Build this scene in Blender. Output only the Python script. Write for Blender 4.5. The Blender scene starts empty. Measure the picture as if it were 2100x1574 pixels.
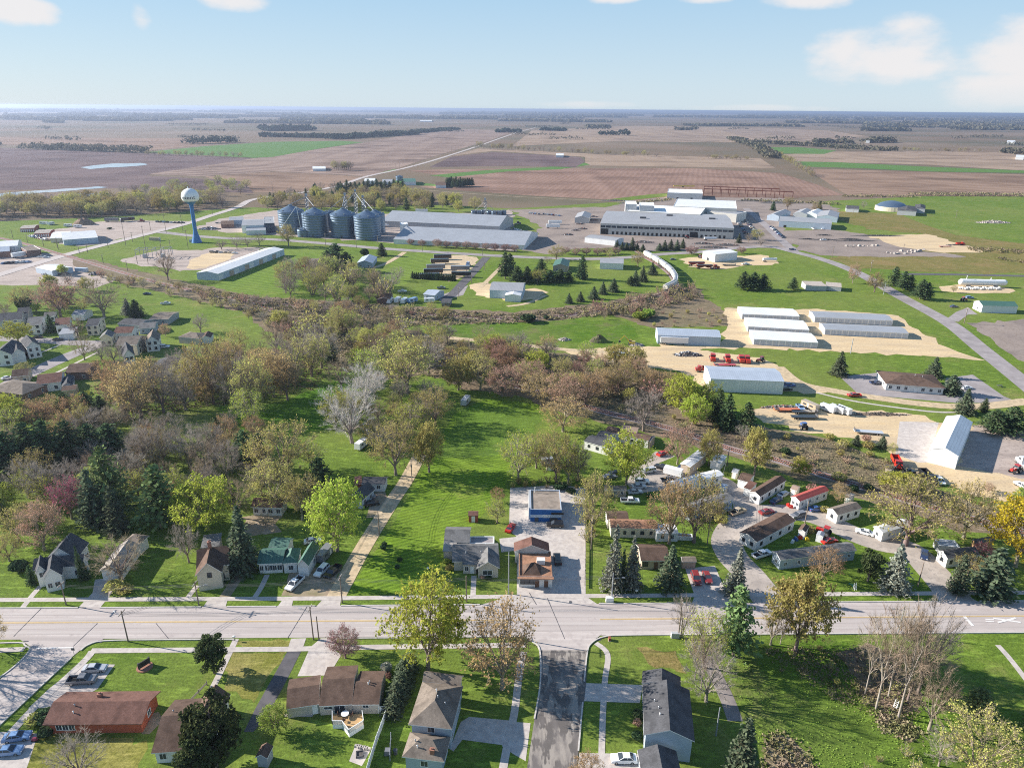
import bpy, math, random
from mathutils import Vector, Matrix
R = math.radians
rnd = random.Random(7)
# tuning
HAZE = 8e-5; SKY = .08; SUN = 5.0; EXPO = 1.05; DENOISE = False
SKYLOW = (3.9, 4.7, 5.3); SKYMID = (2.3, 3.75, 5.15); SKYTOP = (.6, 1.35, 2.9)
CLOUDS = [(1830, 110, 200, 80), (2080, 100, 140, 70), (2060, 190, 180, 50), (30, 20, 90, 40), (290, 40, 30, 40), (470, 0, 90, 28), (1650, 0, 120, 26), (1260, -5, 80, 18), (1450, -5, 80, 16), (1180, 214, 160, 12), (1550, 222, 200, 12)]
CLOUDCOL = (5.35, 5.2, 5.2, 1)
C = bpy.context.scene.collection
# ---------------------------------------------------------------- camera model (photo 2100x1574)
F, CX, CY, H = 1457.0, 1050.0, 787.0, 110.0
PITCH = math.atan((CY - 223) / F); ROLL = R(0.5)
cp, sp, cr, sr = math.cos(PITCH), math.sin(PITCH), math.cos(ROLL), math.sin(ROLL)
FW = Vector((0, cp, -sp)); U0 = Vector((0, sp, cp)); R0 = Vector((1, 0, 0))
RT = R0 * cr + U0 * sr; UP = U0 * cr - R0 * sr
def P(px, py, z=0.0):
    "ground point (height z) seen at a photo position"
    d = FW + RT * ((px - CX) / F) - UP * ((py - CY) / F)
    t = (z - H) / d.z
    return Vector((d.x * t, d.y * t, z))
def Q(p):
    v = p - Vector((0, 0, H)); c = v.dot(FW)
    return CX + F * v.dot(RT) / c, CY - F * v.dot(UP) / c
def tall(bx, by, ty):
    "height of an upright thing with base (bx,by) and top row ty"
    b = P(bx, by); lo, hi = 0.0, 90.0
    for _ in range(30):
        m = (lo + hi) / 2
        if Q(Vector((b.x, b.y, m)))[1] > ty: lo = m
        else: hi = m
    return lo
# ---------------------------------------------------------------- materials
MATS = {}
def new_mat(name):
    m = bpy.data.materials.new(name); m.use_nodes = True
    nt = m.node_tree; b = nt.nodes['Principled BSDF']
    MATS[name] = m
    return m, nt, b
def N(nt, t, **k):
    n = nt.nodes.new(t)
    for a, v in k.items():
        if a in n.inputs.keys(): n.inputs[a].default_value = v
        else: setattr(n, a, v)
    return n
def mixc(nt, fac, a, b, blend='MIX'):
    n = nt.nodes.new('ShaderNodeMix'); n.data_type = 'RGBA'; n.blend_type = blend
    for s, v in ((0, fac), (6, a), (7, b)):
        if hasattr(v, 'is_linked') or isinstance(v, bpy.types.NodeSocket): nt.links.new(v, n.inputs[s])
        elif isinstance(v, (int, float)): n.inputs[s].default_value = v
        else: n.inputs[s].default_value = (*v, 1)
    return n.outputs[2]
def ramp(nt, v, a, b):
    n = nt.nodes.new('ShaderNodeMapRange'); n.inputs[1].default_value = a; n.inputs[2].default_value = b
    nt.links.new(v, n.inputs[0]); return n.outputs[0]
def coords(nt, kind, scale=(1, 1, 1), rot=0):
    src = N(nt, 'ShaderNodeNewGeometry').outputs['Position'] if kind == 'pos' else N(nt, 'ShaderNodeTexCoord').outputs['Object']
    mp = N(nt, 'ShaderNodeMapping'); mp.inputs['Scale'].default_value = scale; mp.inputs['Rotation'].default_value = (0, 0, R(rot))
    nt.links.new(src, mp.inputs[0]); return mp.outputs[0]
def noise(nt, co, s, det=4, rough=.6):
    n = N(nt, 'ShaderNodeTexNoise'); n.inputs['Scale'].default_value = s; n.inputs['Detail'].default_value = det; n.inputs['Roughness'].default_value = rough
    nt.links.new(co, n.inputs['Vector']); return n.outputs['Fac']
def M(name, c, c2=None, s=1., c3=None, s3=.1, rough=.85, metal=0, coord='pos', scale=(1, 1, 1), rot=0, rand=0, ribs=None, spec=.3, lo=.38, hi=.62, bump=0, speck=None):
    m, nt, b = new_mat(name)
    b.inputs['Roughness'].default_value = rough; b.inputs['Metallic'].default_value = metal
    b.inputs['Specular IOR Level'].default_value = spec
    out = None
    if c2 is not None:
        co = coords(nt, coord, scale, rot)
        f = noise(nt, co, s)
        out = mixc(nt, ramp(nt, f, lo, hi), c, c2)
        if c3 is not None:
            out = mixc(nt, ramp(nt, noise(nt, co, s3, 5), .45, .66), out, c3)
        if bump:
            bn = N(nt, 'ShaderNodeBump'); bn.inputs['Strength'].default_value = bump; bn.inputs['Distance'].default_value = .1
            nt.links.new(f, bn.inputs['Height']); nt.links.new(bn.outputs[0], b.inputs['Normal'])
    if speck:
        co2 = coords(nt, coord)
        out = mixc(nt, ramp(nt, noise(nt, co2, speck[1], 3, .7), .5, .72), out if out is not None else c, speck[0])
    if ribs:
        axis, pitch, dark = ribs
        co3 = coords(nt, 'obj')
        w = N(nt, 'ShaderNodeTexWave', bands_direction=axis); w.inputs['Scale'].default_value = 0.314 / pitch
        nt.links.new(co3, w.inputs['Vector'])
        out = mixc(nt, ramp(nt, w.outputs['Fac'], .86, .99), out if out is not None else c, tuple(x * dark for x in c))
    if rand:
        oi = N(nt, 'ShaderNodeObjectInfo')
        h = N(nt, 'ShaderNodeHueSaturation')
        nt.links.new(ramp2(nt, oi.outputs['Random'], .5 - rand * .12, .5 + rand * .12), h.inputs['Hue'])
        nt.links.new(ramp2(nt, oi.outputs['Random'], 1 - rand * .5, 1 + rand * .5), h.inputs['Value'])
        if out is not None: nt.links.new(out, h.inputs['Color'])
        else: h.inputs['Color'].default_value = (*c, 1)
        out = h.outputs[0]
    if out is not None: nt.links.new(out, b.inputs['Base Color'])
    else: b.inputs['Base Color'].default_value = (*c, 1)
    return m
def ramp2(nt, v, a, b):
    n = nt.nodes.new('ShaderNodeMapRange'); n.inputs[3].default_value = a; n.inputs[4].default_value = b
    nt.links.new(v, n.inputs[0]); return n.outputs[0]
def leaf(name, c, c2, rand=.35, trans=.35, s=.45):
    "foliage: two-tone clumps, a per-tree shift, light passing through"
    m, nt, b = new_mat(name)
    co = coords(nt, 'obj')
    col = mixc(nt, ramp(nt, noise(nt, co, s, 3), .35, .65), c, c2)
    oi = N(nt, 'ShaderNodeObjectInfo'); h = N(nt, 'ShaderNodeHueSaturation')
    nt.links.new(ramp2(nt, oi.outputs['Random'], .5 - rand * .06, .5 + rand * .06), h.inputs['Hue'])
    nt.links.new(ramp2(nt, oi.outputs['Random'], 1 - rand * .6, 1 + rand * .5), h.inputs['Value'])
    nt.links.new(col, h.inputs['Color'])
    d = N(nt, 'ShaderNodeBsdfDiffuse'); t = N(nt, 'ShaderNodeBsdfTranslucent'); x = N(nt, 'ShaderNodeMixShader')
    x.inputs[0].default_value = trans
    nt.links.new(h.outputs[0], d.inputs[0]); nt.links.new(h.outputs[0], t.inputs[0])
    nt.links.new(d.outputs[0], x.inputs[1]); nt.links.new(t.outputs[0], x.inputs[2])
    nt.links.new(x.outputs[0], nt.nodes['Material Output'].inputs[0])
    nt.nodes.remove(b)
    return m
def field(name, c, c2, rot, period=9., amp=.5, streak=.02):
    "ploughed land: long drill lines plus broad stains"
    m, nt, b = new_mat(name); b.inputs['Roughness'].default_value = 1; b.inputs['Specular IOR Level'].default_value = .05
    co = coords(nt, 'pos', (1, 1, 1), rot)
    w = N(nt, 'ShaderNodeTexWave', bands_direction='X'); w.inputs['Scale'].default_value = .314 / period
    w.inputs['Distortion'].default_value = 4; w.inputs['Detail'].default_value = 3; w.inputs['Detail Scale'].default_value = .25
    nt.links.new(co, w.inputs['Vector'])
    big = noise(nt, coords(nt, 'pos', (1, 2.2, 1), rot), .006, 5)
    st = noise(nt, coords(nt, 'pos', (1, .03, 1), rot), streak, 4)
    f = N(nt, 'ShaderNodeMath', operation='MULTIPLY'); nt.links.new(w.outputs['Fac'], f.inputs[0]); f.inputs[1].default_value = amp
    g = N(nt, 'ShaderNodeMath', operation='ADD'); nt.links.new(f.outputs[0], g.inputs[0]); nt.links.new(ramp(nt, st, .3, .75), g.inputs[1])
    out = mixc(nt, ramp(nt, g.outputs[0], .1, 1.1), c, c2)
    out = mixc(nt, ramp(nt, big, .46, .72), out, tuple(x * .62 for x in c))
    nt.links.new(out, b.inputs['Base Color']); return m
def grass(name, a, bcol, dry, dryamt=.6, stripe=0, rot=0):
    m, nt, b = new_mat(name); b.inputs['Roughness'].default_value = 1; b.inputs['Specular IOR Level'].default_value = .08
    co = coords(nt, 'pos')
    out = mixc(nt, ramp(nt, noise(nt, co, .09, 5), .36, .64), a, bcol)
    out = mixc(nt, ramp(nt, noise(nt, co, .035, 6, .7), dryamt, dryamt + .16), out, dry)
    out = mixc(nt, ramp(nt, noise(nt, co, 1.7, 4, .8), .38, .68), out, tuple(x * .5 for x in a))
    out = mixc(nt, ramp(nt, noise(nt, coords(nt, 'pos', (.35, 1.2, 1), 20), .6, 4, .7), .52, .75), out, tuple(x * 1.55 for x in bcol))
    out = mixc(nt, ramp(nt, noise(nt, co, .011, 3), .42, .62), out, mixc(nt, .2, out, dry))
    if stripe:
        w = N(nt, 'ShaderNodeTexWave', bands_direction='X'); w.inputs['Scale'].default_value = .314 / stripe; w.inputs['Distortion'].default_value = .8
        nt.links.new(coords(nt, 'pos', (1, 1, 1), rot), w.inputs['Vector'])
        out = mixc(nt, ramp(nt, w.outputs['Fac'], .3, 2.4), out, tuple(x * 1.6 for x in bcol))
    bn = N(nt, 'ShaderNodeBump'); bn.inputs['Strength'].default_value = .6; bn.inputs['Distance'].default_value = .15
    nt.links.new(noise(nt, co, 1.6, 3, .7), bn.inputs['Height']); nt.links.new(bn.outputs[0], b.inputs['Normal'])
    nt.links.new(out, b.inputs['Base Color']); return m

grass('lawn', (.1, .185, .016), (.165, .255, .024), (.3, .28, .08), .57, 1.5, 62)
grass('meadow', (.12, .19, .028), (.17, .245, .036), (.31, .28, .1), .55)
grass('deep_lawn', (.07, .165, .013), (.1, .205, .016), (.18, .22, .04), .64)
grass('mown', (.12, .195, .03), (.165, .24, .035), (.28, .26, .09), .6, 5, 62)
grass('dry_lawn', (.2, .21, .035), (.3, .27, .08), (.4, .32, .14), .5)
grass('dry_meadow', (.17, .17, .04), (.24, .2, .07), (.32, .22, .1), .48)
grass('scrub_ground', (.22, .165, .11), (.27, .2, .14), (.14, .18, .05), .56)
grass('rough_grass', (.085, .17, .016), (.14, .22, .026), (.25, .19, .11), .52)
grass('wheat', (.1, .2, .045), (.12, .23, .05), (.16, .22, .06), .66)
grass('crop_rows', (.1, .18, .022), (.145, .235, .03), (.27, .27, .1), .55)
M('ground_far', (.2, .14, .095), (.12, .11, .07), .0016, (.24, .18, .13), .0011, rough=1, spec=.05)
field('soil', (.21, .135, .095), (.31, .21, .15), 70, 20, .8)
field('soil_dark', (.125, .085, .085), (.19, .135, .125), 100, 24, .5)
field('soil_striped', (.17, .115, .095), (.33, .24, .19), 112, 30, 1.0)
field('soil_red', (.22, .135, .1), (.32, .205, .155), 14, 9, .45)
field('soil_pale', (.28, .2, .145), (.38, .28, .2), 95, 22, .5)
field('soil_bands', (.2, .14, .11), (.36, .27, .2), 128, 60, .9)
M('concrete', (.5, .44, .39), (.57, .51, .46), .35, (.42, .37, .34), .8, rough=.9, scale=(1, 1, 1))
M('road_concrete', (.45, .39, .36), (.55, .485, .445), .75, (.385, .335, .31), .45, rough=.9, scale=(.025, 1, 1), speck=((.4, .345, .32), .35))
M('road_track', (.42, .365, .335), (.5, .445, .41), .8, (.46, .4, .37), .3, rough=.9, scale=(.03, 1, 1))
M('asphalt_old', (.25, .215, .2), (.32, .28, .26), .5, (.16, .14, .135), .25, rough=.95)
M('asphalt_patched', (.13, .115, .105), (.33, .29, .25), .42, (.17, .15, .14), .35, rough=.95, scale=(1.4, .45, 1), lo=.47, hi=.53)
M('asphalt_dark', (.09, .085, .09), (.13, .12, .125), .4, rough=.95)
M('asphalt_mid', (.3, .265, .26), (.36, .32, .31), .25, (.25, .22, .215), .1, rough=.95)
M('park_road', (.42, .36, .31), (.5, .43, .37), .3, (.33, .285, .25), .1, rough=.95, speck=((.3, .26, .23), .9))
M('gravel', (.52, .39, .24), (.62, .48, .31), .5, (.38, .3, .19), .6, rough=1)
M('sand', (.6, .44, .25), (.7, .54, .33), .4, (.5, .38, .24), .2, rough=1, scale=(.22, 1, 1), rot=14, speck=((.4, .3, .2), 1.1))
M('yard_gravel', (.39, .315, .27), (.47, .385, .33), .35, (.31, .25, .215), .16, rough=1, scale=(.25, 1, 1), rot=-10, speck=((.26, .21, .18), .7))
M('yard_brown', (.27, .215, .18), (.33, .265, .225), .1, (.2, .16, .14), .05, rough=1, speck=((.18, .14, .12), .6))
M('dirt', (.32, .235, .16), (.4, .31, .22), .4, (.22, .19, .1), .3, rough=1)
M('ballast', (.3, .245, .235), (.36, .3, .28), 1.5, (.25, .2, .19), .2, rough=1)
M('mark_yellow', (.72, .5, .2), (.62, .46, .25), 2.5, rough=.7)
M('mark_white', (.8, .78, .75), (.66, .62, .58), 3, rough=.7)
M('kerb', (.58, .54, .49), (.5, .46, .42), 1.2, rough=.9)
def water(name):
    m, nt, b = new_mat(name); b.inputs['Base Color'].default_value = (.3, .33, .35, 1); b.inputs['Roughness'].default_value = .12
    b.inputs['Specular IOR Level'].default_value = .8
water('water')
# roofs, walls
for nm, c in (('brown', (.125, .082, .062)), ('redbrown', (.17, .09, .07)), ('grey', (.17, .165, .16)), ('darkgrey', (.085, .085, .09)), ('tan', (.3, .22, .17)), ('taupe', (.2, .165, .135)), ('rust', (.34, .185, .115)), ('pale', (.36, .32, .28))):
    M('shingle_' + nm, c, tuple(x * 1.35 for x in c), 3.2, tuple(x * .7 for x in c), .45, rough=.95, coord='obj', spec=.15, speck=(tuple(x * .72 for x in c), 9))
for nm, c, dk in (('white', (.74, .74, .73), .82), ('bluegrey', (.4, .45, .52), .82), ('galv', (.34, .34, .35), .8), ('green', (.075, .16, .125), .7), ('tanmetal', (.5, .42, .35), .8), ('red', (.42, .09, .07), .7), ('ltgrey', (.33, .345, .37), .85)):
    M('metalroof_' + nm, c, tuple(x * .9 for x in c), .35, tuple(x * 1.06 for x in c), .12, rough=.55, metal=0, coord='obj', ribs=('X', .9, dk), spec=.3)
for nm, c in (('white', (.78, .77, .74)), ('cream', (.66, .58, .45)), ('grey', (.42, .43, .43)), ('tan', (.5, .4, .31)), ('blue', (.4, .47, .54)), ('beige', (.56, .5, .43)), ('darkbrown', (.16, .1, .075)), ('yellow', (.66, .5, .12)), ('palegreen', (.5, .57, .5)), ('shade', (.6, .6, .58))):
    M('siding_' + nm, c, tuple(x * .92 for x in c), .6, rough=.7, coord='obj', ribs=('Z', .35, .86))
for nm, c in (('white', (.76, .77, .77)), ('bluegrey', (.52, .56, .61)), ('galv', (.46, .47, .48)), ('factory', (.6, .58, .53)), ('ltblue', (.5, .58, .67))):
    M('metalwall_' + nm, c, tuple(x * .92 for x in c), .4, rough=.6, coord='obj', ribs=('X', 1.1, .84))
M('brick_red', (.4, .1, .055), (.46, .125, .07), 2.5, (.33, .085, .05), .7, rough=.9, coord='obj', ribs=('Z', .2, .85))
M('brick_brown', (.2, .12, .095), (.24, .15, .12), 2.5, rough=.9, coord='obj')
M('paint_blue', (.02, .11, .34), (.025, .13, .38), .8, rough=.6, coord='obj')
M('roof_gravel', (.26, .21, .17), (.34, .28, .23), .7, (.19, .16, .13), .3, rough=1, coord='obj')
M('trim_white', (.8, .8, .78)); M('trim_dark', (.05, .045, .04)); M('door_grey', (.62, .62, .61)); M('door_brown', (.16, .09, .06))
M('wood_deck', (.55, .36, .17), (.46, .29, .14), 2, coord='obj'); M('wood_grey', (.27, .23, .2), (.33, .28, .24), 3, rough=.95, coord='obj')
M('pole_wood', (.2, .155, .125), (.27, .22, .18), 3, rough=.95, coord='obj'); M('steel', (.36, .38, .41), rough=.5, metal=.3); M('steel_dark', (.1, .1, .105), rough=.6)
M('rust_steel', (.3, .1, .06), (.22, .08, .05), 1, rough=.8, coord='obj'); M('stone', (.46, .42, .38), (.34, .3, .27), .8, rough=.95); M('rubble', (.42, .36, .3), (.2, .16, .14), .5, rough=1)
M('earth_dark', (.1, .085, .06), (.13, .16, .04), .35, rough=1, coord='obj'); M('soil_pile', (.2, .14, .1), (.28, .2, .14), .3, rough=1); M('black_junk', (.05, .05, .05), (.14, .12, .11), .8, rough=.9); M('brick_chimney', (.3, .13, .09), (.38, .2, .14), 4, rough=.9, coord='obj')
m, nt, b = new_mat('glass'); b.inputs['Base Color'].default_value = (.05, .06, .075, 1); b.inputs['Roughness'].default_value = .08
M('tyre', (.02, .02, .02), rough=.9); M('rim', (.5, .5, .5), rough=.3, metal=.8); M('lamp_clear', (.85, .85, .82), rough=.15); M('lamp_red', (.4, .02, .02), rough=.2)
for nm, c in (('white', (.8, .8, .8)), ('silver', (.5, .51, .53)), ('grey', (.2, .2, .21)), ('black', (.02, .02, .022)), ('red', (.48, .03, .02)), ('darkred', (.24, .03, .03)), ('blue', (.05, .12, .32)), ('paleblue', (.2, .32, .52)), ('navy', (.03, .05, .12)), ('orange', (.65, .16, .03)), ('yellow', (.72, .48, .03)), ('tan', (.48, .38, .26)), ('green', (.06, .16, .08)), ('teal', (.03, .3, .3))):
    m, nt, b = new_mat('paint_' + nm if nm != 'blue' else 'carpaint_blue'); b.inputs['Base Color'].default_value = (*c, 1); b.inputs['Roughness'].default_value = .28
    b.inputs['Coat Weight'].default_value = .5; b.inputs['Coat Roughness'].default_value = .06
MATS['carpaint_white'] = MATS['paint_white']
m, nt, b = new_mat('gloss_white'); b.inputs['Base Color'].default_value = (.8, .8, .8, 1); b.inputs['Roughness'].default_value = .28; b.inputs['Coat Weight'].default_value = .4
m, nt, b = new_mat('bin_steel'); b.inputs['Roughness'].default_value = .42; b.inputs['Metallic'].default_value = .55
w = N(nt, 'ShaderNodeTexWave', bands_direction='Z'); w.inputs['Scale'].default_value = .314 / .9
nt.links.new(coords(nt, 'obj'), w.inputs[0]); nt.links.new(mixc(nt, ramp(nt, w.outputs['Fac'], .2, 1), (.12, .18, .25), (.16, .22, .3)), b.inputs['Base Color'])
M('tank_white', (.82, .82, .8), rough=.35); M('tower_blue', (.035, .17, .42), rough=.4); M('train_white', (.76, .74, .68), (.66, .62, .55), .3, rough=.6, coord='obj')
# plants
M('bark', (.22, .175, .145), (.3, .245, .2), 1.2, rough=1, coord='obj', rand=.4); M('bark_pale', (.36, .31, .27), (.28, .23, .2), 1, rough=1, coord='obj', rand=.3)
leaf('twig_grey', (.32, .28, .24), (.39, .335, .29), .3, .2); leaf('twig_brown', (.32, .255, .18), (.38, .3, .215), .3, .2); leaf('twig_pale', (.6, .56, .52), (.52, .48, .44), .2, .2)
leaf('leaf_yellowgreen', (.5, .54, .09), (.41, .47, .075), .35, .4); leaf('leaf_olive', (.42, .4, .12), (.48, .41, .14), .4, .4); leaf('leaf_orange', (.52, .36, .17), (.47, .32, .16), .4, .4)
leaf('leaf_red', (.5, .3, .23), (.45, .26, .2), .4, .35); leaf('leaf_plum', (.4, .22, .22), (.45, .28, .27), .3, .3); leaf('leaf_gold', (.55, .42, .03), (.45, .36, .04), .2, .4); leaf('leaf_pink', (.5, .13, .2), (.36, .1, .14), .2, .3)
leaf('leaf_fresh', (.26, .36, .07), (.34, .42, .08), .35, .4); leaf('needle_spruce', (.08, .11, .065), (.13, .16, .095), .3, .12, .9); leaf('needle_pine', (.13, .19, .075), (.2, .26, .1), .3, .15, .7)
leaf('needle_dark', (.06, .1, .045), (.1, .145, .065), .3, .12, .7); leaf('needle_blue', (.19, .21, .17), (.28, .29, .23), .3, .12, .9); leaf('leaf_white', (.55, .52, .45), (.4, .42, .3), .2, .3); leaf('leaf_broad', (.06, .085, .035), (.1, .12, .05), .3, .2, .8)
leaf('far_wood', (.12, .12, .075), (.18, .155, .11), 0, .2, .02); leaf('far_pine', (.04, .06, .04), (.06, .08, .05), 0, .1, .05); leaf('brush', (.32, .24, .18), (.2, .2, .08), .3, .25, .25)
# ---------------------------------------------------------------- mesh helpers
class MB:
    def __init__(s): s.v = []; s.f = []; s.m = []
    def face(s, pts, m=0):
        i = len(s.v); s.v += [tuple(p) for p in pts]; s.f.append(tuple(range(i, i + len(pts)))); s.m.append(m)
    def add(s, vs, fs, m=0):
        i = len(s.v); s.v += [tuple(p) for p in vs]
        for f in fs: s.f.append(tuple(i + k for k in f)); s.m.append(m)
    def box(s, x0, x1, y0, y1, z0, z1, m=0, tx=0, ty=0):
        s.add([(x0, y0, z0), (x1, y0, z0), (x1, y1, z0), (x0, y1, z0), (x0 + tx, y0 + ty, z1), (x1 - tx, y0 + ty, z1), (x1 - tx, y1 - ty, z1), (x0 + tx, y1 - ty, z1)],
              [(3, 2, 1, 0), (4, 5, 6, 7), (0, 1, 5, 4), (1, 2, 6, 5), (2, 3, 7, 6), (3, 0, 4, 7)], m)
    def tube(s, a, b, r0, r1, n=5, m=0, cap=False):
        a = Vector(a); b = Vector(b); d = (b - a)
        if d.length < 1e-6: return
        d.normalize(); u = d.orthogonal().normalized(); w = d.cross(u)
        i = len(s.v)
        for p, r in ((a, r0), (b, r1)):
            for k in range(n):
                t = 2 * math.pi * k / n; s.v.append(tuple(p + u * (math.cos(t) * r) + w * (math.sin(t) * r)))
        for k in range(n):
            s.f.append((i + k, i + (k + 1) % n, i + n + (k + 1) % n, i + n + k)); s.m.append(m)
        if cap:
            s.f.append(tuple(i + n + k for k in range(n))); s.m.append(m)
            s.f.append(tuple(i + n - 1 - k for k in range(n))); s.m.append(m)
    def lathe(s, prof, n=24, m=0, c=(0, 0)):
        i = len(s.v)
        for r, z in prof:
            for k in range(n):
                t = 2 * math.pi * k / n; s.v.append((c[0] + r * math.cos(t), c[1] + r * math.sin(t), z))
        for j in range(len(prof) - 1):
            for k in range(n):
                s.f.append((i + j * n + k, i + j * n + (k + 1) % n, i + (j + 1) * n + (k + 1) % n, i + (j + 1) * n + k)); s.m.append(m)
    def prism(s, prof, y0, y1, m=0, inset=0):
        "profile in xz swept along y"
        n = len(prof); a = [(x, y0, z) for x, z in prof]; b = [(x, y1, z) for x, z in prof]
        s.add(a + b, [tuple(range(n)), tuple(range(2 * n - 1, n - 1, -1))] + [((k + 1) % n, k, n + k, n + (k + 1) % n) for k in range(n)], m)
    def mesh(s, name, mats, smooth=False):
        me = bpy.data.meshes.new(name); me.from_pydata(s.v, [], s.f)
        for x in mats: me.materials.append(MATS[x] if isinstance(x, str) else x)
        me.polygons.foreach_set('material_index', s.m)
        if smooth: me.polygons.foreach_set('use_smooth', [True] * len(s.f))
        me.update(); return me
    def build(s, name, mats, parent=None, smooth=False):
        return link(name, s.mesh(name, mats, smooth), parent)
def link(name, me, parent=None):
    o = bpy.data.objects.new(name, me); C.objects.link(o)
    if parent: o.parent = parent
    return o
USED = {}
def tag(o, label, cat, group=None, kind=None):
    if label: o['label'] = label; USED[label] = USED.get(label, 0) + 1
    if cat: o['category'] = cat
    if group: o['group'] = group
    if kind: o['kind'] = kind
    return o
def thing(name, label, cat, loc=(0, 0, 0), rz=0, group=None):
    o = bpy.data.objects.new(name, None); C.objects.link(o); o.empty_display_size = .2
    o.location = loc; o.rotation_euler = (0, 0, rz)
    return tag(o, label, cat, group)
def struct(name, mb, mats):
    o = mb.build(name, mats); o['kind'] = 'structure'; return o
NS = [0]
def lift(pts, k):
    d = sum(p.length for p in pts) / len(pts); NS[0] += 1
    return (k + NS[0] * .006) * max(.012, d * 3e-5)
from mathutils.geometry import tessellate_polygon
SOFT = {'scrub_ground', 'rough_grass', 'dry_lawn', 'dry_meadow', 'dirt', 'sand', 'yard_gravel', 'yard_brown', 'deep_lawn', 'mown', 'crop_rows', 'gravel', 'water'}
def sheet(name, px, mat, k=2):
    "flat area given by its outline"
    pts = [P(x, y) for x, y in px]; z = lift(pts, k)
    if mat in SOFT:   # natural edges wander a little
        d = sum(p.length for p in pts) / len(pts); st = max(1.5, d / 90); out = []; jr = random.Random(len(px) * 7 + int(d))
        for a, b_ in zip(pts, pts[1:] + pts[:1]):
            n = max(1, min(60, int((b_ - a).length / st)))
            for i in range(n): out.append(a.lerp(b_, i / n) + Vector((jr.gauss(0, st * .3), jr.gauss(0, st * .3), 0)))
        pts = out
    mb = MB(); vs = [(p.x, p.y, z) for p in pts]
    tris = tessellate_polygon([[Vector(v) for v in vs]])
    fs = []
    for a, b_, c in tris:
        n = (Vector(vs[b_]) - Vector(vs[a])).cross(Vector(vs[c]) - Vector(vs[a])).z
        fs.append((a, b_, c) if n > 0 else (a, c, b_))
    mb.add(vs, fs); return struct(name, mb, [mat])
def smooth_line(pts, n=5):
    out = []
    for i in range(len(pts) - 1):
        p0 = pts[max(0, i - 1)]; p1 = pts[i]; p2 = pts[i + 1]; p3 = pts[min(len(pts) - 1, i + 2)]
        for j in range(n):
            t = j / n
            out.append(.5 * ((2 * p1) + (p2 - p0) * t + (2 * p0 - 5 * p1 + 4 * p2 - p3) * t * t + (3 * p1 - p0 - 3 * p2 + p3) * t ** 3))
    return out + [pts[-1]]
def ribbon_pts(pts, w, off=0):
    L = []; Rr = []
    for i, p in enumerate(pts):
        d = (pts[min(i + 1, len(pts) - 1)] - pts[max(i - 1, 0)]); d.z = 0; d.normalize(); n = Vector((-d.y, d.x, 0))
        L.append(p + n * (off + w / 2)); Rr.append(p + n * (off - w / 2))
    return L, Rr
def ribbon(name, px, w, mat, k=3, curve=True, off=0, h=0, make=True):
    pts = [P(x, y) for x, y in px]
    if curve and len(pts) > 2: pts = smooth_line(pts)
    z = lift(pts, k); L, Rr = ribbon_pts(pts, w, off); mb = MB()
    n = len(pts)
    for p in L: mb.v.append((p.x, p.y, z + h))
    for p in Rr: mb.v.append((p.x, p.y, z + h))
    for i in range(n - 1): mb.f.append((n + i, n + i + 1, i + 1, i)); mb.m.append(0)
    if h:
        for p in L: mb.v.append((p.x, p.y, 0))
        for p in Rr: mb.v.append((p.x, p.y, 0))
        for i in range(n - 1):
            mb.f.append((2 * n + i, i, i + 1, 2 * n + i + 1)); mb.m.append(0)
            mb.f.append((n + i, 3 * n + i, 3 * n + i + 1, n + i + 1)); mb.m.append(0)
    return struct(name, mb, [mat])
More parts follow.
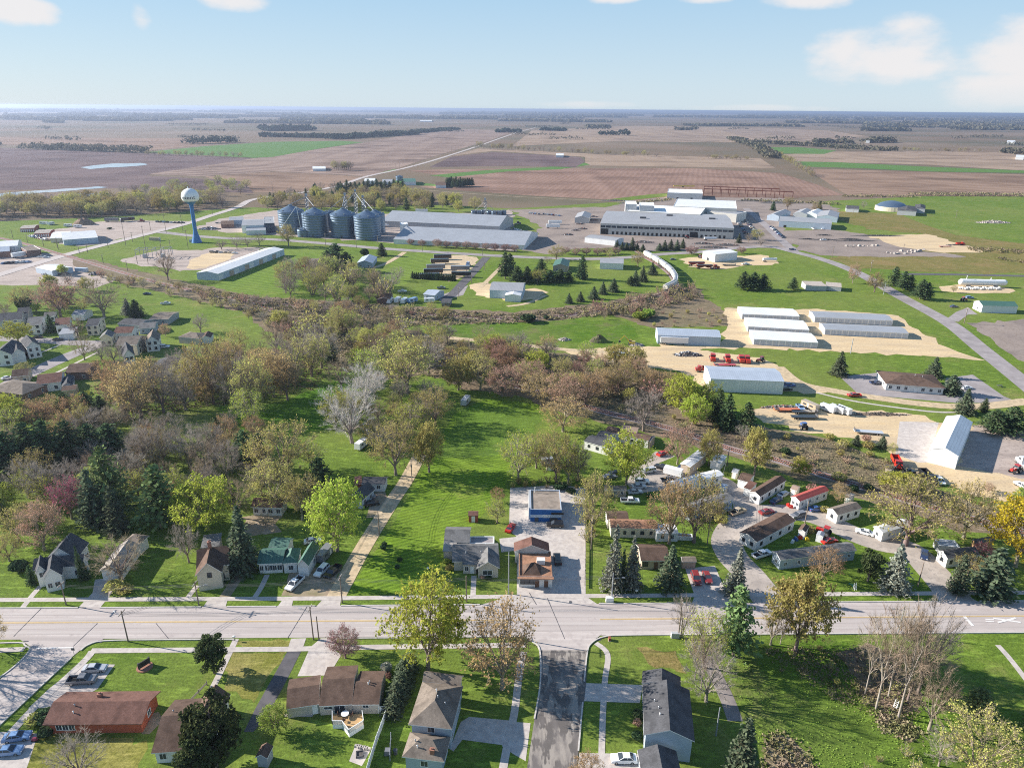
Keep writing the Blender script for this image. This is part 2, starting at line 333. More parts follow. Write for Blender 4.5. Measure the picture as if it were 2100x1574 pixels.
# ---------------------------------------------------------------- setting: ground
g = MB(); g.face([(-60000, -400, -.02), (60000, -400, -.02), (60000, 90000, -.02), (-60000, 90000, -.02)]); struct('ground', g, ['ground_far'])
X0, X1 = -700, 2800
for nm, mat, px, k in [
    # farmland, far to near
    ('field', 'soil_pale', [(1300, 258), (1560, 262), (1700, 268), (1780, 280), (1500, 292), (1400, 289), (1260, 290), (1050, 300), (1090, 268)], 2),
    ('field', 'soil_bands', [(1220, 288), (1350, 276), (1480, 278), (1560, 292), (1490, 290), (1400, 292)], 3),
    ('field', 'soil_bands', [(1480, 268), (1560, 263), (1700, 272), (1760, 285), (1640, 290), (1560, 288)], 3),
    ('field', 'soil', [(X0, 290), (0, 282), (400, 284), (480, 292), (400, 300), (280, 311), (0, 296), (X0, 300)], 2),
    ('field', 'soil_dark', [(X0, 306), (0, 303), (270, 313), (430, 321), (520, 325), (340, 352), (300, 360), (500, 372), (520, 396), (240, 386), (0, 390), (X0, 400)], 2),
    ('field', 'wheat', [(292, 313), (420, 300), (560, 291), (700, 289), (745, 292), (660, 304), (560, 322), (520, 324), (410, 318)], 3),
    ('field', 'soil_striped', [(300, 358), (520, 325), (660, 305), (745, 293), (860, 272), (950, 265), (1060, 268), (1000, 290), (900, 318), (820, 344), (750, 362), (680, 358), (560, 352), (420, 362)], 2),
    ('field', 'soil', [(420, 362), (560, 353), (700, 360), (745, 364), (690, 384), (600, 395), (520, 394)], 2),
    ('field', 'soil_dark', [(880, 343), (925, 322), (1010, 312), (1190, 322), (1200, 332), (1180, 343), (1050, 340), (940, 342)], 3),
    ('field', 'soil_pale', [(925, 320), (985, 303), (1200, 315), (1560, 325), (1590, 345), (1200, 340), (1200, 322), (1010, 310)], 2),
    ('field', 'soil_red', [(840, 350), (920, 347), (1050, 346), (1420, 345), (1600, 355), (1680, 380), (1730, 400), (1600, 408), (1400, 405), (1300, 412), (1100, 402), (960, 392), (860, 384), (940, 366)], 2),
    ('field', 'soil_pale', [(1600, 317), (1710, 311), (1900, 310), (X1, 330), (X1, 346), (2100, 350), (1880, 337), (1700, 333), (1630, 334)], 2),
    ('field', 'soil', [(1650, 346), (1900, 352), (2100, 358), (X1, 372), (X1, 402), (2100, 402), (1740, 402), (1690, 370)], 2),
    ('field', 'wheat', [(1550, 302), (1640, 302), (1715, 309), (1690, 316), (1575, 315)], 3),
    ('field', 'wheat', [(1620, 331), (1720, 333), (1900, 342), (2100, 350), (X1, 362), (X1, 370), (2100, 355), (1900, 352), (1760, 345), (1650, 342)], 3),
    ('field', 'wheat', [(880, 360), (1000, 349), (1120, 343), (1200, 334), (1210, 338), (1150, 347), (1040, 352), (920, 364)], 3),
    ('field', 'wheat', [(720, 355), (740, 342), (800, 342), (815, 348), (770, 358)], 3),
    ('field', 'wheat', [(860, 374), (940, 384), (900, 382), (800, 378), (770, 376), (800, 370)], 3),
    ('pond', 'water', [(168, 343), (205, 338), (235, 336), (290, 335), (307, 338), (270, 341), (225, 344), (190, 346)], 5),
    ('pond', 'water', [(X0, 400), (0, 397), (60, 391), (130, 388), (195, 383), (228, 384), (150, 391), (90, 395), (0, 404), (X0, 408)], 5),
    ('pond', 'water', [(116, 401), (165, 396), (222, 397), (215, 400), (160, 404)], 5),
    # town
    ('meadow', 'meadow', [(X0, 452), (0, 454), (200, 446), (520, 425), (560, 428), (900, 420), (1050, 428), (1330, 410), (1600, 428), (1700, 412), (1900, 402), (2100, 403), (X1, 400), (X1, 1900), (X0, 1900)], 1),
    ('meadow', 'meadow', [(1240, 410), (1330, 399), (1372, 396), (1366, 403), (1290, 411)], 4),
    ('rough_meadow', 'dry_meadow', [(1700, 433), (1900, 440), (2100, 452), (X1, 470), (X1, 600), (2100, 562), (1860, 556), (1760, 550), (1690, 527), (1800, 520), (1900, 480), (1780, 470), (1720, 450)], 2),
    ('rough_meadow', 'meadow', [(1850, 442), (2000, 442), (2100, 452), (X1, 470), (X1, 505), (2100, 500), (1960, 482), (1900, 462)], 3),
    ('meadow', 'mown', [(570, 505), (660, 507), (700, 560), (640, 600), (480, 608), (440, 585), (590, 520)], 2),
    ('meadow', 'mown', [(830, 520), (905, 520), (868, 562), (800, 595), (790, 560), (800, 540)], 2),
    ('meadow', 'lawn', [(1040, 545), (1300, 530), (1370, 575), (1300, 600), (1100, 640), (960, 635), (1000, 590)], 2),
    ('meadow', 'meadow', [(1410, 585), (1560, 540), (1760, 570), (1880, 650), (1990, 720), (1860, 690), (1800, 640), (1660, 630), (1500, 625)], 2),
    ('meadow', 'deep_lawn', [(1540, 725), (2000, 738), (2060, 780), (2000, 770), (1800, 762), (1720, 770), (1730, 798), (1660, 780), (1610, 756)], 2),
    ('meadow', 'deep_lawn', [(1510, 812), (1690, 808), (1760, 822), (1960, 842), (2100, 832), (2160, 850), (2160, 890), (1990, 866), (1880, 850), (1700, 836), (1560, 832)], 2),
    ('meadow', 'lawn', [(390, 645), (480, 650), (560, 690), (640, 720), (560, 730), (440, 705), (340, 700), (300, 665), (290, 630), (330, 610)], 2),
    ('scrub', 'scrub_ground', [(130, 520), (330, 566), (520, 608), (700, 618), (900, 632), (1050, 640), (1250, 618), (1330, 600), (1430, 588), (1450, 612), (1490, 640), (1505, 668), (1340, 672), (1250, 645), (1050, 665), (820, 668), (900, 692), (1000, 707), (1150, 724), (1330, 752), (1400, 790), (1420, 830), (1550, 872), (1700, 900), (1850, 960), (1960, 1020), (2100, 1060), (2150, 1110), (1960, 1085), (1780, 1030), (1560, 955), (1350, 893), (1200, 860), (1050, 812), (960, 800), (880, 770), (780, 780), (650, 735), (560, 690), (500, 640), (330, 600), (110, 545)], 3),
    ('scrub', 'rough_grass', [(860, 672), (950, 663), (1080, 660), (1200, 656), (1290, 658), (1312, 690), (1240, 708), (1100, 697), (950, 690)], 4),
    ('wood_floor', 'scrub_ground', [(180, 790), (420, 760), (640, 715), (700, 745), (660, 790), (560, 830), (420, 836), (250, 850)], 2),
    ('wood_floor', 'rough_grass', [(700, 760), (870, 770), (960, 800), (920, 850), (780, 905), (690, 930), (640, 900), (680, 860)], 2),
    ('wood_floor', 'rough_grass', [(-100, 840), (200, 810), (430, 850), (520, 900), (500, 960), (330, 1000), (60, 1060), (-100, 1080)], 2),
    ('meadow', 'deep_lawn', [(440, 835), (560, 830), (680, 785), (700, 760), (715, 790), (670, 880), (560, 900), (500, 890)], 3),
    ('meadow', 'lawn', [(930, 850), (1000, 815), (1110, 830), (1060, 930), (1030, 1010), (950, 1100), (860, 1215), (710, 1218), (800, 1085), (870, 960)], 3),
    ('meadow', 'crop_rows', [(950, 842), (1060, 830), (1115, 850), (1070, 910), (1010, 935), (890, 940)], 4),
    ('lawn', 'lawn', [(-60, 1120), (60, 1080), (200, 1060), (700, 1110), (690, 1218), (-60, 1226)], 2),
    ('lawn', 'lawn', [(-80, 1230), (1040, 1224), (990, 1239), (-80, 1246)], 2),
    ('lawn', 'lawn', [(190, 1316), (1085, 1307), (1105, 1335), (1100, 1420), (1070, 1600), (500, 1640), (-120, 1640), (60, 1450)], 2),
    ('lawn', 'dry_lawn', [(478, 1313), (596, 1311), (588, 1326), (470, 1327)], 3),
    ('lawn', 'dry_lawn', [(470, 1337), (584, 1336), (560, 1380), (520, 1440), (500, 1425), (455, 1410)], 3),
    ('lawn', 'dry_lawn', [(-60, 1520), (150, 1500), (300, 1520), (270, 1640), (-60, 1640)], 3),
    ('lawn', 'lawn', [(1225, 1305), (1600, 1300), (X1, 1288), (X1, 1700), (1180, 1700), (1203, 1340)], 2),
    ('lawn', 'rough_grass', [(1480, 1330), (1700, 1310), (1860, 1340), (1960, 1420), (1990, 1580), (1900, 1700), (1500, 1700), (1530, 1500)], 3),
    ('lawn', 'scrub_ground', [(1720, 1340), (1780, 1320), (1830, 1345), (1880, 1400), (1900, 1440), (1850, 1470), (1780, 1440)], 4),
    ('lawn', 'dirt', [(1570, 1512), (1600, 1505), (1640, 1530), (1665, 1560), (1670, 1640), (1560, 1640)], 5),
    ('lawn', 'scrub_ground', [(1795, 1466), (1835, 1465), (1890, 1505), (1870, 1520), (1810, 1500)], 5),
    ('lawn', 'dry_meadow', [(1310, 1330), (1380, 1335), (1410, 1380), (1360, 1370), (1330, 1365)], 4),
    ('lawn', 'deep_lawn', [(1205, 1050), (1260, 1030), (1480, 1120), (1490, 1200), (1200, 1216)], 2),
    ('yard', 'yard_gravel', [(395, 470), (440, 452), (520, 438), (560, 432), (790, 438), (1000, 436), (1050, 430), (1050, 470), (1100, 475), (1060, 515), (930, 505), (800, 497), (560, 482), (480, 478)], 3),
    ('yard', 'yard_brown', [(1048, 430), (1240, 424), (1330, 408), (1380, 404), (1600, 406), (1700, 420), (1720, 432), (1600, 455), (1640, 515), (1570, 507), (1420, 513), (1330, 516), (1280, 508), (1200, 508), (1120, 522), (1070, 512), (1110, 470)], 3),
    ('yard', 'yard_brown', [(1596, 474), (1700, 470), (1775, 480), (1840, 500), (1900, 515), (1985, 526), (1700, 527), (1640, 514)], 4),
    ('yard', 'sand', [(1770, 482), (1900, 481), (1955, 496), (2010, 510), (2020, 518), (1930, 518), (1840, 505)], 5),
    ('yard', 'yard_gravel', [(120, 470), (200, 454), (330, 452), (402, 455), (330, 472), (260, 488), (180, 505), (110, 495), (60, 480)], 3),
    ('yard', 'yard_gravel', [(-200, 525), (60, 520), (130, 520), (150, 545), (170, 560), (240, 572), (200, 590), (80, 585), (-200, 580)], 3),
    ('yard', 'yard_gravel', [(240, 535), (330, 512), (420, 512), (470, 506), (545, 507), (440, 552), (385, 556), (330, 548), (290, 545)], 3),
    ('yard', 'sand', [(392, 530), (440, 515), (480, 515), (470, 530), (425, 550), (385, 553)], 4),
    ('yard', 'gravel', [(905, 522), (980, 526), (958, 560), (920, 578), (868, 565)], 3),
    ('yard', 'sand', [(960, 585), (1000, 578), (1060, 595), (1100, 590), (1122, 600), (1105, 612), (1050, 618), (1000, 610), (975, 604)], 3),
    ('yard', 'asphalt_mid', [(905, 605), (960, 585), (950, 605), (900, 618)], 3),
    ('yard', 'sand', [(1482, 632), (1520, 631), (1640, 632), (1840, 646), (1900, 688), (1950, 716), (2012, 737), (1800, 724), (1560, 715), (1400, 715), (1340, 706), (1480, 702), (1500, 662)], 4),
    ('yard', 'sand', [(1160, 722), (1240, 712), (1300, 712), (1400, 706), (1440, 718), (1560, 733), (1600, 752), (1640, 786), (1700, 802), (1690, 808), (1610, 800), (1450, 800), (1400, 762), (1280, 748), (1190, 735)], 5),
    ('yard', 'sand', [(1410, 528), (1560, 522), (1600, 540), (1540, 545), (1480, 552), (1420, 548), (1390, 532)], 4),
    ('yard', 'asphalt_mid', [(1722, 772), (1800, 764), (1815, 790), (1935, 801), (1940, 775), (1995, 768), (2058, 812), (2092, 826), (1960, 826), (1760, 808)], 4),
    ('yard', 'sand', [(1540, 838), (1600, 836), (1720, 838), (1890, 850), (1930, 868), (2000, 872), (2160, 888), (2200, 1010), (2090, 1008), (2062, 1030), (1990, 1012), (1930, 990), (1850, 960), (1800, 908), (1700, 892), (1640, 885), (1560, 862)], 4),
    ('yard', 'concrete', [(1845, 864), (1925, 866), (1905, 948), (1882, 948), (1836, 932)], 5),
    ('yard', 'yard_gravel', [(1965, 955), (1993, 872), (2160, 885), (2160, 985), (2060, 975)], 5),  # darker patch painting in the pole barn's shadow along with a ground stain
    ('yard', 'sand', [(1925, 590), (1995, 578), (2040, 583), (2085, 600), (1990, 601), (1935, 598)], 4),
    ('yard', 'asphalt_mid', [(1985, 630), (1960, 640), (1940, 655), (1965, 660), (1985, 645), (2005, 645)], 4),
    ('yard', 'yard_brown', [(1980, 662), (2100, 655), (X1, 660), (X1, 800), (2100, 745), (2040, 700)], 4),
    ('car_park', 'concrete', [(1046, 1000), (1150, 994), (1200, 1000), (1201, 1223), (1060, 1224), (1060, 1100), (1044, 1088)], 4),
    ('driveway', 'concrete', [(1024, 1104), (1062, 1100), (1062, 1128), (1028, 1132)], 4),
    ('driveway', 'park_road', [(1300, 960), (1345, 925), (1385, 935), (1350, 950), (1385, 975), (1400, 1000), (1300, 1012), (1285, 990)], 4),
    ('driveway', 'concrete', [(1405, 1165), (1466, 1160), (1492, 1221), (1425, 1222)], 4),
    ('driveway', 'concrete', [(195, 1188), (238, 1183), (230, 1215), (205, 1246), (160, 1246), (190, 1215)], 4),
    ('driveway', 'dirt', [(596, 1165), (692, 1158), (694, 1224), (580, 1226)], 4),
    ('driveway', 'dirt', [(715, 1008), (790, 1003), (795, 1020), (770, 1060), (745, 1060), (760, 1030)], 4),
    ('driveway', 'dirt', [(500, 1060), (575, 1055), (570, 1090), (500, 1100)], 4),
    ('driveway', 'concrete', [(415, 1246), (427, 1229), (467, 1229), (462, 1246)], 5), ('driveway', 'concrete', [(568, 1245), (582, 1226), (602, 1226), (598, 1245)], 5),
    ('driveway', 'concrete', [(648, 1244), (665, 1225), (700, 1224), (697, 1244)], 5), ('driveway', 'concrete', [(985, 1240), (1048, 1222), (1201, 1222), (1226, 1239)], 5),
    ('driveway', 'concrete', [(1418, 1238), (1425, 1221), (1492, 1220), (1506, 1237)], 5), ('driveway', 'concrete', [(1925, 1233), (1922, 1216), (1975, 1215), (2005, 1233)], 5),
    ('driveway', 'asphalt_dark', [(590, 1334), (618, 1334), (585, 1400), (552, 1460), (520, 1500), (500, 1500), (525, 1450)], 4),
    ('driveway', 'concrete', [(597, 1309), (628, 1308), (619, 1334), (589, 1334)], 5),
    ('driveway', 'concrete', [(658, 1308), (692, 1308), (682, 1330), (700, 1342), (684, 1368), (676, 1384), (610, 1386), (636, 1327)], 4),
    ('driveway', 'concrete', [(166, 1360), (236, 1362), (200, 1412), (130, 1450), (58, 1452), (100, 1412)], 4),
    ('driveway', 'concrete', [(-60, 1510), (0, 1500), (46, 1500), (78, 1504), (60, 1560), (30, 1640), (-60, 1640)], 4),
    ('driveway', 'concrete', [(962, 1469), (1048, 1477), (1038, 1528), (948, 1516), (930, 1540), (922, 1535), (945, 1480)], 4),
    ('driveway', 'concrete', [(1033, 1478), (1088, 1482), (1078, 1560), (1052, 1545), (1030, 1530)], 4),
    ('driveway', 'concrete', [(1197, 1400), (1318, 1404), (1312, 1441), (1195, 1437)], 5), ('driveway', 'concrete', [(1188, 1543), (1320, 1546), (1320, 1640), (1178, 1640)], 5),
    ('patio', 'concrete', [(728, 1530), (762, 1534), (742, 1570), (716, 1560)], 4), ('patio', 'concrete', [(584, 1462), (645, 1462), (640, 1469), (582, 1469)], 4),
    ('driveway', 'dirt', [(292, 1462), (330, 1462), (336, 1480), (300, 1508), (290, 1505)], 4),
    ('wood_floor', 'scrub_ground', [(1250, 852), (1420, 880), (1560, 930), (1700, 985), (1800, 1010), (1740, 975), (1620, 905), (1500, 865), (1400, 840), (1300, 830)], 5),
]: sheet(nm, px, mat, k)
# roads
for nm, mat, w, px, k in [
    ('road', 'road_concrete', 9, [(1098, 262), (1060, 272), (985, 298), (905, 324), (830, 345), (752, 362), (690, 382), (600, 398), (520, 409), (487, 425), (430, 443), (375, 461), (250, 493), (160, 516), (60, 545), (-120, 600)], 4),
    ('road', 'asphalt_mid', 9.5, [(330, 476), (400, 484), (475, 489), (557, 491), (675, 500), (775, 509), (925, 519), (1050, 526), (1200, 531), (1300, 527), (1360, 521), (1430, 517), (1520, 508), (1580, 506), (1630, 517), (1690, 533), (1760, 560), (1850, 610), (1945, 662), (2012, 715), (2100, 785), (2180, 850)], 5),
    ('road', 'asphalt_mid', 8, [(1630, 517), (1600, 490), (1570, 462), (1545, 440), (1530, 428)], 5),
    ('road', 'asphalt_dark', 6.5, [(998, 527), (975, 553), (950, 580), (925, 606), (905, 612)], 5),
    ('road', 'asphalt_dark', 6, [(1850, 562), (1960, 563), (2100, 566), (2400, 570)], 5),
    ('road', 'asphalt_mid', 9, [(-150, 860), (0, 797), (60, 766), (145, 728), (215, 703), (240, 690)], 5),
    ('road', 'asphalt_mid', 8, [(-150, 690), (0, 694), (90, 698), (160, 703), (215, 703)], 5),
    ('road', 'dirt', 4, [(870, 390), (960, 397), (1050, 403), (1150, 408), (1250, 413), (1310, 415)], 4),
    ('road', 'gravel', 4.5, [(870, 688), (960, 696), (1050, 705), (1150, 716), (1240, 722)], 5),
    ('road', 'gravel', 6, [(1595, 752), (1640, 786), (1720, 803), (1800, 816), (1900, 829), (2000, 834), (2110, 822)], 6),
    ('road', 'gravel', 4.2, [(830, 517), (815, 527), (790, 541), (765, 549)], 5),
    ('road', 'gravel', 3.2, [(1040, 535), (1010, 565), (985, 590)], 5),
    ('road', 'gravel', 3.2, [(1120, 605), (1080, 622), (1040, 628)], 5),
    ('driveway', 'gravel', 4.6, [(862, 930), (833, 985), (808, 1022), (770, 1082), (735, 1140), (705, 1195), (688, 1226)], 6),
    ('driveway', 'dirt', 2.6, [(500, 1160), (480, 1195), (455, 1232)], 4),
    ('road', 'park_road', 8.5, [(1585, 1240), (1538, 1180), (1502, 1140), (1492, 1105), (1522, 1066), (1580, 1050), (1650, 1054), (1700, 1070), (1745, 1092), (1800, 1112), (1865, 1126), (1920, 1180), (1965, 1236)], 5),
    ('road', 'park_road', 7.5, [(1530, 1062), (1528, 1030), (1500, 1003), (1470, 985), (1420, 975), (1370, 965)], 5),
    ('path', 'asphalt_old', 3, [(1447, 1345), (1468, 1385), (1490, 1430), (1508, 1478)], 4),
    ('path', 'concrete', 1.3, [(84, 1200), (65, 1222), (46, 1246)], 4), ('path', 'concrete', 1.3, [(405, 1200), (392, 1216), (383, 1228)], 4), ('path', 'concrete', 1.3, [(548, 1178), (535, 1205), (520, 1228)], 4),
    ('path', 'concrete', 1.3, [(972, 1180), (970, 1222)], 4), ('path', 'concrete', 1.3, [(484, 1310), (440, 1402), (424, 1425)], 4),
    ('path', 'concrete', 1.5, [(1073, 1336), (1065, 1380), (1055, 1460), (1040, 1530), (1020, 1640)], 6),
    ('path', 'concrete', 1.2, [(1222, 1318), (1246, 1342), (1240, 1400), (1235, 1500), (1232, 1640)], 6),
    ('path', 'concrete', 1.6, [(190, 1334), (170, 1358), (75, 1446), (18, 1506), (-60, 1580)], 6),
    ('path', 'concrete', 1.2, [(2046, 1322), (2075, 1355), (2140, 1440)], 4),
    ('path', 'concrete', 1.4, [(0, 748), (70, 728), (150, 695), (160, 690)], 4),
    ('path', 'concrete', 1.4, [(60, 790), (120, 762), (200, 722)], 4),
    ('path', 'concrete', 1.4, [(1675, 805), (1760, 824), (1900, 843), (1960, 845)], 6),
]: ribbon(nm, px, w, mat, k)
# the wide street across the picture, its two side streets, kerbs and sidewalks
sheet('road', [(-500, 1249.5), (2700, 1228), (2700, 1292), (-500, 1315)], 'road_concrete', 6)
sheet('road', [(40, 1310), (215, 1309), (172, 1327), (150, 1345), (0, 1486), (-180, 1660), (-300, 1660), (-180, 1500), (0, 1393), (54, 1342), (63, 1326)], 'road_concrete', 7)
sheet('road', [(1070, 1303), (1234, 1300), (1209, 1320), (1205, 1334), (1106, 1334), (1100, 1322)], 'road_concrete', 7)
sheet('road', [(1106, 1333), (1205, 1333), (1202, 1400), (1183, 1574), (1172, 1660), (1060, 1660), (1081, 1574), (1107, 1400)], 'asphalt_patched', 7)
for f in (.2, .37, .62, .79): ribbon('tyre_track', [(-500, 1249.5 + 65.5 * f), (2700, 1228 + 64 * f)], .8 + f * .4, 'road_track', 7.5, False)
ribbon('kerb', [(-500, 1249.5), (160, 1246)], .3, 'kerb', 7, False, h=.12); ribbon('kerb', [(205, 1246), (412, 1244.5)], .3, 'kerb', 7, False, h=.12)
ribbon('kerb', [(465, 1244), (566, 1243.5)], .3, 'kerb', 7, False, h=.12); ribbon('kerb', [(600, 1243), (647, 1242.6)], .3, 'kerb', 7, False, h=.12); ribbon('kerb', [(699, 1242), (984, 1239.5)], .3, 'kerb', 7, False, h=.12)
ribbon('kerb', [(1228, 1238), (1417, 1236.5)], .3, 'kerb', 7, False, h=.12); ribbon('kerb', [(1625, 1235), (1923, 1233)], .3, 'kerb', 7, False, h=.12); ribbon('kerb', [(2008, 1232.5), (2700, 1228)], .3, 'kerb', 7, False, h=.12)
ribbon('kerb', [(165, 1334), (182, 1322), (215, 1314), (320, 1312), (480, 1311)], .3, 'kerb', 8, h=.12); ribbon('kerb', [(696, 1309), (900, 1307.5), (1065, 1305.5), (1092, 1316), (1107, 1334), (1108, 1400), (1096, 1474)], .3, 'kerb', 8, h=.12)
ribbon('kerb', [(1198, 1398), (1204, 1340), (1212, 1320), (1238, 1306), (1290, 1302.5), (1500, 1301), (1800, 1299), (2700, 1292.5)], .3, 'kerb', 8, h=.12); ribbon('kerb', [(1195, 1440), (1186, 1540)], .3, 'kerb', 8, h=.12)
ribbon('kerb', [(-200, 1330), (20, 1318), (52, 1324), (58, 1338), (0, 1389), (-150, 1480)], .3, 'kerb', 8, h=.12); ribbon('kerb', [(147, 1348), (60, 1430), (-20, 1506), (-100, 1590)], .3, 'kerb', 8, h=.12)
ribbon('sidewalk', [(-500, 1232), (600, 1227), (1048, 1223), (2700, 1210)], 1.5, 'concrete', 6, False)
ribbon('sidewalk', [(186, 1334), (600, 1330.5), (760, 1326.5), (1000, 1323.5), (1078, 1322)], 1.5, 'concrete', 6, False)
ribbon('sidewalk', [(-300, 1346), (0, 1333), (50, 1331)], 1.5, 'concrete', 6, False)
sheet('lawn', [(-200, 1333), (0, 1320), (48, 1322), (52, 1330), (0, 1330), (-200, 1342)], 'lawn', 5)
ribbon('road_marking', [(-500, 1279), (1040, 1270.6)], .16, 'mark_yellow', 9, False); ribbon('road_marking', [(-500, 1280.6), (1040, 1272)], .16, 'mark_yellow', 9, False)
ribbon('road_marking', [(1230, 1269), (2700, 1257.5)], .16, 'mark_yellow', 9, False); ribbon('road_marking', [(1230, 1270.4), (2700, 1259)], .16, 'mark_yellow', 9, False)
for a, b_, w_ in (((1977.5, 1264), (1995, 1283), .75), ((2037, 1267.5), (2093, 1276), .5), ((2046, 1276.3), (2083, 1267), .5), ((2021, 1270), (2038, 1270), .35), ((2021, 1274), (2038, 1274), .35)):
    ribbon('road_marking', [a, b_], w_, 'mark_white', 10, False)
ribbon('road_marking', [(75, 1329), (150, 1328)], .35, 'mark_white', 10, False)
for a, b_ in (((85, 1247), (28, 1305)), ((200, 1278), (150, 1325)), ((320, 1278), (346, 1310)), ((1122, 1226), (1158, 1310)), ((630, 1243), (590, 1308)), ((1085, 1215), (1100, 1240))):
    ribbon('road_crack', [a, b_], .12, 'asphalt_dark', 9, False)
for px in ((170, 1248), (480, 1246), (742, 1244), (1085, 1312), (1228, 1311), (1353, 1239), (1235, 1238), (51, 1317), (205, 1316)):  # drain grates
    p = P(*px); m_ = MB(); m_.box(-.45, .45, -.25, .25, .05, .07); m_.box(-.5, .5, .25, .45, .05, .16)
    o = m_.build('storm_drain', ['steel_dark']); o.location = p; tag(o, 'rusty iron storm drain set in the kerb of the main street', 'drain', 'storm drains along the kerb')
for px in ((1170, 1234), (1160, 1300), (1194, 1324)):
    p = P(*px); m_ = MB(); m_.lathe([(.42, .0), (.42, .075), (.0, .08)], 14)
    o = m_.build('manhole_cover', ['steel_dark']); o.location = p; tag(o, 'round dark manhole cover in the pale street', 'manhole', 'manhole covers in the street')
# railway
def rail(px, sl=True):
    ribbon('railway_ballast', px, 4.6, 'ballast', 6)
    pts = smooth_line([P(x, y) for x, y in px], 8); z = lift(pts, 7)
    m_ = MB()
    for off in (-.75, .75):
        L, Rr = ribbon_pts(pts, .14, off)
        for i in range(len(pts) - 1):
            m_.add([(q.x, q.y, z + .28) for q in (Rr[i], Rr[i + 1], L[i + 1], L[i])], [(0, 1, 2, 3)], 0)
            m_.add([(Rr[i].x, Rr[i].y, z), (Rr[i + 1].x, Rr[i + 1].y, z), (Rr[i + 1].x, Rr[i + 1].y, z + .28), (Rr[i].x, Rr[i].y, z + .28)], [(0, 1, 2, 3)], 0)
    acc = 0
    if sl:
        for i in range(len(pts) - 1):
            d = pts[i + 1] - pts[i]; L_ = d.length; d.normalize(); n = Vector((-d.y, d.x, 0))
            while acc < L_:
                c = pts[i] + d * acc; e = n * 1.3; q = d * .14
                m_.add([(v.x, v.y, z + .14) for v in (c - e - q, c + e - q, c + e + q, c - e + q)], [(3, 2, 1, 0)], 1); acc += .75 if c.length < 330 else 1.5
            acc -= L_
    struct('railway_rails', m_, ['rust_steel', 'wood_grey'])
rail([(-200, 455), (0, 488), (142, 527), (237, 555), (325, 580), (425, 602), (525, 620), (625, 628), (775, 636), (900, 646), (1050, 653), (1175, 645), (1250, 631), (1320, 613), (1362, 601), (1382, 590), (1384, 577), (1371, 559), (1345, 540), (1322, 527), (1300, 512), (1270, 506)], True)
rail([(525, 621), (600, 655), (665, 678), (800, 716), (950, 760), (1100, 803), (1225, 841), (1350, 872), (1425, 895), (1512, 925), (1575, 938), (1682, 972), (1787, 1004), (1975, 1059), (2100, 1092), (2300, 1150)], True)
# ---------------------------------------------------------------- labels from landmarks
LM = []
def near_label(look, px, py):
    c = sorted(LM, key=lambda l: (l[1] - px) ** 2 + ((l[2] - py) * 1.3) ** 2)[:9]
    def rel(l):
        dx, dy = px - l[1], py - l[2]
        if abs(dx) > 1.2 * abs(dy): return 'left of' if dx < 0 else 'right of'
        return 'behind' if dy < 0 else 'in front of'
    for l in c[:3]:
        t = f'{look} {rel(l)} {l[0]}'
        if t not in USED and len(t.split()) <= 16: return t
    for i in range(6):
        for j in range(i + 1, 9):
            if j < len(c):
                for t in (f'{look} between {c[i][0]} and {c[j][0]}', f'{look} {rel(c[i])} {c[i][0]}, {rel(c[j])} {c[j][0]}'):
                    if t not in USED and len(t.split()) <= 16: return t
    for w in ('second', 'third', 'fourth', 'fifth', 'sixth', 'seventh'):
        for l in c[:4]:
            t = f'{w} {look} {rel(l)} {l[0]}'
            if t not in USED and len(t.split()) <= 16: return t
    return f'{look} {rel(c[0])} {c[0][0]}'
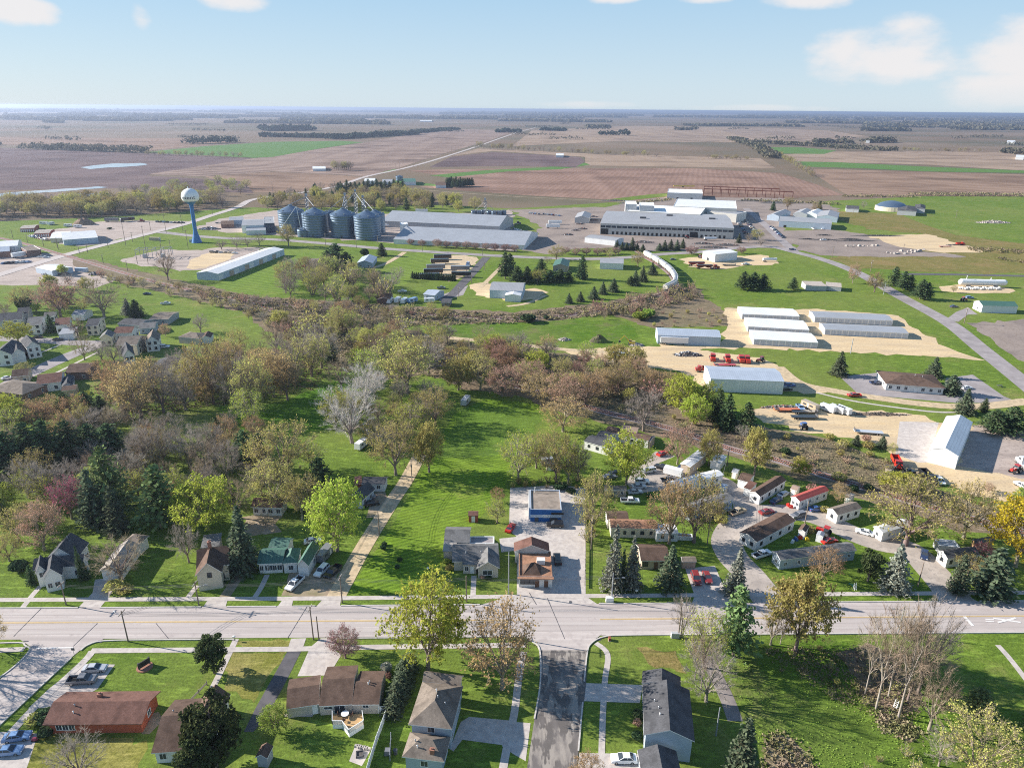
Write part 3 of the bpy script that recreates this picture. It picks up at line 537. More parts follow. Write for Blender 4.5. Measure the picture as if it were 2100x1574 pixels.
# ---------------------------------------------------------------- buildings
def frame(A, B, Cc, h, base):
    z = h if base == 'e' else 0
    pa, pb, pc = P(*A, z), P(*B, z), P(*Cc, h)
    for p in (pa, pb, pc): p.z = 0
    ab, bc = pb - pa, pc - pb
    if bc.length > ab.length:
        v = bc.normalized(); u = Vector((v.y, -v.x, 0))
    else:
        u = ab.normalized(); v = Vector((-u.y, u.x, 0))
    L, D = ab.dot(u), bc.dot(v)
    return (pb - u * L if bc.length > ab.length else pa), u, v, L, D
class Bld:
    def __init__(s, name, label, cat, lm=None, group=None):
        s.a = (name, label, cat, group); s.root = None; s.lm = lm
    def block(s, A, B, Cc, h, roof='x', rise=None, oh=.45, base='e', wall='siding_white', top='shingle_brown', front=0, side=0, rows=1, doors=(), gar=(), roll=0, back=0, wz=.95, ww=1.1, wh=1.25, trim='trim_white', chim=None, vents=0, gt=None, deep=None, ohx=None, rolldoor='door_grey'):
        o, u, v, L, D = frame(A, B, Cc, h, base)
        if deep: D = deep
        L = max(L, 1.5); D = max(D, 1.5)
        if s.root is None:
            s.o = o + u * (L / 2) + v * (D / 2); s.ang = math.atan2(u.y, u.x); s.D0 = D
            s.root = thing(s.a[0], s.a[1], s.a[2], s.o, s.ang, s.a[3])
            if s.lm: LM.append((s.lm, (A[0] + Cc[0]) / 2, max(A[1], B[1])))
        ca, sa = math.cos(-s.ang), math.sin(-s.ang)
        def T(x, y, z):
            w = o + u * x + v * y - s.o
            return (w.x * ca - w.y * sa, w.x * sa + w.y * ca, z)
        ox = oh if ohx is None else ohx
        x0, x1, y0, y1 = (ox, L - ox, oh, D - oh) if base == 'e' else (0, L, 0, D)
        X0_, X1_, Y0_, Y1_ = x0 - ox, x1 + ox, y0 - oh, y1 + oh
        W, Ln = x1 - x0, y1 - y0
        w = MB(); r = MB(); th = .16
        if rise is None: rise = .34 * (Ln if roof in 'x hip' and (roof == 'x' or Ln < W) else W) / 2
        def put(mb, name, mats, par=None):
            mb.v = [T(*p) for p in mb.v]; return mb.build(name, mats, par or s.root)
        c4 = [(x0, y0), (x1, y0), (x1, y1), (x0, y1)]
        if roof in ('x', 'y'):
            if roof == 'x': sl = rise / (Ln / 2 + oh); zt = h + sl * oh
            else: sl = rise / (W / 2 + oh); zt = h + sl * oh
            zr = h + rise
            B4 = [(x, y, 0) for x, y in c4]; T4 = [(x, y, zt - .02) for x, y in c4]
            if roof == 'x':
                ym = (y0 + y1) / 2
                w.face([B4[0], B4[1], T4[1], T4[0]]); w.face([B4[2], B4[3], T4[3], T4[2]])
                w.face([B4[1], B4[2], T4[2], (x1, ym, zr - .02), T4[1]]); w.face([B4[3], B4[0], T4[0], (x0, ym, zr - .02), T4[3]])
                pr = [(Y0_, h), (ym, zr), (Y1_, h), (Y1_, h + th), (ym, zr + th), (Y0_, h + th)]
                a = [(X0_, y, z) for y, z in pr]; b_ = [(X1_, y, z) for y, z in pr]
            else:
                xm = (x0 + x1) / 2
                w.face([B4[1], B4[2], T4[2], T4[1]]); w.face([B4[3], B4[0], T4[0], T4[3]])
                w.face([B4[0], B4[1], T4[1], (xm, y0, zr - .02), T4[0]]); w.face([B4[2], B4[3], T4[3], (xm, y1, zr - .02), T4[2]])
                pr = [(X0_, h), (X0_, h + th), (xm, zr + th), (X1_, h + th), (X1_, h), (xm, zr)]
                a = [(x, Y0_, z) for x, z in pr]; b_ = [(x, Y1_, z) for x, z in pr]
            for k in range(6):
                r.face([a[k], b_[k], b_[(k + 1) % 6], a[(k + 1) % 6]][::-1], 1 if k in ((2, 5) if roof == 'x' else (0, 3)) else 0)
            q = [(0, 1, 4, 5), (1, 2, 3, 4)] if roof == 'x' else [(0, 1, 2, 5), (5, 2, 3, 4)]
            for f in q: r.face([a[k] for k in f], 1); r.face([b_[k] for k in f][::-1], 1)
        elif roof == 'hip':
            for i in range(4):
                p, q = c4[i], c4[(i + 1) % 4]; w.face([(*p, 0), (*q, 0), (*q, h), (*p, h)])
            e = [(X0_, Y0_, h), (X1_, Y0_, h), (X1_, Y1_, h), (X0_, Y1_, h)]; f = [(x, y, z + th) for x, y, z in e]
            if X1_ - X0_ >= Y1_ - Y0_:
                hb = (Y1_ - Y0_) / 2 * .999; ra, rb = (X0_ + hb, (Y0_ + Y1_) / 2, h + rise), (X1_ - hb, (Y0_ + Y1_) / 2, h + rise)
                r.face([f[0], f[1], rb, ra]); r.face([f[1], f[2], rb]); r.face([f[2], f[3], ra, rb]); r.face([f[3], f[0], ra])
            else:
                hb = (X1_ - X0_) / 2 * .999; ra, rb = ((X0_ + X1_) / 2, Y0_ + hb, h + rise), ((X0_ + X1_) / 2, Y1_ - hb, h + rise)
                r.face([f[0], f[1], ra]); r.face([f[1], f[2], rb, ra]); r.face([f[2], f[3], rb]); r.face([f[3], f[0], ra, rb])
            for i in range(4): r.face([e[i], e[(i + 1) % 4], f[(i + 1) % 4], f[i]], 1)
            r.face(e[::-1])
        elif roof == 'shed':   # high at the back
            zb = h + rise
            w.face([(x0, y0, 0), (x1, y0, 0), (x1, y0, h), (x0, y0, h)]); w.face([(x1, y1, 0), (x0, y1, 0), (x0, y1, zb), (x1, y1, zb)])
            w.face([(x1, y0, 0), (x1, y1, 0), (x1, y1, zb), (x1, y0, h)]); w.face([(x0, y1, 0), (x0, y0, 0), (x0, y0, h), (x0, y1, zb)])
            e = [(X0_, Y0_, h), (X1_, Y0_, h), (X1_, Y1_, zb), (X0_, Y1_, zb)]; f = [(x, y, z + th) for x, y, z in e]
            r.face(f); r.face(e[::-1])
            for i in range(4): r.face([e[i], e[(i + 1) % 4], f[(i + 1) % 4], f[i]])
        else:   # flat with a low parapet
            t = .25
            for i in range(4):
                p, q = c4[i], c4[(i + 1) % 4]; w.face([(*p, 0), (*q, 0), (*q, h), (*p, h)])
            ci = [(x0 + t, y0 + t), (x1 - t, y0 + t), (x1 - t, y1 - t), (x0 + t, y1 - t)]
            for i in range(4):
                j = (i + 1) % 4
                w.face([(*c4[i], h), (*c4[j], h), (*ci[j], h), (*ci[i], h)], 1); w.face([(*ci[i], h), (*ci[j], h), (*ci[j], h - .35), (*ci[i], h - .35)], 1)
            r.face([(*p, h - .3) for p in ci])
        put(w, 'wall', [wall, gt or 'trim_white']); s.roof = put(r, 'roof', [top, 'trim_white' if wall[:6] == 'siding' or 'metal' in wall else top])
        # openings
        def onface(mb, face, t, z, ww_, hh, d, m=0, dep0=0):
            if face == 'f': mb.box(t - ww_ / 2, t + ww_ / 2, y0 - d, y0 - dep0, z, z + hh, m)
            elif face == 'b': mb.box(t - ww_ / 2, t + ww_ / 2, y1 + dep0, y1 + d, z, z + hh, m)
            elif face == 'l': mb.box(x0 - d, x0 - dep0, t - ww_ / 2, t + ww_ / 2, z, z + hh, m)
            else: mb.box(x1 + dep0, x1 + d, t - ww_ / 2, t + ww_ / 2, z, z + hh, m)
        def window(face, t, z, a_=ww, b2=wh):
            k = .09
            m1 = MB()
            for dx, w3, dz, h3 in ((-a_ / 2 - k / 2, k, -k, b2 + 2 * k), (a_ / 2 + k / 2, k, -k, b2 + 2 * k), (0, a_, -k, k), (0, a_, b2, k), (0, .05, 0, b2)):
                onface(m1, face, t + dx, z + dz, w3, h3, .08)
            f_ = put(m1, 'window', [trim]); m2 = MB(); onface(m2, face, t, z, a_, b2, .03); put(m2, 'pane', ['glass'], f_)
        for face, n, a_, b_ in (('f', front, x0, x1), ('l', side, y0, y1), ('r', side, y0, y1), ('b', back, x0, x1)):
            for row in range(rows):
                for k in range(n):
                    t = a_ + (b_ - a_) * (k + .5) / n + rnd.uniform(-.2, .2)
                    if face == 'f' and any(abs(t - (x0 + W * d)) < (2.1 if d in gar else 1.3) for d in (*doors, *gar)) and row == 0: continue
                    window(face, t, wz + row * 2.6, ww * rnd.choice((1, 1, .8, 1.15)))
        for d in doors:
            m1 = MB(); onface(m1, 'f', x0 + W * d, .1, 1.0, 2.05, .07); put(m1, 'door', ['door_brown' if trim == 'trim_dark' else 'trim_white'])
        for d in gar:
            m1 = MB(); onface(m1, 'f', x0 + W * d, .02, 2.6, 2.2, .06); put(m1, 'garage_door', [rolldoor])
        if roll:
            for k in range(roll):
                m1 = MB(); wd = W / roll; onface(m1, 'f', x0 + wd * (k + .5), .05, wd * .8, min(h - .35, 2.4), .05); put(m1, 'roll_door', [rolldoor])
        def roofz(x, y):
            if roof == 'x': return h + rise * (1 - abs(y - (y0 + y1) / 2) / (Ln / 2 + oh)) + th
            if roof == 'y': return h + rise * (1 - abs(x - (x0 + x1) / 2) / (W / 2 + oh)) + th
            if roof == 'hip': return h + rise * min(1, min(x - X0_, X1_ - x, y - Y0_, Y1_ - y) / (min(X1_ - X0_, Y1_ - Y0_) / 2)) + th
            return h - .3
        if chim:
            fx, fy, ch = chim[:3]; x, y = x0 + W * fx, y0 + Ln * fy; m1 = MB(); z = roofz(x, y)
            m1.box(x - .4, x + .4, y - .3, y + .3, z - 1.2, z + ch); m1.box(x - .46, x + .46, y - .36, y + .36, z + ch, z + ch + .1); m1.box(x - .15, x + .15, y - .15, y + .15, z + ch + .1, z + ch + .4)
            put(m1, 'chimney', [chim[3] if len(chim) > 3 else 'brick_chimney'], None)
        for k in range(vents):
            x, y = x0 + W * rnd.uniform(.2, .8), y0 + Ln * rnd.uniform(.15, .7); z = roofz(x, y); m1 = MB()
            m1.tube((x, y, z - .2), (x, y, z + .45), .09, .09, 8, 0, True); m1.lathe([(.16, z + .42), (.05, z + .55)], 8, 0, (x, y)); put(m1, 'vent_pipe', ['trim_white' if k % 2 else 'steel'])
        s.T, s.put, s.dim, s.onface, s.window, s.roofz = T, put, (x0, x1, y0, y1, h, zt if roof in 'xy' else h), onface, window, roofz
        return s
# ---------------------------------------------------------------- vehicles (x forward)
def wheels(L, xs, yh, r, w=.24):
    out = []
    for x in xs:
        for sy in (-1, 1):
            m = MB(); y0_, y1_ = sy * (yh - w / 2), sy * (yh + w / 2)
            m.tube((x, y0_, r), (x, y1_, r), r, r, 14, 0, True); m.tube((x, sy * (yh + w / 2), r), (x, sy * (yh + w / 2 + .015), r), r * .6, r * .55, 10, 1, True); out.append(('wheel', m, ['tyre', 'rim']))
    return out
def body_mesh(prof, W, taper=.06):
    m = MB(); n = len(prof)
    rings = [(-W / 2, 0), (-W / 2 + .0, 1), (W / 2, 1), (W / 2, 0)]
    a = [(x, -W / 2 + (taper if z > .75 else 0), z) for x, z in prof]; b_ = [(x, W / 2 - (taper if z > .75 else 0), z) for x, z in prof]
    m.add(a + b_, [tuple(range(n)), tuple(range(2 * n - 1, n - 1, -1))] + [((k + 1) % n, k, n + k, n + (k + 1) % n) for k in range(n)])
    return m
def cabin(xa, xb, xc, xd, z0, z1, W, tw=.2):
    "glass house from xa..xd at z0 to xb..xc at z1, roof panel on top, pillars"
    gl = MB(); y0_, y1_ = W / 2, W / 2 - tw
    vs = [(xa, -y0_, z0), (xd, -y0_, z0), (xd, y0_, z0), (xa, y0_, z0), (xb, -y1_, z1), (xc, -y1_, z1), (xc, y1_, z1), (xb, y1_, z1)]
    gl.add(vs, [(0, 1, 5, 4), (1, 2, 6, 5), (2, 3, 7, 6), (3, 0, 4, 7)])
    rf = MB(); rf.box(xb - .06, xc + .06, -y1_ - .03, y1_ + .03, z1 - .03, z1 + .06, 0, .08, .08)
    for p, q in ((0, 4), (1, 5), (2, 6), (3, 7)): rf.tube(vs[p], vs[q], .05, .05, 4)
    xm = (xb + xc) / 2 - .1
    for sy in (-1, 1): rf.tube((xm, sy * y0_, z0), (xm, sy * y1_, z1), .05, .05, 4)
    return gl, rf
def lights(xf, xr, W, z):
    out = []
    for sy in (-1, 1):
        m = MB(); m.box(xf - .12, xf + .02, sy * (W / 2 - .28) - .16, sy * (W / 2 - .28) + .16, z - .08, z + .08); out.append(('headlight', m, ['lamp_clear']))
        m = MB(); m.box(xr - .02, xr + .1, sy * (W / 2 - .22) - .14, sy * (W / 2 - .22) + .14, z - .05, z + .13); out.append(('taillight', m, ['lamp_red']))
    return out
def car_parts(kind):
    if kind == 'sedan':
        W = 1.8; b_ = body_mesh([(-2.35, .3), (2.3, .3), (2.38, .5), (2.33, .72), (2.1, .84), (1.05, .98), (-1.75, 1.02), (-2.3, .96), (-2.4, .6)], W)
        g_, r_ = cabin(-1.75, -1.05, .15, 1.02, .98, 1.42, 1.66, .2); ws = wheels(4.7, (-1.4, 1.45), .8, .32); li = lights(2.34, -2.38, W, .66)
    elif kind == 'suv':
        W = 1.92; b_ = body_mesh([(-2.35, .4), (2.35, .4), (2.42, .6), (2.38, .92), (2.15, 1.05), (1.1, 1.12), (-2.3, 1.14), (-2.4, .7)], W)
        g_, r_ = cabin(-2.28, -2.05, .2, 1.1, 1.1, 1.72, 1.8, .16); ws = wheels(4.8, (-1.4, 1.45), .84, .38); li = lights(2.38, -2.36, W, .82)
    elif kind == 'pickup':
        W = 1.98; b_ = body_mesh([(-2.85, .5), (2.75, .5), (2.85, .7), (2.8, 1.0), (2.55, 1.12), (1.5, 1.16), (-.75, 1.16), (-.75, .75), (-2.75, .75), (-2.85, .75)], W, .03)
        for sy in (-1, 1): b_.box(-2.85, -.75, sy * .96 - .06, sy * .96 + .06, .74, 1.16)
        b_.box(-2.88, -2.78, -.96, .96, .74, 1.14); b_.box(-2.76, -.78, -.9, .9, .75, .765, 1)
        g_, r_ = cabin(-.75, -.55, .75, 1.5, 1.14, 1.74, 1.84, .18); ws = wheels(5.7, (-1.75, 1.8), .86, .4); li = lights(2.8, -2.86, W, .88)
        return [('body', b_, ['*', 'tyre']), ('window', g_, ['glass']), ('cab_roof', r_, ['*'])] + ws + li
    elif kind == 'van':
        W = 1.95; b_ = body_mesh([(-2.5, .4), (2.4, .4), (2.5, .6), (2.45, .95), (1.85, 1.12), (-2.5, 1.14)], W)
        g_, r_ = cabin(-2.5, -2.45, 1.05, 1.82, 1.1, 1.95, 1.9, .12); ws = wheels(5, (-1.5, 1.6), .86, .36); li = lights(2.46, -2.48, W, .8)
    elif kind == 'tractor_unit':   # long-nosed highway truck
        W = 2.3; b_ = body_mesh([(-3.6, .75), (3.2, .55), (3.3, .8), (3.25, 1.9), (1.3, 2.1), (1.3, 3.1), (-.9, 3.3), (-.9, 1.1), (-3.6, 1.1)], W, .1)
        g_ = MB(); g_.box(1.2, 1.34, -.95, .95, 2.15, 2.9); r_ = MB(); r_.box(.1, 1.0, -1.2, 1.2, 2.1, 2.8, 0)
        ws = wheels(7, (-3.0, -1.8, 2.3), 1.0, .52, .4); li = lights(3.2, -3.6, W, 1.0)
        for sy in (-1, 1): b_.tube((-1.1, sy * 1.0, 1.0), (-1.1, sy * 1.0, 3.7), .09, .09, 6, 1); b_.tube((-.2, sy * 1.2, .7), (1.0, sy * 1.2, .7), .3, .3, 8, 1, True)
        return [('body', b_, ['*', 'rim']), ('window', g_, ['glass']), ('side_window', r_, ['glass'])] + ws + li
    elif kind == 'dump_truck':
        W = 2.3; b_ = MB(); b_.box(-4.2, 3.4, -.55, .55, .75, 1.1, 1); b_.box(1.0, 3.5, -1.1, 1.1, .8, 1.9, 0, .1, .1); b_.box(.9, 2.4, -1.1, 1.1, 1.8, 2.9, 0, .15, .1)
        g_ = MB(); g_.box(2.2, 2.42, -.95, .95, 2.0, 2.6); r_ = MB()
        r_.add([(-4.4, -1.2, 1.2), (.6, -1.2, 1.2), (.6, 1.2, 1.2), (-4.4, 1.2, 1.2)], [(0, 1, 2, 3)], 1)
        for y in (-1.2, 1.1): r_.box(-4.4, .6, y, y + .1, 1.15, 2.5)
        r_.box(.5, .6, -1.2, 1.2, 1.15, 2.8); r_.box(-4.4, -4.3, -1.2, 1.2, 1.15, 2.3)
        return [('cab', b_, ['*', 'steel_dark']), ('window', g_, ['glass']), ('dump_bed', r_, ['*', 'steel_dark'])] + wheels(8, (-3.3, -2.1, 2.4), 1.0, .52, .4) + lights(3.5, -4.3, W, 1.1)
    elif kind == 'box_trailer':
        b_ = MB(); b_.box(-6.8, 6.8, -1.28, 1.28, 1.15, 4.0); d = MB(); d.box(-6.86, -6.8, -1.2, 1.2, 1.2, 3.9); lg = MB()
        for sy in (-1, 1): lg.box(4.4, 4.6, sy * .9 - .1, sy * .9 + .1, 0, 1.15)
        return [('box_body', b_, ['*']), ('rear_door', d, ['door_grey']), ('landing_leg', lg, ['steel_dark'])] + wheels(13, (-5.6, -4.3), 1.0, .5, .4)
    elif kind == 'small_trailer':
        b_ = MB(); b_.box(-3, 3, -1.15, 1.15, .55, 2.7, 0, .06, .06); t = MB(); t.tube((3, .5, .6), (4.3, 0, .55), .06, .06, 5); t.tube((3, -.5, .6), (4.3, 0, .55), .06, .06, 5)
        d = MB(); d.box(.6, 1.4, -1.19, -1.1, .7, 2.3); g_ = MB(); g_.box(-1.8, -.6, -1.18, -1.1, 1.5, 2.1)
        return [('box_body', b_, ['*']), ('tow_bar', t, ['steel_dark']), ('door', d, ['door_grey']), ('window', g_, ['glass'])] + wheels(6, (-.5, .4), 1.0, .36)
    elif kind == 'flat_trailer':
        b_ = MB(); b_.box(-5, 5, -1.2, 1.2, .85, 1.05); b_.box(-5, 5, -.4, .4, .6, .85, 1); r_ = MB()
        r_.box(4.6, 4.8, -1.2, 1.2, 1.05, 1.8)
        return [('deck', b_, ['*', 'steel_dark']), ('headboard', r_, ['steel_dark'])] + wheels(10, (-3.8, -2.8), 1.0, .42, .35)
    elif kind == 'hopper_trailer':
        b_ = MB(); b_.box(-6, 6, -1.25, 1.25, 1.9, 3.0, 0)
        for x in (-5.9, 0.1):
            b_.add([(x, -1.25, 1.9), (x + 5.8, -1.25, 1.9), (x + 5.8, 1.25, 1.9), (x, 1.25, 1.9), (x + 2.5, -.4, .8), (x + 3.3, -.4, .8), (x + 3.3, .4, .8), (x + 2.5, .4, .8)], [(0, 4, 5, 1), (1, 5, 6, 2), (2, 6, 7, 3), (3, 7, 4, 0)])
        t = MB(); t.box(-5.9, 5.9, -1.15, 1.15, 3.0, 3.15, 0)
        return [('hopper_body', b_, ['*']), ('tarp', t, ['steel_dark'])] + wheels(12, (-5, -3.8), 1.0, .5, .4)
    elif kind == 'tank_trailer':
        b_ = MB(); b_.tube((-5.5, 0, 2.1), (5.5, 0, 2.1), 1.1, 1.1, 16, 0, True); t = MB(); t.box(-3, 3, -.3, .3, 3.15, 3.3)
        return [('tank', b_, ['*']), ('walkway', t, ['steel'])] + wheels(11, (-4.5, -3.3), 1.0, .5, .4)
    elif kind == 'farm_tractor':
        b_ = MB(); b_.box(.2, 2.3, -.45, .45, .9, 1.7, 0, .05, .05); b_.box(-1.2, .4, -.5, .5, .7, 1.3, 1); g_ = MB(); g_.box(-1.1, .2, -.75, .75, 1.4, 2.6, 0, .1, .1); r_ = MB(); r_.box(-1.2, .3, -.8, .8, 2.6, 2.75)
        o = [('hood', b_, ['*', 'steel_dark']), ('cab_glass', g_, ['glass']), ('cab_roof', r_, ['*'])]
        return o + wheels(3, (-.8,), .95, .85, .5) + wheels(3, (1.7,), .8, .5, .35)
    elif kind == 'excavator':
        b_ = MB(); b_.box(-1.6, 1.4, -1.3, 1.3, 1.0, 2.0, 0, .1, .1); b_.box(.2, 1.5, .2, 1.25, 2.0, 3.0, 0, .1, .1); g_ = MB(); g_.box(.3, 1.55, .15, 1.3, 2.2, 2.85)
        t = MB()
        for sy in (-1, 1): t.box(-2, 2, sy * 1.1 - .3, sy * 1.1 + .3, 0, .9, 0, .25)
        bo = MB(); bo.tube((1.3, -.3, 1.8), (4.0, -.3, 4.6), .3, .25, 4, 0, True); bo.tube((4.0, -.3, 4.6), (6.2, -.3, 2.0), .22, .18, 4, 0, True)
        bu = MB(); bu.box(5.7, 6.8, -.8, .2, .9, 2.0, 0, .2)
        return [('cab', b_, ['*']), ('window', g_, ['glass']), ('track', t, ['steel_dark']), ('boom', bo, ['*']), ('bucket', bu, ['steel_dark'])]
    elif kind == 'camper':
        b_ = MB(); b_.prism([(-3.5, .5), (3.4, .5), (3.6, 1.2), (3.3, 2.8), (-3.4, 2.9), (-3.6, 1.0)], -1.2, 1.2); g_ = MB(); g_.box(-2.4, -1.0, -1.23, 1.23, 1.6, 2.2); g_.box(.6, 2.2, -1.23, 1.23, 1.6, 2.2); d = MB(); d.box(-.5, .2, -1.24, -1.15, .6, 2.4)
        return [('camper_body', b_, ['*']), ('window', g_, ['glass']), ('door', d, ['door_grey'])] + wheels(7, (-.4, .5), 1.05, .36)
    return [('body', b_, ['*']), ('window', g_, ['glass']), ('cabin_roof', r_, ['*'])] + ws + li
CARS = {}
def veh_mesh(kind, far):
    if (kind, far) not in CARS:
        ps = car_parts(kind)
        if far:
            j = MB(); mats = []
            for n, m, mt in ps:
                k = []
                for x in mt:
                    if x not in mats: mats.append(x)
                    k.append(mats.index(x))
                i = len(j.v); j.v += m.v; j.f += [tuple(q + i for q in f) for f in m.f]; j.m += [k[q] for q in m.m]
            ps = [('vehicle', j, mats)]
        CARS[kind, far] = [(n, m.mesh(kind + '_' + n, ['paint_white' if x == '*' else x for x in mt]), [i for i, x in enumerate(mt) if x == '*']) for n, m, mt in ps]
    return CARS[kind, far]
KIND = dict(sedan=('parked_car', 'car'), suv=('parked_car', 'car'), pickup=('pickup_truck', 'pickup truck'), van=('parked_van', 'van'), tractor_unit=('truck_tractor', 'truck'), dump_truck=('dump_truck', 'truck'), box_trailer=('box_trailer', 'trailer'), small_trailer=('enclosed_trailer', 'trailer'), flat_trailer=('flatbed_trailer', 'trailer'), hopper_trailer=('grain_trailer', 'trailer'), tank_trailer=('tank_trailer', 'trailer'), farm_tractor=('farm_tractor', 'tractor'), excavator=('excavator', 'excavator'), camper=('camper_trailer', 'camper'))
def vehicle(kind, col, px, py, head, label=None, group=None, far=None, s=1.0, z=0):
    p = P(px, py); far = (p.length > 330) if far is None else far
    nm, cat = KIND[kind]
    base = 'carpaint_' if col == 'blue' else 'paint_'
    paint = MATS.get(base + col) or MATS[col]
    words = dict(paleblue='pale blue', darkred='dark red').get(col, col)
    if not label: label = near_label(f"{words} {dict(suv='sport utility car', sedan='sedan').get(kind, nm.replace('_', ' '))} parked", px, py)
    if far:
        n, me, st = veh_mesh(kind, True)[0]; o = link(nm, me)
        for i in st: o.material_slots[i].link = 'OBJECT'; o.material_slots[i].material = paint
        tag(o, label, cat, group)
    else:
        o = thing(nm, label, cat, group=group)
        for n, me, st in veh_mesh(kind, False):
            c = link(n, me, o)
            for i in st: c.material_slots[i].link = 'OBJECT'; c.material_slots[i].material = paint
    o.location = (p.x, p.y, z); o.rotation_euler = (0, 0, R(head)); o.scale = (s, s, s)
    return o
# ---------------------------------------------------------------- trees
def rv(r, s=1): return Vector((r.gauss(0, s), r.gauss(0, s), r.gauss(0, s)))
def quad(mb, c, s, r, m=0, up=.0, asp=1.0):
    n = rv(r).normalized(); n.z = abs(n.z) + up; n.normalize(); u = n.orthogonal().normalized()
    a = r.uniform(0, 6.28); w = n.cross(u); u, w = u * math.cos(a) + w * math.sin(a), w * math.cos(a) - u * math.sin(a)
    u *= s * .5; w *= s * .5 * asp
    mb.face([c - u - w, c + u - w * .6, c + u * .8 + w, c - u * .7 + w], m)
def sliver(mb, a, b, w, r, m=1):
    d = (b - a); u = d.cross(rv(r)); u.normalize(); u *= w / 2
    mb.face([a - u, a + u, b], m)
def decid(seed, nleaf, lsize, rx=4.4, zc=5.9, rz=4.1, fork=1.5, mains=7, ntip=170, twigs=14, rad=.26, hollow=.4, tw=.05):
    "round spreading crown: limbs fork toward clusters of branch ends, sprays of twigs at every end, leaf flecks along the twigs; about 10 m tall"
    r = random.Random(seed); tr = MB(); cw = MB(); ends = []
    lobes = [(rv(r).normalized(), r.uniform(-.3, .28)) for _ in range(7)]; pts = []
    while len(pts) < ntip:
        d = rv(r).normalized(); g = hollow + (1 - hollow) * r.random() ** .45
        for l, a in lobes: g *= 1 + a * max(0, d.dot(l)) ** 3
        p = Vector((d.x * rx * g, d.y * rx * g, zc + d.z * rz * g))
        if p.z > fork + .5 + .25 * math.hypot(p.x, p.y): pts.append(p)
    def split(ps, k):
        cs = r.sample(ps, min(k, len(ps)))
        for _ in range(4):
            gs = [[] for _ in cs]
            for p in ps: gs[min(range(len(cs)), key=lambda i: (p - cs[i]).length_squared)].append(p)
            cs = [sum(g, Vector()) / len(g) if g else c for g, c in zip(gs, cs)]
        return [(c, g) for c, g in zip(cs, gs) if g]
    def limb(mb, a, c, e, r0, r1, n, sides, m=0):
        q = a; out = [a]
        for k in range(1, n + 1):
            t = k / n; p = a * (1 - t) ** 2 + c * (2 * t * (1 - t)) + e * t * t + (rv(r, .05 * (e - a).length / n) if k < n else Vector())
            mb.tube(q, p, r0 + (r1 - r0) * (k - 1) / n, r0 + (r1 - r0) * t, sides, m); q = p; out.append(p)
        return out
    F0 = Vector((r.uniform(-.12, .12), r.uniform(-.12, .12), fork)); tr.tube((0, 0, -.1), (F0.x * .5, F0.y * .5, fork * .5), rad * 1.25, rad, 8); tr.tube((F0.x * .5, F0.y * .5, fork * .5), F0, rad, rad * .9, 8)
    for c, g in split(pts, mains):
        e = F0.lerp(c, .66); L1 = limb(tr, F0, F0.lerp(e, .35) + Vector((0, 0, (e - F0).length * .22)), e, rad * .6, rad * .26, 5, 5)
        for c2, g2 in split(g, max(2, len(g) // 5)):
            s = L1[r.choice((2, 3, 4, 5))]; e2 = s.lerp(c2, .7); L2 = limb(tr, s, s.lerp(e2, .4) + Vector((0, 0, (e2 - s).length * .15)), e2, rad * .26, rad * .1, 3, 4)
            for p in g2:
                s2 = L2[r.choice((1, 2, 3))]; L3 = limb(cw, s2, s2.lerp(p, .5) + Vector((0, 0, (p - s2).length * .12)), p, rad * .11, rad * .05, 2, 3, 1)
                out = (p - Vector((0, 0, zc - 2.5))).normalized(); dr = ((p - s2).normalized() + out * .6 + Vector((0, 0, .25))).normalized()
                for k in range(twigs):
                    b_ = L3[1].lerp(p, r.random() ** .6); f = b_ + (dr * .9 + rv(r, .42)).normalized() * r.uniform(.4, 1.6); sliver(cw, b_, f, tw, r); ends += [f, b_.lerp(f, .6)]
                    h_ = b_.lerp(f, r.uniform(.3, .8)); f2 = h_ + (dr * .4 + rv(r, .55)).normalized() * r.uniform(.3, .7); sliver(cw, h_, f2, tw * .8, r); ends.append(f2)
    for k in range(nleaf):
        t = ends[r.randrange(len(ends))]; quad(cw, t + rv(r, .1), lsize * r.uniform(.6, 1.4), r, 0, .15)
    zmax = sorted(t.z for t in ends)[int(len(ends) * .99)]; rm = sorted(math.hypot(t.x, t.y) for t in ends)[int(len(ends) * .9)]
    return tr, cw, zmax, rm
def conifer(seed, R0=2.3, H_=10., n=30, br=9, clump=.5, droop=.35, gap=0., power=.8, z0=.5, tip=.0):
    r = random.Random(seed); tr = MB(); cw = MB(); tr.tube((0, 0, -.1), (0, 0, H_ * .95), .2, .03, 7)
    for i in range(n):
        f = (i + r.uniform(-.3, .3)) / n; z = z0 + (H_ - z0) * f; rad = R0 * max(0.03, (1 - f)) ** power * r.uniform(.82, 1.1)
        nb = max(4, int(br * (1 - .5 * f))); ph = r.uniform(0, 6.28)
        for k in range(nb):
            if r.random() < gap: continue
            a = ph + 6.283 * k / nb + r.uniform(-.25, .25); L = rad * r.uniform(.78, 1.12); steps = max(2, int(L / (clump * .62)))
            if L > 1: sliver(cw, Vector((0, 0, z)), Vector((math.cos(a) * L, math.sin(a) * L, z - droop * L * .6)), .09, r, 1)
            for s in range(steps):
                t = (s + .7) / steps; p = Vector((math.cos(a) * L * t, math.sin(a) * L * t, z - droop * L * t * t + .12 * t * L * (1 if tip else 0)))
                quad(cw, p + rv(r, clump * .16), clump * r.uniform(.75, 1.25) * (1.15 - .35 * t), r, 0, .35, .8)
    quad(cw, Vector((0, 0, H_)), clump * .6, r)
    return tr, cw, H_, R0 * .86
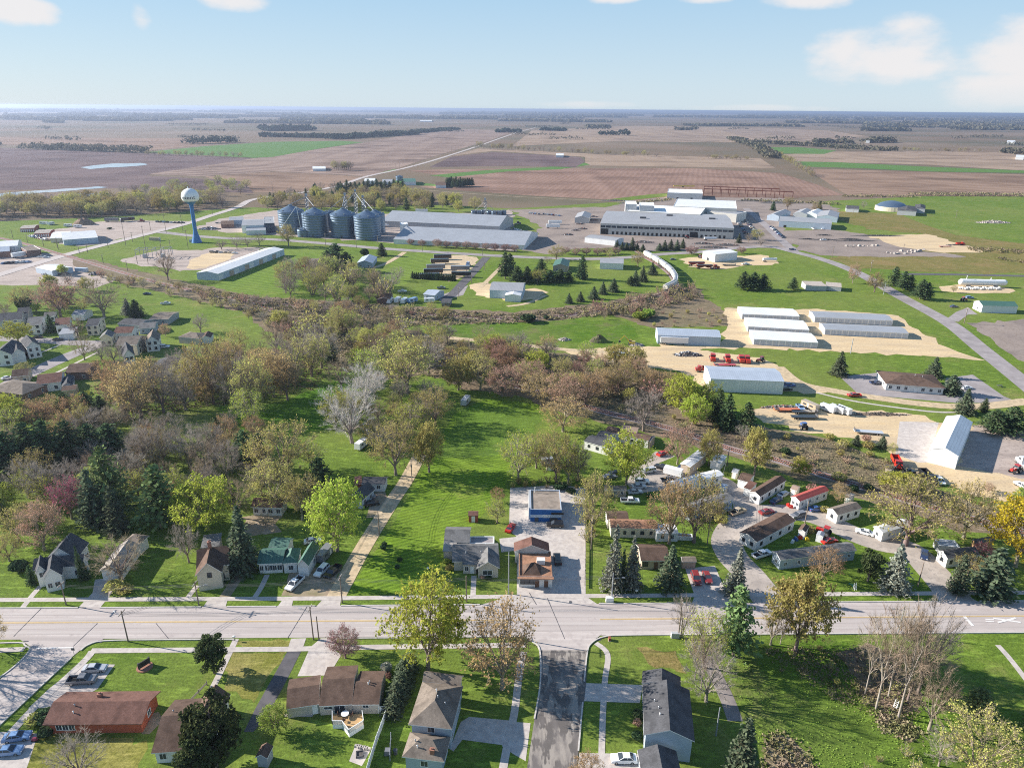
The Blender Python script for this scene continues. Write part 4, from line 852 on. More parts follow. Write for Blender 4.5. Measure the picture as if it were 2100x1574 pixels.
def blob(seed, R0, H_, n, s, z0=.3, shell=.6, lob=7, twig=0):
    "dense bush or clipped evergreen: lobed shell of leaf faces over a short stem"
    r = random.Random(seed); tr = MB(); cw = MB(); tr.tube((0, 0, -.1), (0, 0, H_ * .6), .13, .05, 6)
    lobes = [(rv(r).normalized(), r.uniform(.75, 1.1)) for _ in range(lob)]
    for k in range(n):
        d = rv(r).normalized(); g = .72
        for l, a in lobes: g = max(g, a * (max(0, d.dot(l)) ** 4))
        g *= r.uniform(shell, 1.0) ** .5
        p = Vector((d.x * R0 * g, d.y * R0 * g, z0 + (H_ - z0) * .5 * (1 + d.z * g)))
        quad(cw, p, s * r.uniform(.6, 1.3), r, 0, .25)
    for k in range(twig):
        d = rv(r).normalized(); d.z = abs(d.z) + .3; d.normalize(); b_ = Vector((0, 0, .1)); e = Vector((d.x * R0, d.y * R0, d.z * H_)) * r.uniform(.7, 1.08); sliver(cw, b_.lerp(e, .25), e, .07, r)
    return tr, cw, H_, R0
def oak(seed):
    "heavy evergreen crown of many overlapping leaf clumps with gaps between them"
    r = random.Random(seed); tr = MB(); cw = MB(); tr.tube((0, 0, -.1), (0, 0, 6), .3, .12, 7)
    for k in range(64):
        d = rv(r).normalized(); g = r.random() ** .35; c = Vector((d.x * 3.6 * g, d.y * 3.6 * g, 5.3 + d.z * 4.3 * g)); q = r.uniform(.7, 1.25)
        tr.tube((0, 0, max(.8, c.z - 2.2)), c, .07, .03, 3)
        for j in range(95):
            e = rv(r).normalized() * q * r.random() ** .4; quad(cw, c + Vector((e.x, e.y, e.z * .8)), .3 * r.uniform(.6, 1.4), r, 0, .2)
    return tr, cw, 10., 4.2
def shoots(seed, n=240):
    "many-stemmed bare shrub"
    r = random.Random(seed); tr = MB(); cw = MB()
    for k in range(n // 12):
        a = r.uniform(0, 6.28); b_ = Vector((math.cos(a) * r.uniform(0, .5), math.sin(a) * r.uniform(0, .5), -.05)); d = Vector((math.cos(a) * r.uniform(.1, .8), math.sin(a) * r.uniform(.1, .8), 1)).normalized(); e = b_ + d * r.uniform(1.6, 2.8)
        tr.tube(b_, e, .05, .02, 3)
        for j in range(12):
            p = b_.lerp(e, r.uniform(.3, 1)); q = p + (d + rv(r, .5)).normalized() * r.uniform(.4, .9); sliver(cw, p, q, .06, r)
            if j % 2: quad(cw, q, .22, r, 0)
    return tr, cw, 3., 1.8
GEN = {
    'bare': [lambda s: decid(s, 0, .1, twigs=12, ntip=115, hollow=.25), 5], 'bud': [lambda s: decid(s, 3400, .15, twigs=11, ntip=125, hollow=.28), 5], 'leafy': [lambda s: decid(s, 7600, .2, twigs=8, ntip=160, hollow=.3), 5],
    'fine': [lambda s: decid(s, 3400, .17, 4.6, 5.6, 4.2, .9, 8, 190, 12), 2], 'tallb': [lambda s: decid(s, 0, .1, 3.2, 6.7, 3.3, 2.8, 5, 62, 13, .13, .3, .04), 4], 'oak': [lambda s: oak(s), 2],
    'spruce': [lambda s: conifer(s, 2.3, 10, 40, 13, .36, .32, .08, .82), 2], 'pine': [lambda s: conifer(s, 3.1, 10, 27, 13, .5, .05, .16, .55, 1.3, 1), 3], 'cedar': [lambda s: conifer(s, 2.0, 10, 38, 12, .4, -.15, .05, .55, .3), 2],
    'round': [lambda s: blob(s, 3.6, 10, 3400, .75, .8, .8, 10), 2], 'bush': [lambda s: blob(s, 1.8, 2.6, 800, .34, .1, .5, 7), 3], 'thin_bush': [lambda s: blob(s, 1.7, 3, 260, .26, .2, .3, 6, 130), 2], 'shoots': [lambda s: shoots(s), 3]}
SPEC = dict(   # code: generator, leaf, twig, bark, object name, look, category
    by=('leafy', 'leaf_yellowgreen', 'twig_brown', 'bark', 'leafing_tree', 'yellow-green leafing tree'), bo=('leafy', 'leaf_olive', 'twig_brown', 'bark', 'leafing_tree', 'olive-gold leafing tree'),
    fr=('leafy', 'leaf_fresh', 'twig_brown', 'bark', 'leafing_tree', 'fresh green leafing tree'), gd=('leafy', 'leaf_gold', 'twig_brown', 'bark', 'golden_tree', 'bright golden-yellow tree'),
    oy=('bud', 'leaf_olive', 'twig_brown', 'bark', 'shade_tree', 'thin olive leafing tree'), orr=('bud', 'leaf_orange', 'twig_brown', 'bark', 'budding_tree', 'orange-brown budding tree'), rd=('bud', 'leaf_red', 'twig_brown', 'bark', 'budding_tree', 'reddish budding tree'),  # oy trees are leafing trees like bo, only with thinner crowns
    yb=('bud', 'leaf_yellowgreen', 'twig_grey', 'bark', 'budding_tree', 'sparse yellow-green budding tree'), pk=('bud', 'leaf_pink', 'twig_grey', 'bark', 'blossom_tree', 'pink blossoming tree'),
    gr=('bare', 'twig_grey', 'twig_grey', 'bark', 'bare_tree', 'bare grey tree'), br=('bare', 'twig_brown', 'twig_brown', 'bark', 'bare_tree', 'bare brown tree'), pa=('bare', 'twig_pale', 'twig_pale', 'bark_pale', 'bare_tree', 'pale silvery bare tree'),
    tb=('tallb', 'twig_brown', 'twig_brown', 'bark_pale', 'bare_tree', 'tall slender bare tree'), pl=('fine', 'leaf_plum', 'twig_brown', 'bark', 'crabapple_tree', 'purple crabapple tree'),
    sp=('spruce', 'needle_spruce', 'twig_brown', 'bark', 'spruce_tree', 'green pointed spruce'), bl=('spruce', 'needle_blue', 'twig_brown', 'bark', 'spruce_tree', 'blue-grey spruce'), pi=('pine', 'needle_pine', 'twig_brown', 'bark', 'pine_tree', 'layered green pine'),
    pd=('pine', 'needle_dark', 'twig_brown', 'bark', 'pine_tree', 'dark green pine'), dk=('cedar', 'needle_dark', 'twig_brown', 'bark', 'cedar_tree', 'dark evergreen'), ced=('cedar', 'needle_spruce', 'twig_brown', 'bark', 'cedar_tree', 'dull green cedar'),
    rn=('oak', 'leaf_broad', 'twig_brown', 'bark', 'evergreen_tree', 'dense dark rounded tree'), bu=('bush', 'needle_dark', 'twig_brown', 'bark', 'bush', 'dark green bush'), bg=('bush', 'leaf_fresh', 'twig_brown', 'bark', 'bush', 'bright green bush'),
    bb=('thin_bush', 'leaf_olive', 'twig_brown', 'bark', 'bush', 'thin brown bush'), br_=('thin_bush', 'leaf_red', 'twig_brown', 'bark', 'bush', 'reddish bush'), wh=('bush', 'leaf_white', 'twig_brown', 'bark', 'bush', 'white blossoming bush'),
    sh=('shoots', 'leaf_olive', 'twig_grey', 'bark', 'shrub', 'bare many-stemmed shrub'), sr=('shoots', 'leaf_red', 'twig_brown', 'bark', 'shrub', 'reddish many-stemmed shrub'))
TM = {}
def tree_mesh(g, i):
    if (g, i) not in TM:
        tr, cw, h, r = GEN[g][0](100 + i * 17 + len(g)); tm = tr.mesh(g + '_trunk', ['bark'], True); cm = cw.mesh(g + '_crown', ['leaf_olive', 'twig_grey'])
        j = MB(); j.v = cw.v + tr.v; j.f = cw.f + [tuple(q + len(cw.v) for q in f) for f in tr.f]; j.m = cw.m + [2] * len(tr.f)
        TM[g, i] = (tm, cm, j.mesh(g + '_tree', ['leaf_olive', 'twig_grey', 'bark']), h, r)
    return TM[g, i]
def setm(o, mats):
    for i, x in enumerate(mats): o.material_slots[i].link = 'OBJECT'; o.material_slots[i].material = MATS[x]
trnd = random.Random(11)
def tree(code, px, py, h, rad=None, label=None, group=None, far=None, lean=0, look=None):
    "tree of height h (m) and crown radius rad (m) rooted at a ground point"
    g, lf, tw, bk, nm, lk = SPEC[code]; p = P(px, py)
    tm, cm, jm, H_, R_ = tree_mesh(g, trnd.randrange(GEN[g][1]))
    far = p.length > 420 if far is None else far
    sz = h / H_; sx = rad / R_ if rad else sz * trnd.uniform(.85, 1.1)
    sz *= trnd.uniform(.97, 1.03)
    look = look or lk
    if not label:
        adj = '' if h < 4 else ('tall ' if h > 14 and 'tall' not in look else ('small ' if h < 7 else ''))
        if rad and rad > h * .55: adj = 'broad ' + adj
        label = near_label(adj + look, px, py)
    cat = 'shrub' if nm in ('bush', 'shrub') else 'tree'
    if far:
        o = link(nm, jm); setm(o, (lf, tw, bk)); tag(o, label, cat, group)
    else:
        o = thing(nm, label, cat, group=group)
        t = link('trunk', tm, o); setm(t, (bk,)); c = link('crown', cm, o); setm(c, (lf, tw))
    o.location = (p.x, p.y, 0); o.rotation_euler = (R(trnd.uniform(-2, 2)), R(trnd.uniform(-2, 2) + lean), trnd.uniform(0, 6.28)); o.scale = (sx, sx, sz)
    return o
def T_(code, px, py, ty, wpx=None, **k):
    "tree read off the photo: trunk foot, top row, crown width in photo pixels"
    h = tall(px, py, ty); p = P(px, py)
    rad = None
    if wpx:
        dep = (p - Vector((0, 0, H - h * .6))).dot(FW); rad = wpx * dep / F / 2
    return tree(code, px, py, h, rad, **k)
def inside(x, y, poly):
    c = False; n = len(poly)
    for i in range(n):
        (x1, y1), (x2, y2) = poly[i], poly[(i + 1) % n]
        if (y1 > y) != (y2 > y) and x < (x2 - x1) * (y - y1) / (y2 - y1) + x1: c = not c
    return c
def scatter(poly, n, codes, hr, gap, label=None, group=None, far=None, wr=(.8, 1.1)):
    "individual trees with their own feet inside an outline given on the ground"
    xs = [p[0] for p in poly]; ys = [p[1] for p in poly]; got = []; tries = 0
    while len(got) < n and tries < n * 60:
        tries += 1; x, y = trnd.uniform(min(xs), max(xs)), trnd.uniform(min(ys), max(ys))
        if not inside(x, y, poly): continue
        w = P(x, y)
        if any((w - q).length < gap for q in got): continue
        got.append(w); h = trnd.uniform(*hr); code = trnd.choice(codes)
        tree(code, x, y, h, h * .5 * trnd.uniform(*wr) if SPEC[code][0] in ('bare', 'bud', 'leafy', 'fine') else None, label=f'{SPEC[code][5]} {label}' if label else None, group=f'{SPEC[code][5]}s {label}' if label else group, far=far)
def clump_mesh(rows, name, mat, label, seed=1, s=2.2, per=26, kind='stuff', cat=None):
    "one mass of far foliage: many small faces heaped into crowns along the rows (px, py, height, depth, crown spacing)"
    r = random.Random(seed); mb = MB()
    for (xa, ya, xb, yb, h, dep, sp_) in rows:
        a, b_ = P(xa, ya), P(xb, yb); L = (b_ - a).length; n = max(2, int(L / sp_)); nd = max(1, int(dep / sp_))
        v = (b_ - a).normalized(); w = Vector((-v.y, v.x, 0))
        for i in range(n):
            for j in range(nd):
                c = a + v * (L * (i + r.random()) / n) + w * (dep * (j + r.random() - .3) / nd); hh = h * r.uniform(.6, 1.15); rr = sp_ * r.uniform(.5, .85)
                for k in range(per):
                    d = rv(r).normalized(); d.z = abs(d.z) * (1 if r.random() < .75 else -.4)
                    quad(mb, c + Vector((d.x * rr, d.y * rr, hh * .42 + d.z * hh * .55)), s * r.uniform(.6, 1.4) * max(1, rr / 5), r, 0, .2)
    o = mb.build(name, [mat]); tag(o, label, cat, None, kind); return o
def brush(poly, n, name, mat, label, hgt=.9, s=.5, seed=3):
    "low tangle of dry stalks and leaves over an outline"
    r = random.Random(seed); mb = MB(); xs = [p[0] for p in poly]; ys = [p[1] for p in poly]; k = 0
    while k < n:
        x, y = r.uniform(min(xs), max(xs)), r.uniform(min(ys), max(ys))
        if not inside(x, y, poly): continue
        k += 1; p = P(x, y); q = r.randrange(3, 7); hh = hgt * r.uniform(.4, 1.5)
        for _ in range(q):
            e = p + Vector((r.gauss(0, .7), r.gauss(0, .7), r.uniform(.1, 1) * hh)); quad(mb, e, s * r.uniform(.5, 1.3), r, 0, .1)
    o = mb.build(name, [mat]); tag(o, label, None, None, 'stuff'); return o
# ---------------------------------------------------------------- poles and lines
def pole(px, py, ty, label=None, arms=1, lamp=None, group='utility poles along the streets', far=None, mat='pole_wood', arm_rot=0, name='utility_pole', h=None):
    h = h or tall(px, py, ty); p = P(px, py); label = label or near_label('wooden utility pole' if mat == 'pole_wood' else 'grey metal pole', px, py)
    o = thing(name, label, 'utility pole', p, R(arm_rot), group)
    r = .16 if p.length < 300 else .22
    m = MB(); m.tube((0, 0, -.2), (0, 0, h), r, r * .7, 7, 0, True); m.build('pole', [mat], o)
    for k in range(arms):
        m = MB(); z = h - .6 - k * 1.0; m.box(-1.2, 1.2, -.07, .07, z, z + .14)
        for x in (-1.1, -.5, .5, 1.1): m.tube((x, 0, z + .14), (x, 0, z + .36), .05, .05, 5, 1, True)
        m.build('crossarm', ['pole_wood', 'trim_white'], o)
    if lamp is not None:
        a = R(lamp); L = 2.2; m = MB(); m.tube((0, 0, h - 1.6), (math.cos(a) * L, math.sin(a) * L, h - 1.0), .045, .04, 5); m.build('lamp_arm', ['steel'], o)
        m = MB(); m.tube((math.cos(a) * (L - .1), math.sin(a) * (L - .1), h - 1.02), (math.cos(a) * (L + .6), math.sin(a) * (L + .6), h - 1.0), .13, .1, 6, 0, True); m.build('lamp_head', ['steel'], o)
    if arms and lamp is None and trnd.random() < .4:
        m = MB(); m.tube((.3, 0, h - 2.6), (.3, 0, h - 1.7), .24, .24, 8, 0, True); m.build('transformer', ['steel'], o)
    return p, h
def wire(a, b_, label, sag=.8, r=.026, off=(-1.0, 0, 1.0)):
    (p, h), (q, k) = a, b_; A = p + Vector((0, 0, h - .5)); B_ = q + Vector((0, 0, k - .5)); d = (B_ - A); n = Vector((-d.y, d.x, 0)).normalized(); m = MB()
    for o_ in off:
        prev = None
        for i in range(9):
            t = i / 8; c = A.lerp(B_, t) + n * o_ * .0 + Vector((0, 0, -4 * sag * t * (1 - t) + (o_ + 1) * -.35))
            if prev: m.tube(prev, c, r, r, 3)
            prev = c
    tag(m.build('power_line', ['steel_dark']), label, 'power line', 'power lines strung between the poles')
# ---------------------------------------------------------------- houses south of the street
b = Bld('brick_house', 'long red brick ranch house with brown shingle roof and small chimney', 'house', 'the red brick ranch house')
b.block((87, 1487), (291, 1485), (329, 1417), 2.7, 'x', 1.5, .7, wall='brick_red', top='shingle_redbrown', side=1, back=3, chim=(.42, .78, .7), vents=2)
for t in (.1, .17, .24): b.window('f', b.dim[0] + (b.dim[1] - b.dim[0]) * t, .9, 1.0, 1.2)
b = Bld('gabled_house', 'white walled house with brown roof beside the big dark broadleaf tree', 'house', 'the brown-roofed house by the dark tree')
b.block((312, 1540), (382, 1540), (425, 1431), 2.8, 'x', 2.2, wall='siding_white', top='shingle_brown', front=2, side=1, vents=1)
b.block((382, 1500), (440, 1496), (473, 1424), 3.2, 'y', 2.6, wall='siding_white', top='shingle_brown', side=2)
b = Bld('ranch_house', 'broad brown-roofed ranch house with stepped front and rear wooden deck', 'house', 'the stepped brown ranch house')
b.block((588, 1444), (655, 1444.3), (658, 1384), 2.6, 'x', ohx=.02, wall='siding_beige', top='shingle_brown', doors=(.85,))
b.block((655, 1444.3), (722, 1444.7), (735, 1364), 2.6, 'x', ohx=.02, wall='siding_beige', top='shingle_brown')
for t, w_, hh in ((.25, 1.5, .6), (.6, 2.0, 1.9)): b.window('f', b.dim[0] + (b.dim[1] - b.dim[0]) * t, 1.5 if hh < 1 else .3, w_, hh)
b.block((722, 1444.7), (777, 1445), (791, 1376), 2.6, 'x', ohx=.02, wall='siding_beige', top='shingle_brown', front=1, wh=.6, wz=1.6, vents=2)
b = Bld('hip_roof_house', 'grey two-storey hip-roofed house with lower hip-roofed wing beside grey drive', 'house', 'the grey hip-roofed house')
b.block((837, 1486), (927, 1496), (950, 1407), 5.2, 'hip', 2.4, .5, wall='siding_blue', top='shingle_taupe', front=1, side=3, rows=2, vents=3)
b.block((866, 1397), (945, 1407), (955, 1386), 5.2, 'x', 1.1, .4, wall='siding_blue', top='shingle_taupe', back=2)
b.block((824, 1552), (911, 1563), (922, 1511), 3.0, 'hip', 2.0, .5, wall='siding_blue', top='shingle_taupe', front=1, side=1, chim=(.72, .12, .7), vents=2)
b = Bld('split_level_house', 'dark grey shingled split-level house with blue-grey gable beside its driveway', 'house', 'the dark grey split-level house')
b.block((1320, 1508), (1425, 1521), (1414, 1415), 5.4, 'y', 1.9, .4, wall='siding_blue', top='shingle_darkgrey', side=3, rows=2, vents=3)
b.block((1316, 1402), (1396, 1415), (1386, 1387), 5.2, 'y', 1.5, .4, wall='siding_blue', top='shingle_darkgrey')
b.block((1318, 1604), (1402, 1606), (1402, 1540), 3.2, 'y', 1.5, .4, wall='siding_blue', top='shingle_darkgrey', side=2)
b = Bld('garden_shed', 'small grey garden shed with dark roof behind the dark tree', 'shed', 'the small garden shed')
b.block((524, 1552), (548, 1556), (561, 1530), 2.3, 'y', .8, .2, wall='siding_grey', top='shingle_brown')
# north of the street
b = Bld('white_house', 'large white house with steep dark grey roof and two front gables', 'house', 'the white house with front gables')
b.block((92, 1150), (158, 1146), (200, 1112), 4.2, 'y', 3.4, .4, wall='siding_white', top='shingle_darkgrey', side=3, vents=1)
b.block((66, 1170), (170, 1160), (178, 1140), 3.6, 'x', 2.0, .4, wall='siding_white', top='shingle_darkgrey', front=4, side=1, doors=(.55,), wh=1.4)
b.block((72, 1174), (97, 1172), (99, 1150), 4.0, 'y', 2.2, .3, wall='siding_white', top='shingle_darkgrey', front=1, wz=2.8)
b.block((88, 1185), (128, 1180), (132, 1150), 3.9, 'y', 2.6, .3, wall='siding_white', top='shingle_darkgrey', front=2, wz=1.2)
b = Bld('long_garage', 'long white garage with pale brown roof beside a bare spreading tree', 'garage', 'the long white garage')
b.block((208, 1165), (250, 1170), (288, 1116), 2.9, 'y', 1.5, .4, wall='siding_white', top='shingle_pale', side=3, gar=(.5,))
b.block((252, 1112), (286, 1116), (293, 1097), 3.3, 'hip', 1.4, .4, wall='siding_white', top='shingle_taupe')
b = Bld('tan_house', 'tan two-storey cross-gabled house with brown roof beside a tall spruce', 'house', 'the tan cross-gabled house')
b.block((404, 1160), (470, 1158), (476, 1118), 4.6, 'x', 2.8, .4, wall='siding_cream', top='shingle_brown', front=2, side=2, rows=2, trim='trim_dark')
b.block((401, 1176), (456, 1174), (462, 1138), 4.6, 'y', 3.2, .4, wall='siding_cream', top='shingle_brown', front=1, wz=3.6, trim='trim_dark', chim=(.5, .95, 1.6))
b.block((412, 1122), (450, 1120), (456, 1096), 3.2, 'shed', .5, .3, wall='siding_tan', top='shingle_grey')
b = Bld('green_roof_house', 'white house with green metal roofs and attached single garage', 'house', 'the green-roofed house')
b.block((528, 1154), (580, 1155), (592, 1122), 3.0, 'x', 1.6, .4, wall='siding_white', top='metalroof_green', front=5, wh=1.4, side=1)
b.block((579, 1153), (610, 1154), (618, 1124), 3.0, 'hip', 1.6, .3, wall='siding_white', top='metalroof_green', front=1)
b.block((550, 1122), (590, 1124), (594, 1103), 2.8, 'x', .9, .3, wall='siding_white', top='metalroof_green')
b.block((609, 1157), (633, 1161), (656, 1121), 3.1, 'y', 1.8, .3, wall='siding_white', top='metalroof_green', gar=(.5,), side=1, rolldoor='trim_white')
b = Bld('grey_cottage', 'grey shingled cottage with front gable and low rear wing on the lawn', 'house', 'the grey shingled cottage')
b.block((927, 1152), (1023, 1150), (1023, 1114), 2.9, 'x', 2.0, .45, wall='siding_beige', top='shingle_grey', front=2, side=1, vents=3)
b.block((977, 1165), (1025, 1166), (1024, 1135), 2.9, 'y', 2.0, .4, wall='siding_beige', top='shingle_grey', front=1, ww=2.0)
b.block((948, 1158), (978, 1158), (978, 1148), 2.8, 'shed', .5, .2, wall='siding_beige', top='shingle_grey', doors=(.7,), front=2)
b.block((910, 1112), (963, 1113), (967, 1081), 2.9, 'x', 1.6, .4, wall='siding_beige', top='shingle_grey')
b.block((961, 1114), (1015, 1114), (1012, 1098), 2.7, 'flat', 0, .2, wall='siding_beige', top='asphalt_mid')
b.block((908, 1130), (935, 1131), (937, 1112), 2.6, 'shed', .3, .2, wall='siding_beige', top='shingle_pale')
b = Bld('corner_shop', 'low shop building with flat orange-brown roof and dark pyramid skylight hood', 'shop', 'the orange-roofed shop')
b.block((1061, 1182), (1136, 1183), (1132, 1128), 3.3, 'flat', 0, .35, wall='siding_white', top='shingle_rust', gt='shingle_rust', ww=1.9, wh=1.3, trim='trim_dark', doors=(.55, .82))
for t in (.18, .45): b.window('f', b.dim[0] + (b.dim[1] - b.dim[0]) * t, 1.0, 2.0, 1.3)
x0, x1, y0, y1, h_, _ = b.dim; T = b.T
m = MB(); W_ = x1 - x0; e = [(x0 + W_ * .12, y0 + .7, h_ - .28), (x0 + W_ * .66, y0 + .7, h_ - .28), (x0 + W_ * .66, y0 + 4.9, h_ - .28), (x0 + W_ * .12, y0 + 4.9, h_ - .28)]; ra, rb = (x0 + W_ * .36, y0 + 3.2, h_ + 1.6), (x0 + W_ * .48, y0 + 3.6, h_ + 1.6)
for f in ((e[0], e[1], rb, ra), (e[1], e[2], rb), (e[2], e[3], ra, rb), (e[3], e[0], ra)): m.face(f)
b.put(m, 'roof_hood', ['shingle_brown'])
m = MB(); m.box(x0 + W_ * .55, x0 + W_ * .8, y1 - 5.5, y1 - 4.0, h_ - .3, h_ + .9); b.put(m, 'roof_unit', ['trim_white'])
m = MB(); m.box(x0 - .3, x1 + .3, y0 - .9, y0 - .02, h_ - .35, h_ - .15); b.put(m, 'eave_hood', ['shingle_rust'])
b.block((1054, 1131), (1127, 1131), (1124, 1113), 3.6, 'y', 1.9, .3, wall='siding_shade', top='shingle_redbrown')
b = Bld('blue_workshop', 'flat-roofed blue workshop with pale stripe and white ring emblems', 'workshop', 'the blue workshop')
b.block((1088, 1045), (1152, 1045), (1148, 1004), 4.0, 'flat', 0, .0, wall='paint_blue', top='roof_gravel', gt='metalroof_bluegrey')
x0, x1, y0, y1, h_, _ = b.dim; W_ = x1 - x0; T = b.T
m = MB(); m.box(x0, x1 + .02, y0 - .05, y0 - .005, 1.45, 2.35); b.put(m, 'stripe', ['metalwall_ltblue'])
for t in (.44, .505, .57):
    m = MB(); cx = x0 + W_ * t; n = 18
    for k in range(n):
        a0, a1 = 6.283 * k / n, 6.283 * (k + 1) / n
        m.face([(cx + math.cos(a0) * .55, y0 - .09, 1.9 + math.sin(a0) * .55), (cx + math.cos(a1) * .55, y0 - .09, 1.9 + math.sin(a1) * .55), (cx + math.cos(a1) * .34, y0 - .09, 1.9 + math.sin(a1) * .34), (cx + math.cos(a0) * .34, y0 - .09, 1.9 + math.sin(a0) * .34)][::-1])
    b.put(m, 'emblem', ['trim_white'])
for t, w_ in ((.2, 1.1), (.75, 2.2)):
    m = MB(); b.onface(m, 'f', x0 + W_ * t, .1, w_, 1.25, .08); b.put(m, 'door', ['steel_dark'])
m = MB(); b.onface(m, 'f', x0 + W_ * .87, 2.5, 3.6, .55, .1); b.put(m, 'sign_board', ['trim_dark'])
m = MB(); m.tube((x0 + 1.4, y1 - 1.2, h_ - .4), (x0 + 1.4, y1 - 1.2, h_ + 1.4), .1, .1, 6, 0, True); m.box(x0 + 1.1, x0 + 1.7, y1 - 1.3, y1 - 1.1, h_ + 1.3, h_ + 1.4); b.put(m, 'roof_vent', ['trim_white'])
m = MB(); m.box(x0 - .5, x0 - .02, y0 + 1, y1, 0, h_ - .1); b.put(m, 'side_wall', ['siding_grey'])
b = Bld('small_shed', 'small white shed with black roof beside the gravel lane', 'shed', 'the small white shed by the gravel lane')
b.block((741, 993), (790, 994), (792, 978), 2.5, 'x', 1.0, .3, wall='siding_white', top='shingle_darkgrey', front=2, doors=(.22,))
b.block((727, 994), (742, 994), (742, 979), 2.3, 'shed', .5, .2, wall='brick_red', top='shingle_redbrown')
b = Bld('dark_roof_house', 'dark-roofed house hidden behind a yellow-green tree', 'house', 'the hidden dark-roofed house')
b.block((706, 1026), (742, 1028), (770, 1003), 2.8, 'y', 2.2, .4, wall='siding_blue', top='shingle_darkgrey', side=2)
b = Bld('back_house', 'pale one-storey house behind trees at the end of a dirt drive', 'house', 'the pale house at the dirt drive')
b.block((514, 1040), (578, 1042), (582, 1022), 2.8, 'x', 1.5, .4, wall='siding_white', top='shingle_brown', front=4)
b = Bld('red_shed', 'little red-brown garden shed on the long lawn', 'shed', 'the little red shed')
b.block((960, 1058), (981, 1058), (982, 1048), 2.1, 'x', .6, .15, wall='brick_red', top='shingle_redbrown', doors=(.5,))
# ---------------------------------------------------------------- mobile home park
MH = 'mobile homes in the park'
def mh(label, lm, *a, **k):
    b = Bld('mobile_home', label, 'mobile home', lm, MH); k.setdefault('oh', .25); k.setdefault('ww', .75); k.setdefault('wh', .95); k.setdefault('wz', 1.15); b.block(*a, **k); return b
mh('white mobile home with dark roof at the grassy west edge of the park', 'the dark-roofed white mobile home', (1197, 905), (1250, 920), (1262, 905), 2.9, 'x', .7, wall='siding_white', top='shingle_darkgrey', front=3, side=1, trim='trim_dark')
b = mh('white mobile home with brown roof and porch roof, nearest the old track', 'the brown-roofed mobile home by the track', (1240, 884), (1330, 905), (1336, 893), 2.9, 'x', .7, wall='siding_white', top='shingle_brown', front=4, trim='trim_dark')
b.block((1272, 885), (1306, 890), (1312, 877), 3.3, 'x', .9, .3, wall='siding_tan', top='shingle_tan')
mh('boxy home with yellow end wall and white roof', 'the yellow-ended home', (1394, 951), (1416, 958), (1452, 930), 3.3, 'y', .35, wall='siding_tan', top='metalroof_white', side=2); 
mh('small white-roofed outbuilding behind the yellow-ended home', 'the small white-roofed outbuilding', (1456, 945), (1478, 952), (1491, 936), 2.6, 'y', .3, wall='siding_white', top='metalroof_white')
mh('long white-roofed mobile home across the lane from the yellow-ended one', 'the long white-roofed mobile home', (1385, 1000), (1485, 974), (1474, 961), 2.9, 'x', .5, wall='siding_white', top='metalroof_white', front=4)
mh('grey-roofed mobile home behind two trees beside the curved park lane', 'the grey-roofed mobile home on the curve', (1415, 1052), (1506, 1023), (1490, 1006), 2.9, 'x', .6, wall='siding_blue', top='shingle_grey', front=4)
b = mh('white mobile home with brown roof and white porch annex', 'the brown-roofed home with porch annex', (1531, 1012), (1559, 1019), (1613, 985), 2.9, 'y', .9, wall='siding_white', top='shingle_brown', front=1, side=4, trim='trim_dark')
b.block((1511, 984), (1536, 990), (1548, 975), 2.7, 'x', .8, .2, wall='siding_white', top='shingle_brown')
b.block((1524, 1000), (1540, 1004), (1552, 992), 2.7, 'shed', .3, .1, wall='siding_white', top='shingle_redbrown')
mh('cream mobile home with bright red metal roof', 'the red-roofed mobile home', (1614, 1021), (1640, 1029), (1701, 1006), 2.9, 'y', .8, wall='siding_white', top='metalroof_red', front=2, side=4)
mh('white mobile home with taupe roof at the bend of the park lane', 'the taupe-roofed mobile home', (1695, 1043), (1718, 1057), (1768, 1042), 2.9, 'y', .9, wall='siding_white', top='shingle_taupe', front=1, side=3, trim='trim_dark')
b = mh('white mobile home half hidden under the great olive tree', 'the mobile home under the great olive tree', (1790, 1080), (1811, 1093), (1870, 1076), 2.9, 'y', .7, wall='siding_white', top='metalroof_white', front=1, side=2)
mh('long white mobile home with dark brown roof, end wall toward the lane', 'the long dark-brown-roofed mobile home', (1518, 1091), (1552, 1112), (1632, 1068), 3.0, 'y', 1.0, wall='siding_white', top='shingle_brown', front=2, side=4, trim='trim_dark')
b = mh('longest grey-blue mobile home with grey roof near the street', 'the longest grey mobile home', (1578, 1131), (1600, 1149), (1757, 1129), 3.0, 'y', .9, wall='siding_blue', top='shingle_grey', front=1, side=6)
mh('white-ended mobile home with black roof beside a concrete drive', 'the black-roofed mobile home', (1918, 1129), (1943, 1146), (2010, 1138), 2.9, 'y', 1.1, wall='siding_white', top='shingle_darkgrey', front=1, side=3, trim='trim_dark')
b = Bld('carport', 'low dark carport with flat metal roof behind the black-roofed mobile home', 'carport', 'the dark carport')
b.block((1926, 1118), (1970, 1122), (1972, 1108), 2.4, 'flat', 0, .1, wall='siding_grey', top='metalroof_bluegrey')
b = Bld('long_shed', 'long grey-roofed shed with wooden gable end beside the golden tree', 'shed', 'the shed with wooden gable')
b.block((1980, 1111), (2000, 1116), (2042, 1108), 2.8, 'y', 1.0, .3, wall='wood_deck', top='shingle_grey')
b = mh('long mobile home with orange-brown roof behind the row of spruces', 'the orange-brown-roofed mobile home', (1252, 1083), (1349, 1085), (1346, 1066), 3.0, 'x', .9, wall='siding_cream', top='shingle_rust', front=5, trim='trim_dark')
b.block((1346, 1094), (1392, 1094), (1388, 1076), 2.6, 'shed', .25, .1, wall='siding_white', top='metalroof_white', front=2)
b.block((1388, 1099), (1421, 1101), (1420, 1094), 1.2, 'flat', 0, .0, wall='siding_white', top='wood_grey')
b.block((1245, 1066), (1290, 1066), (1288, 1048), 2.9, 'x', .8, .25, wall='siding_white', top='shingle_brown')
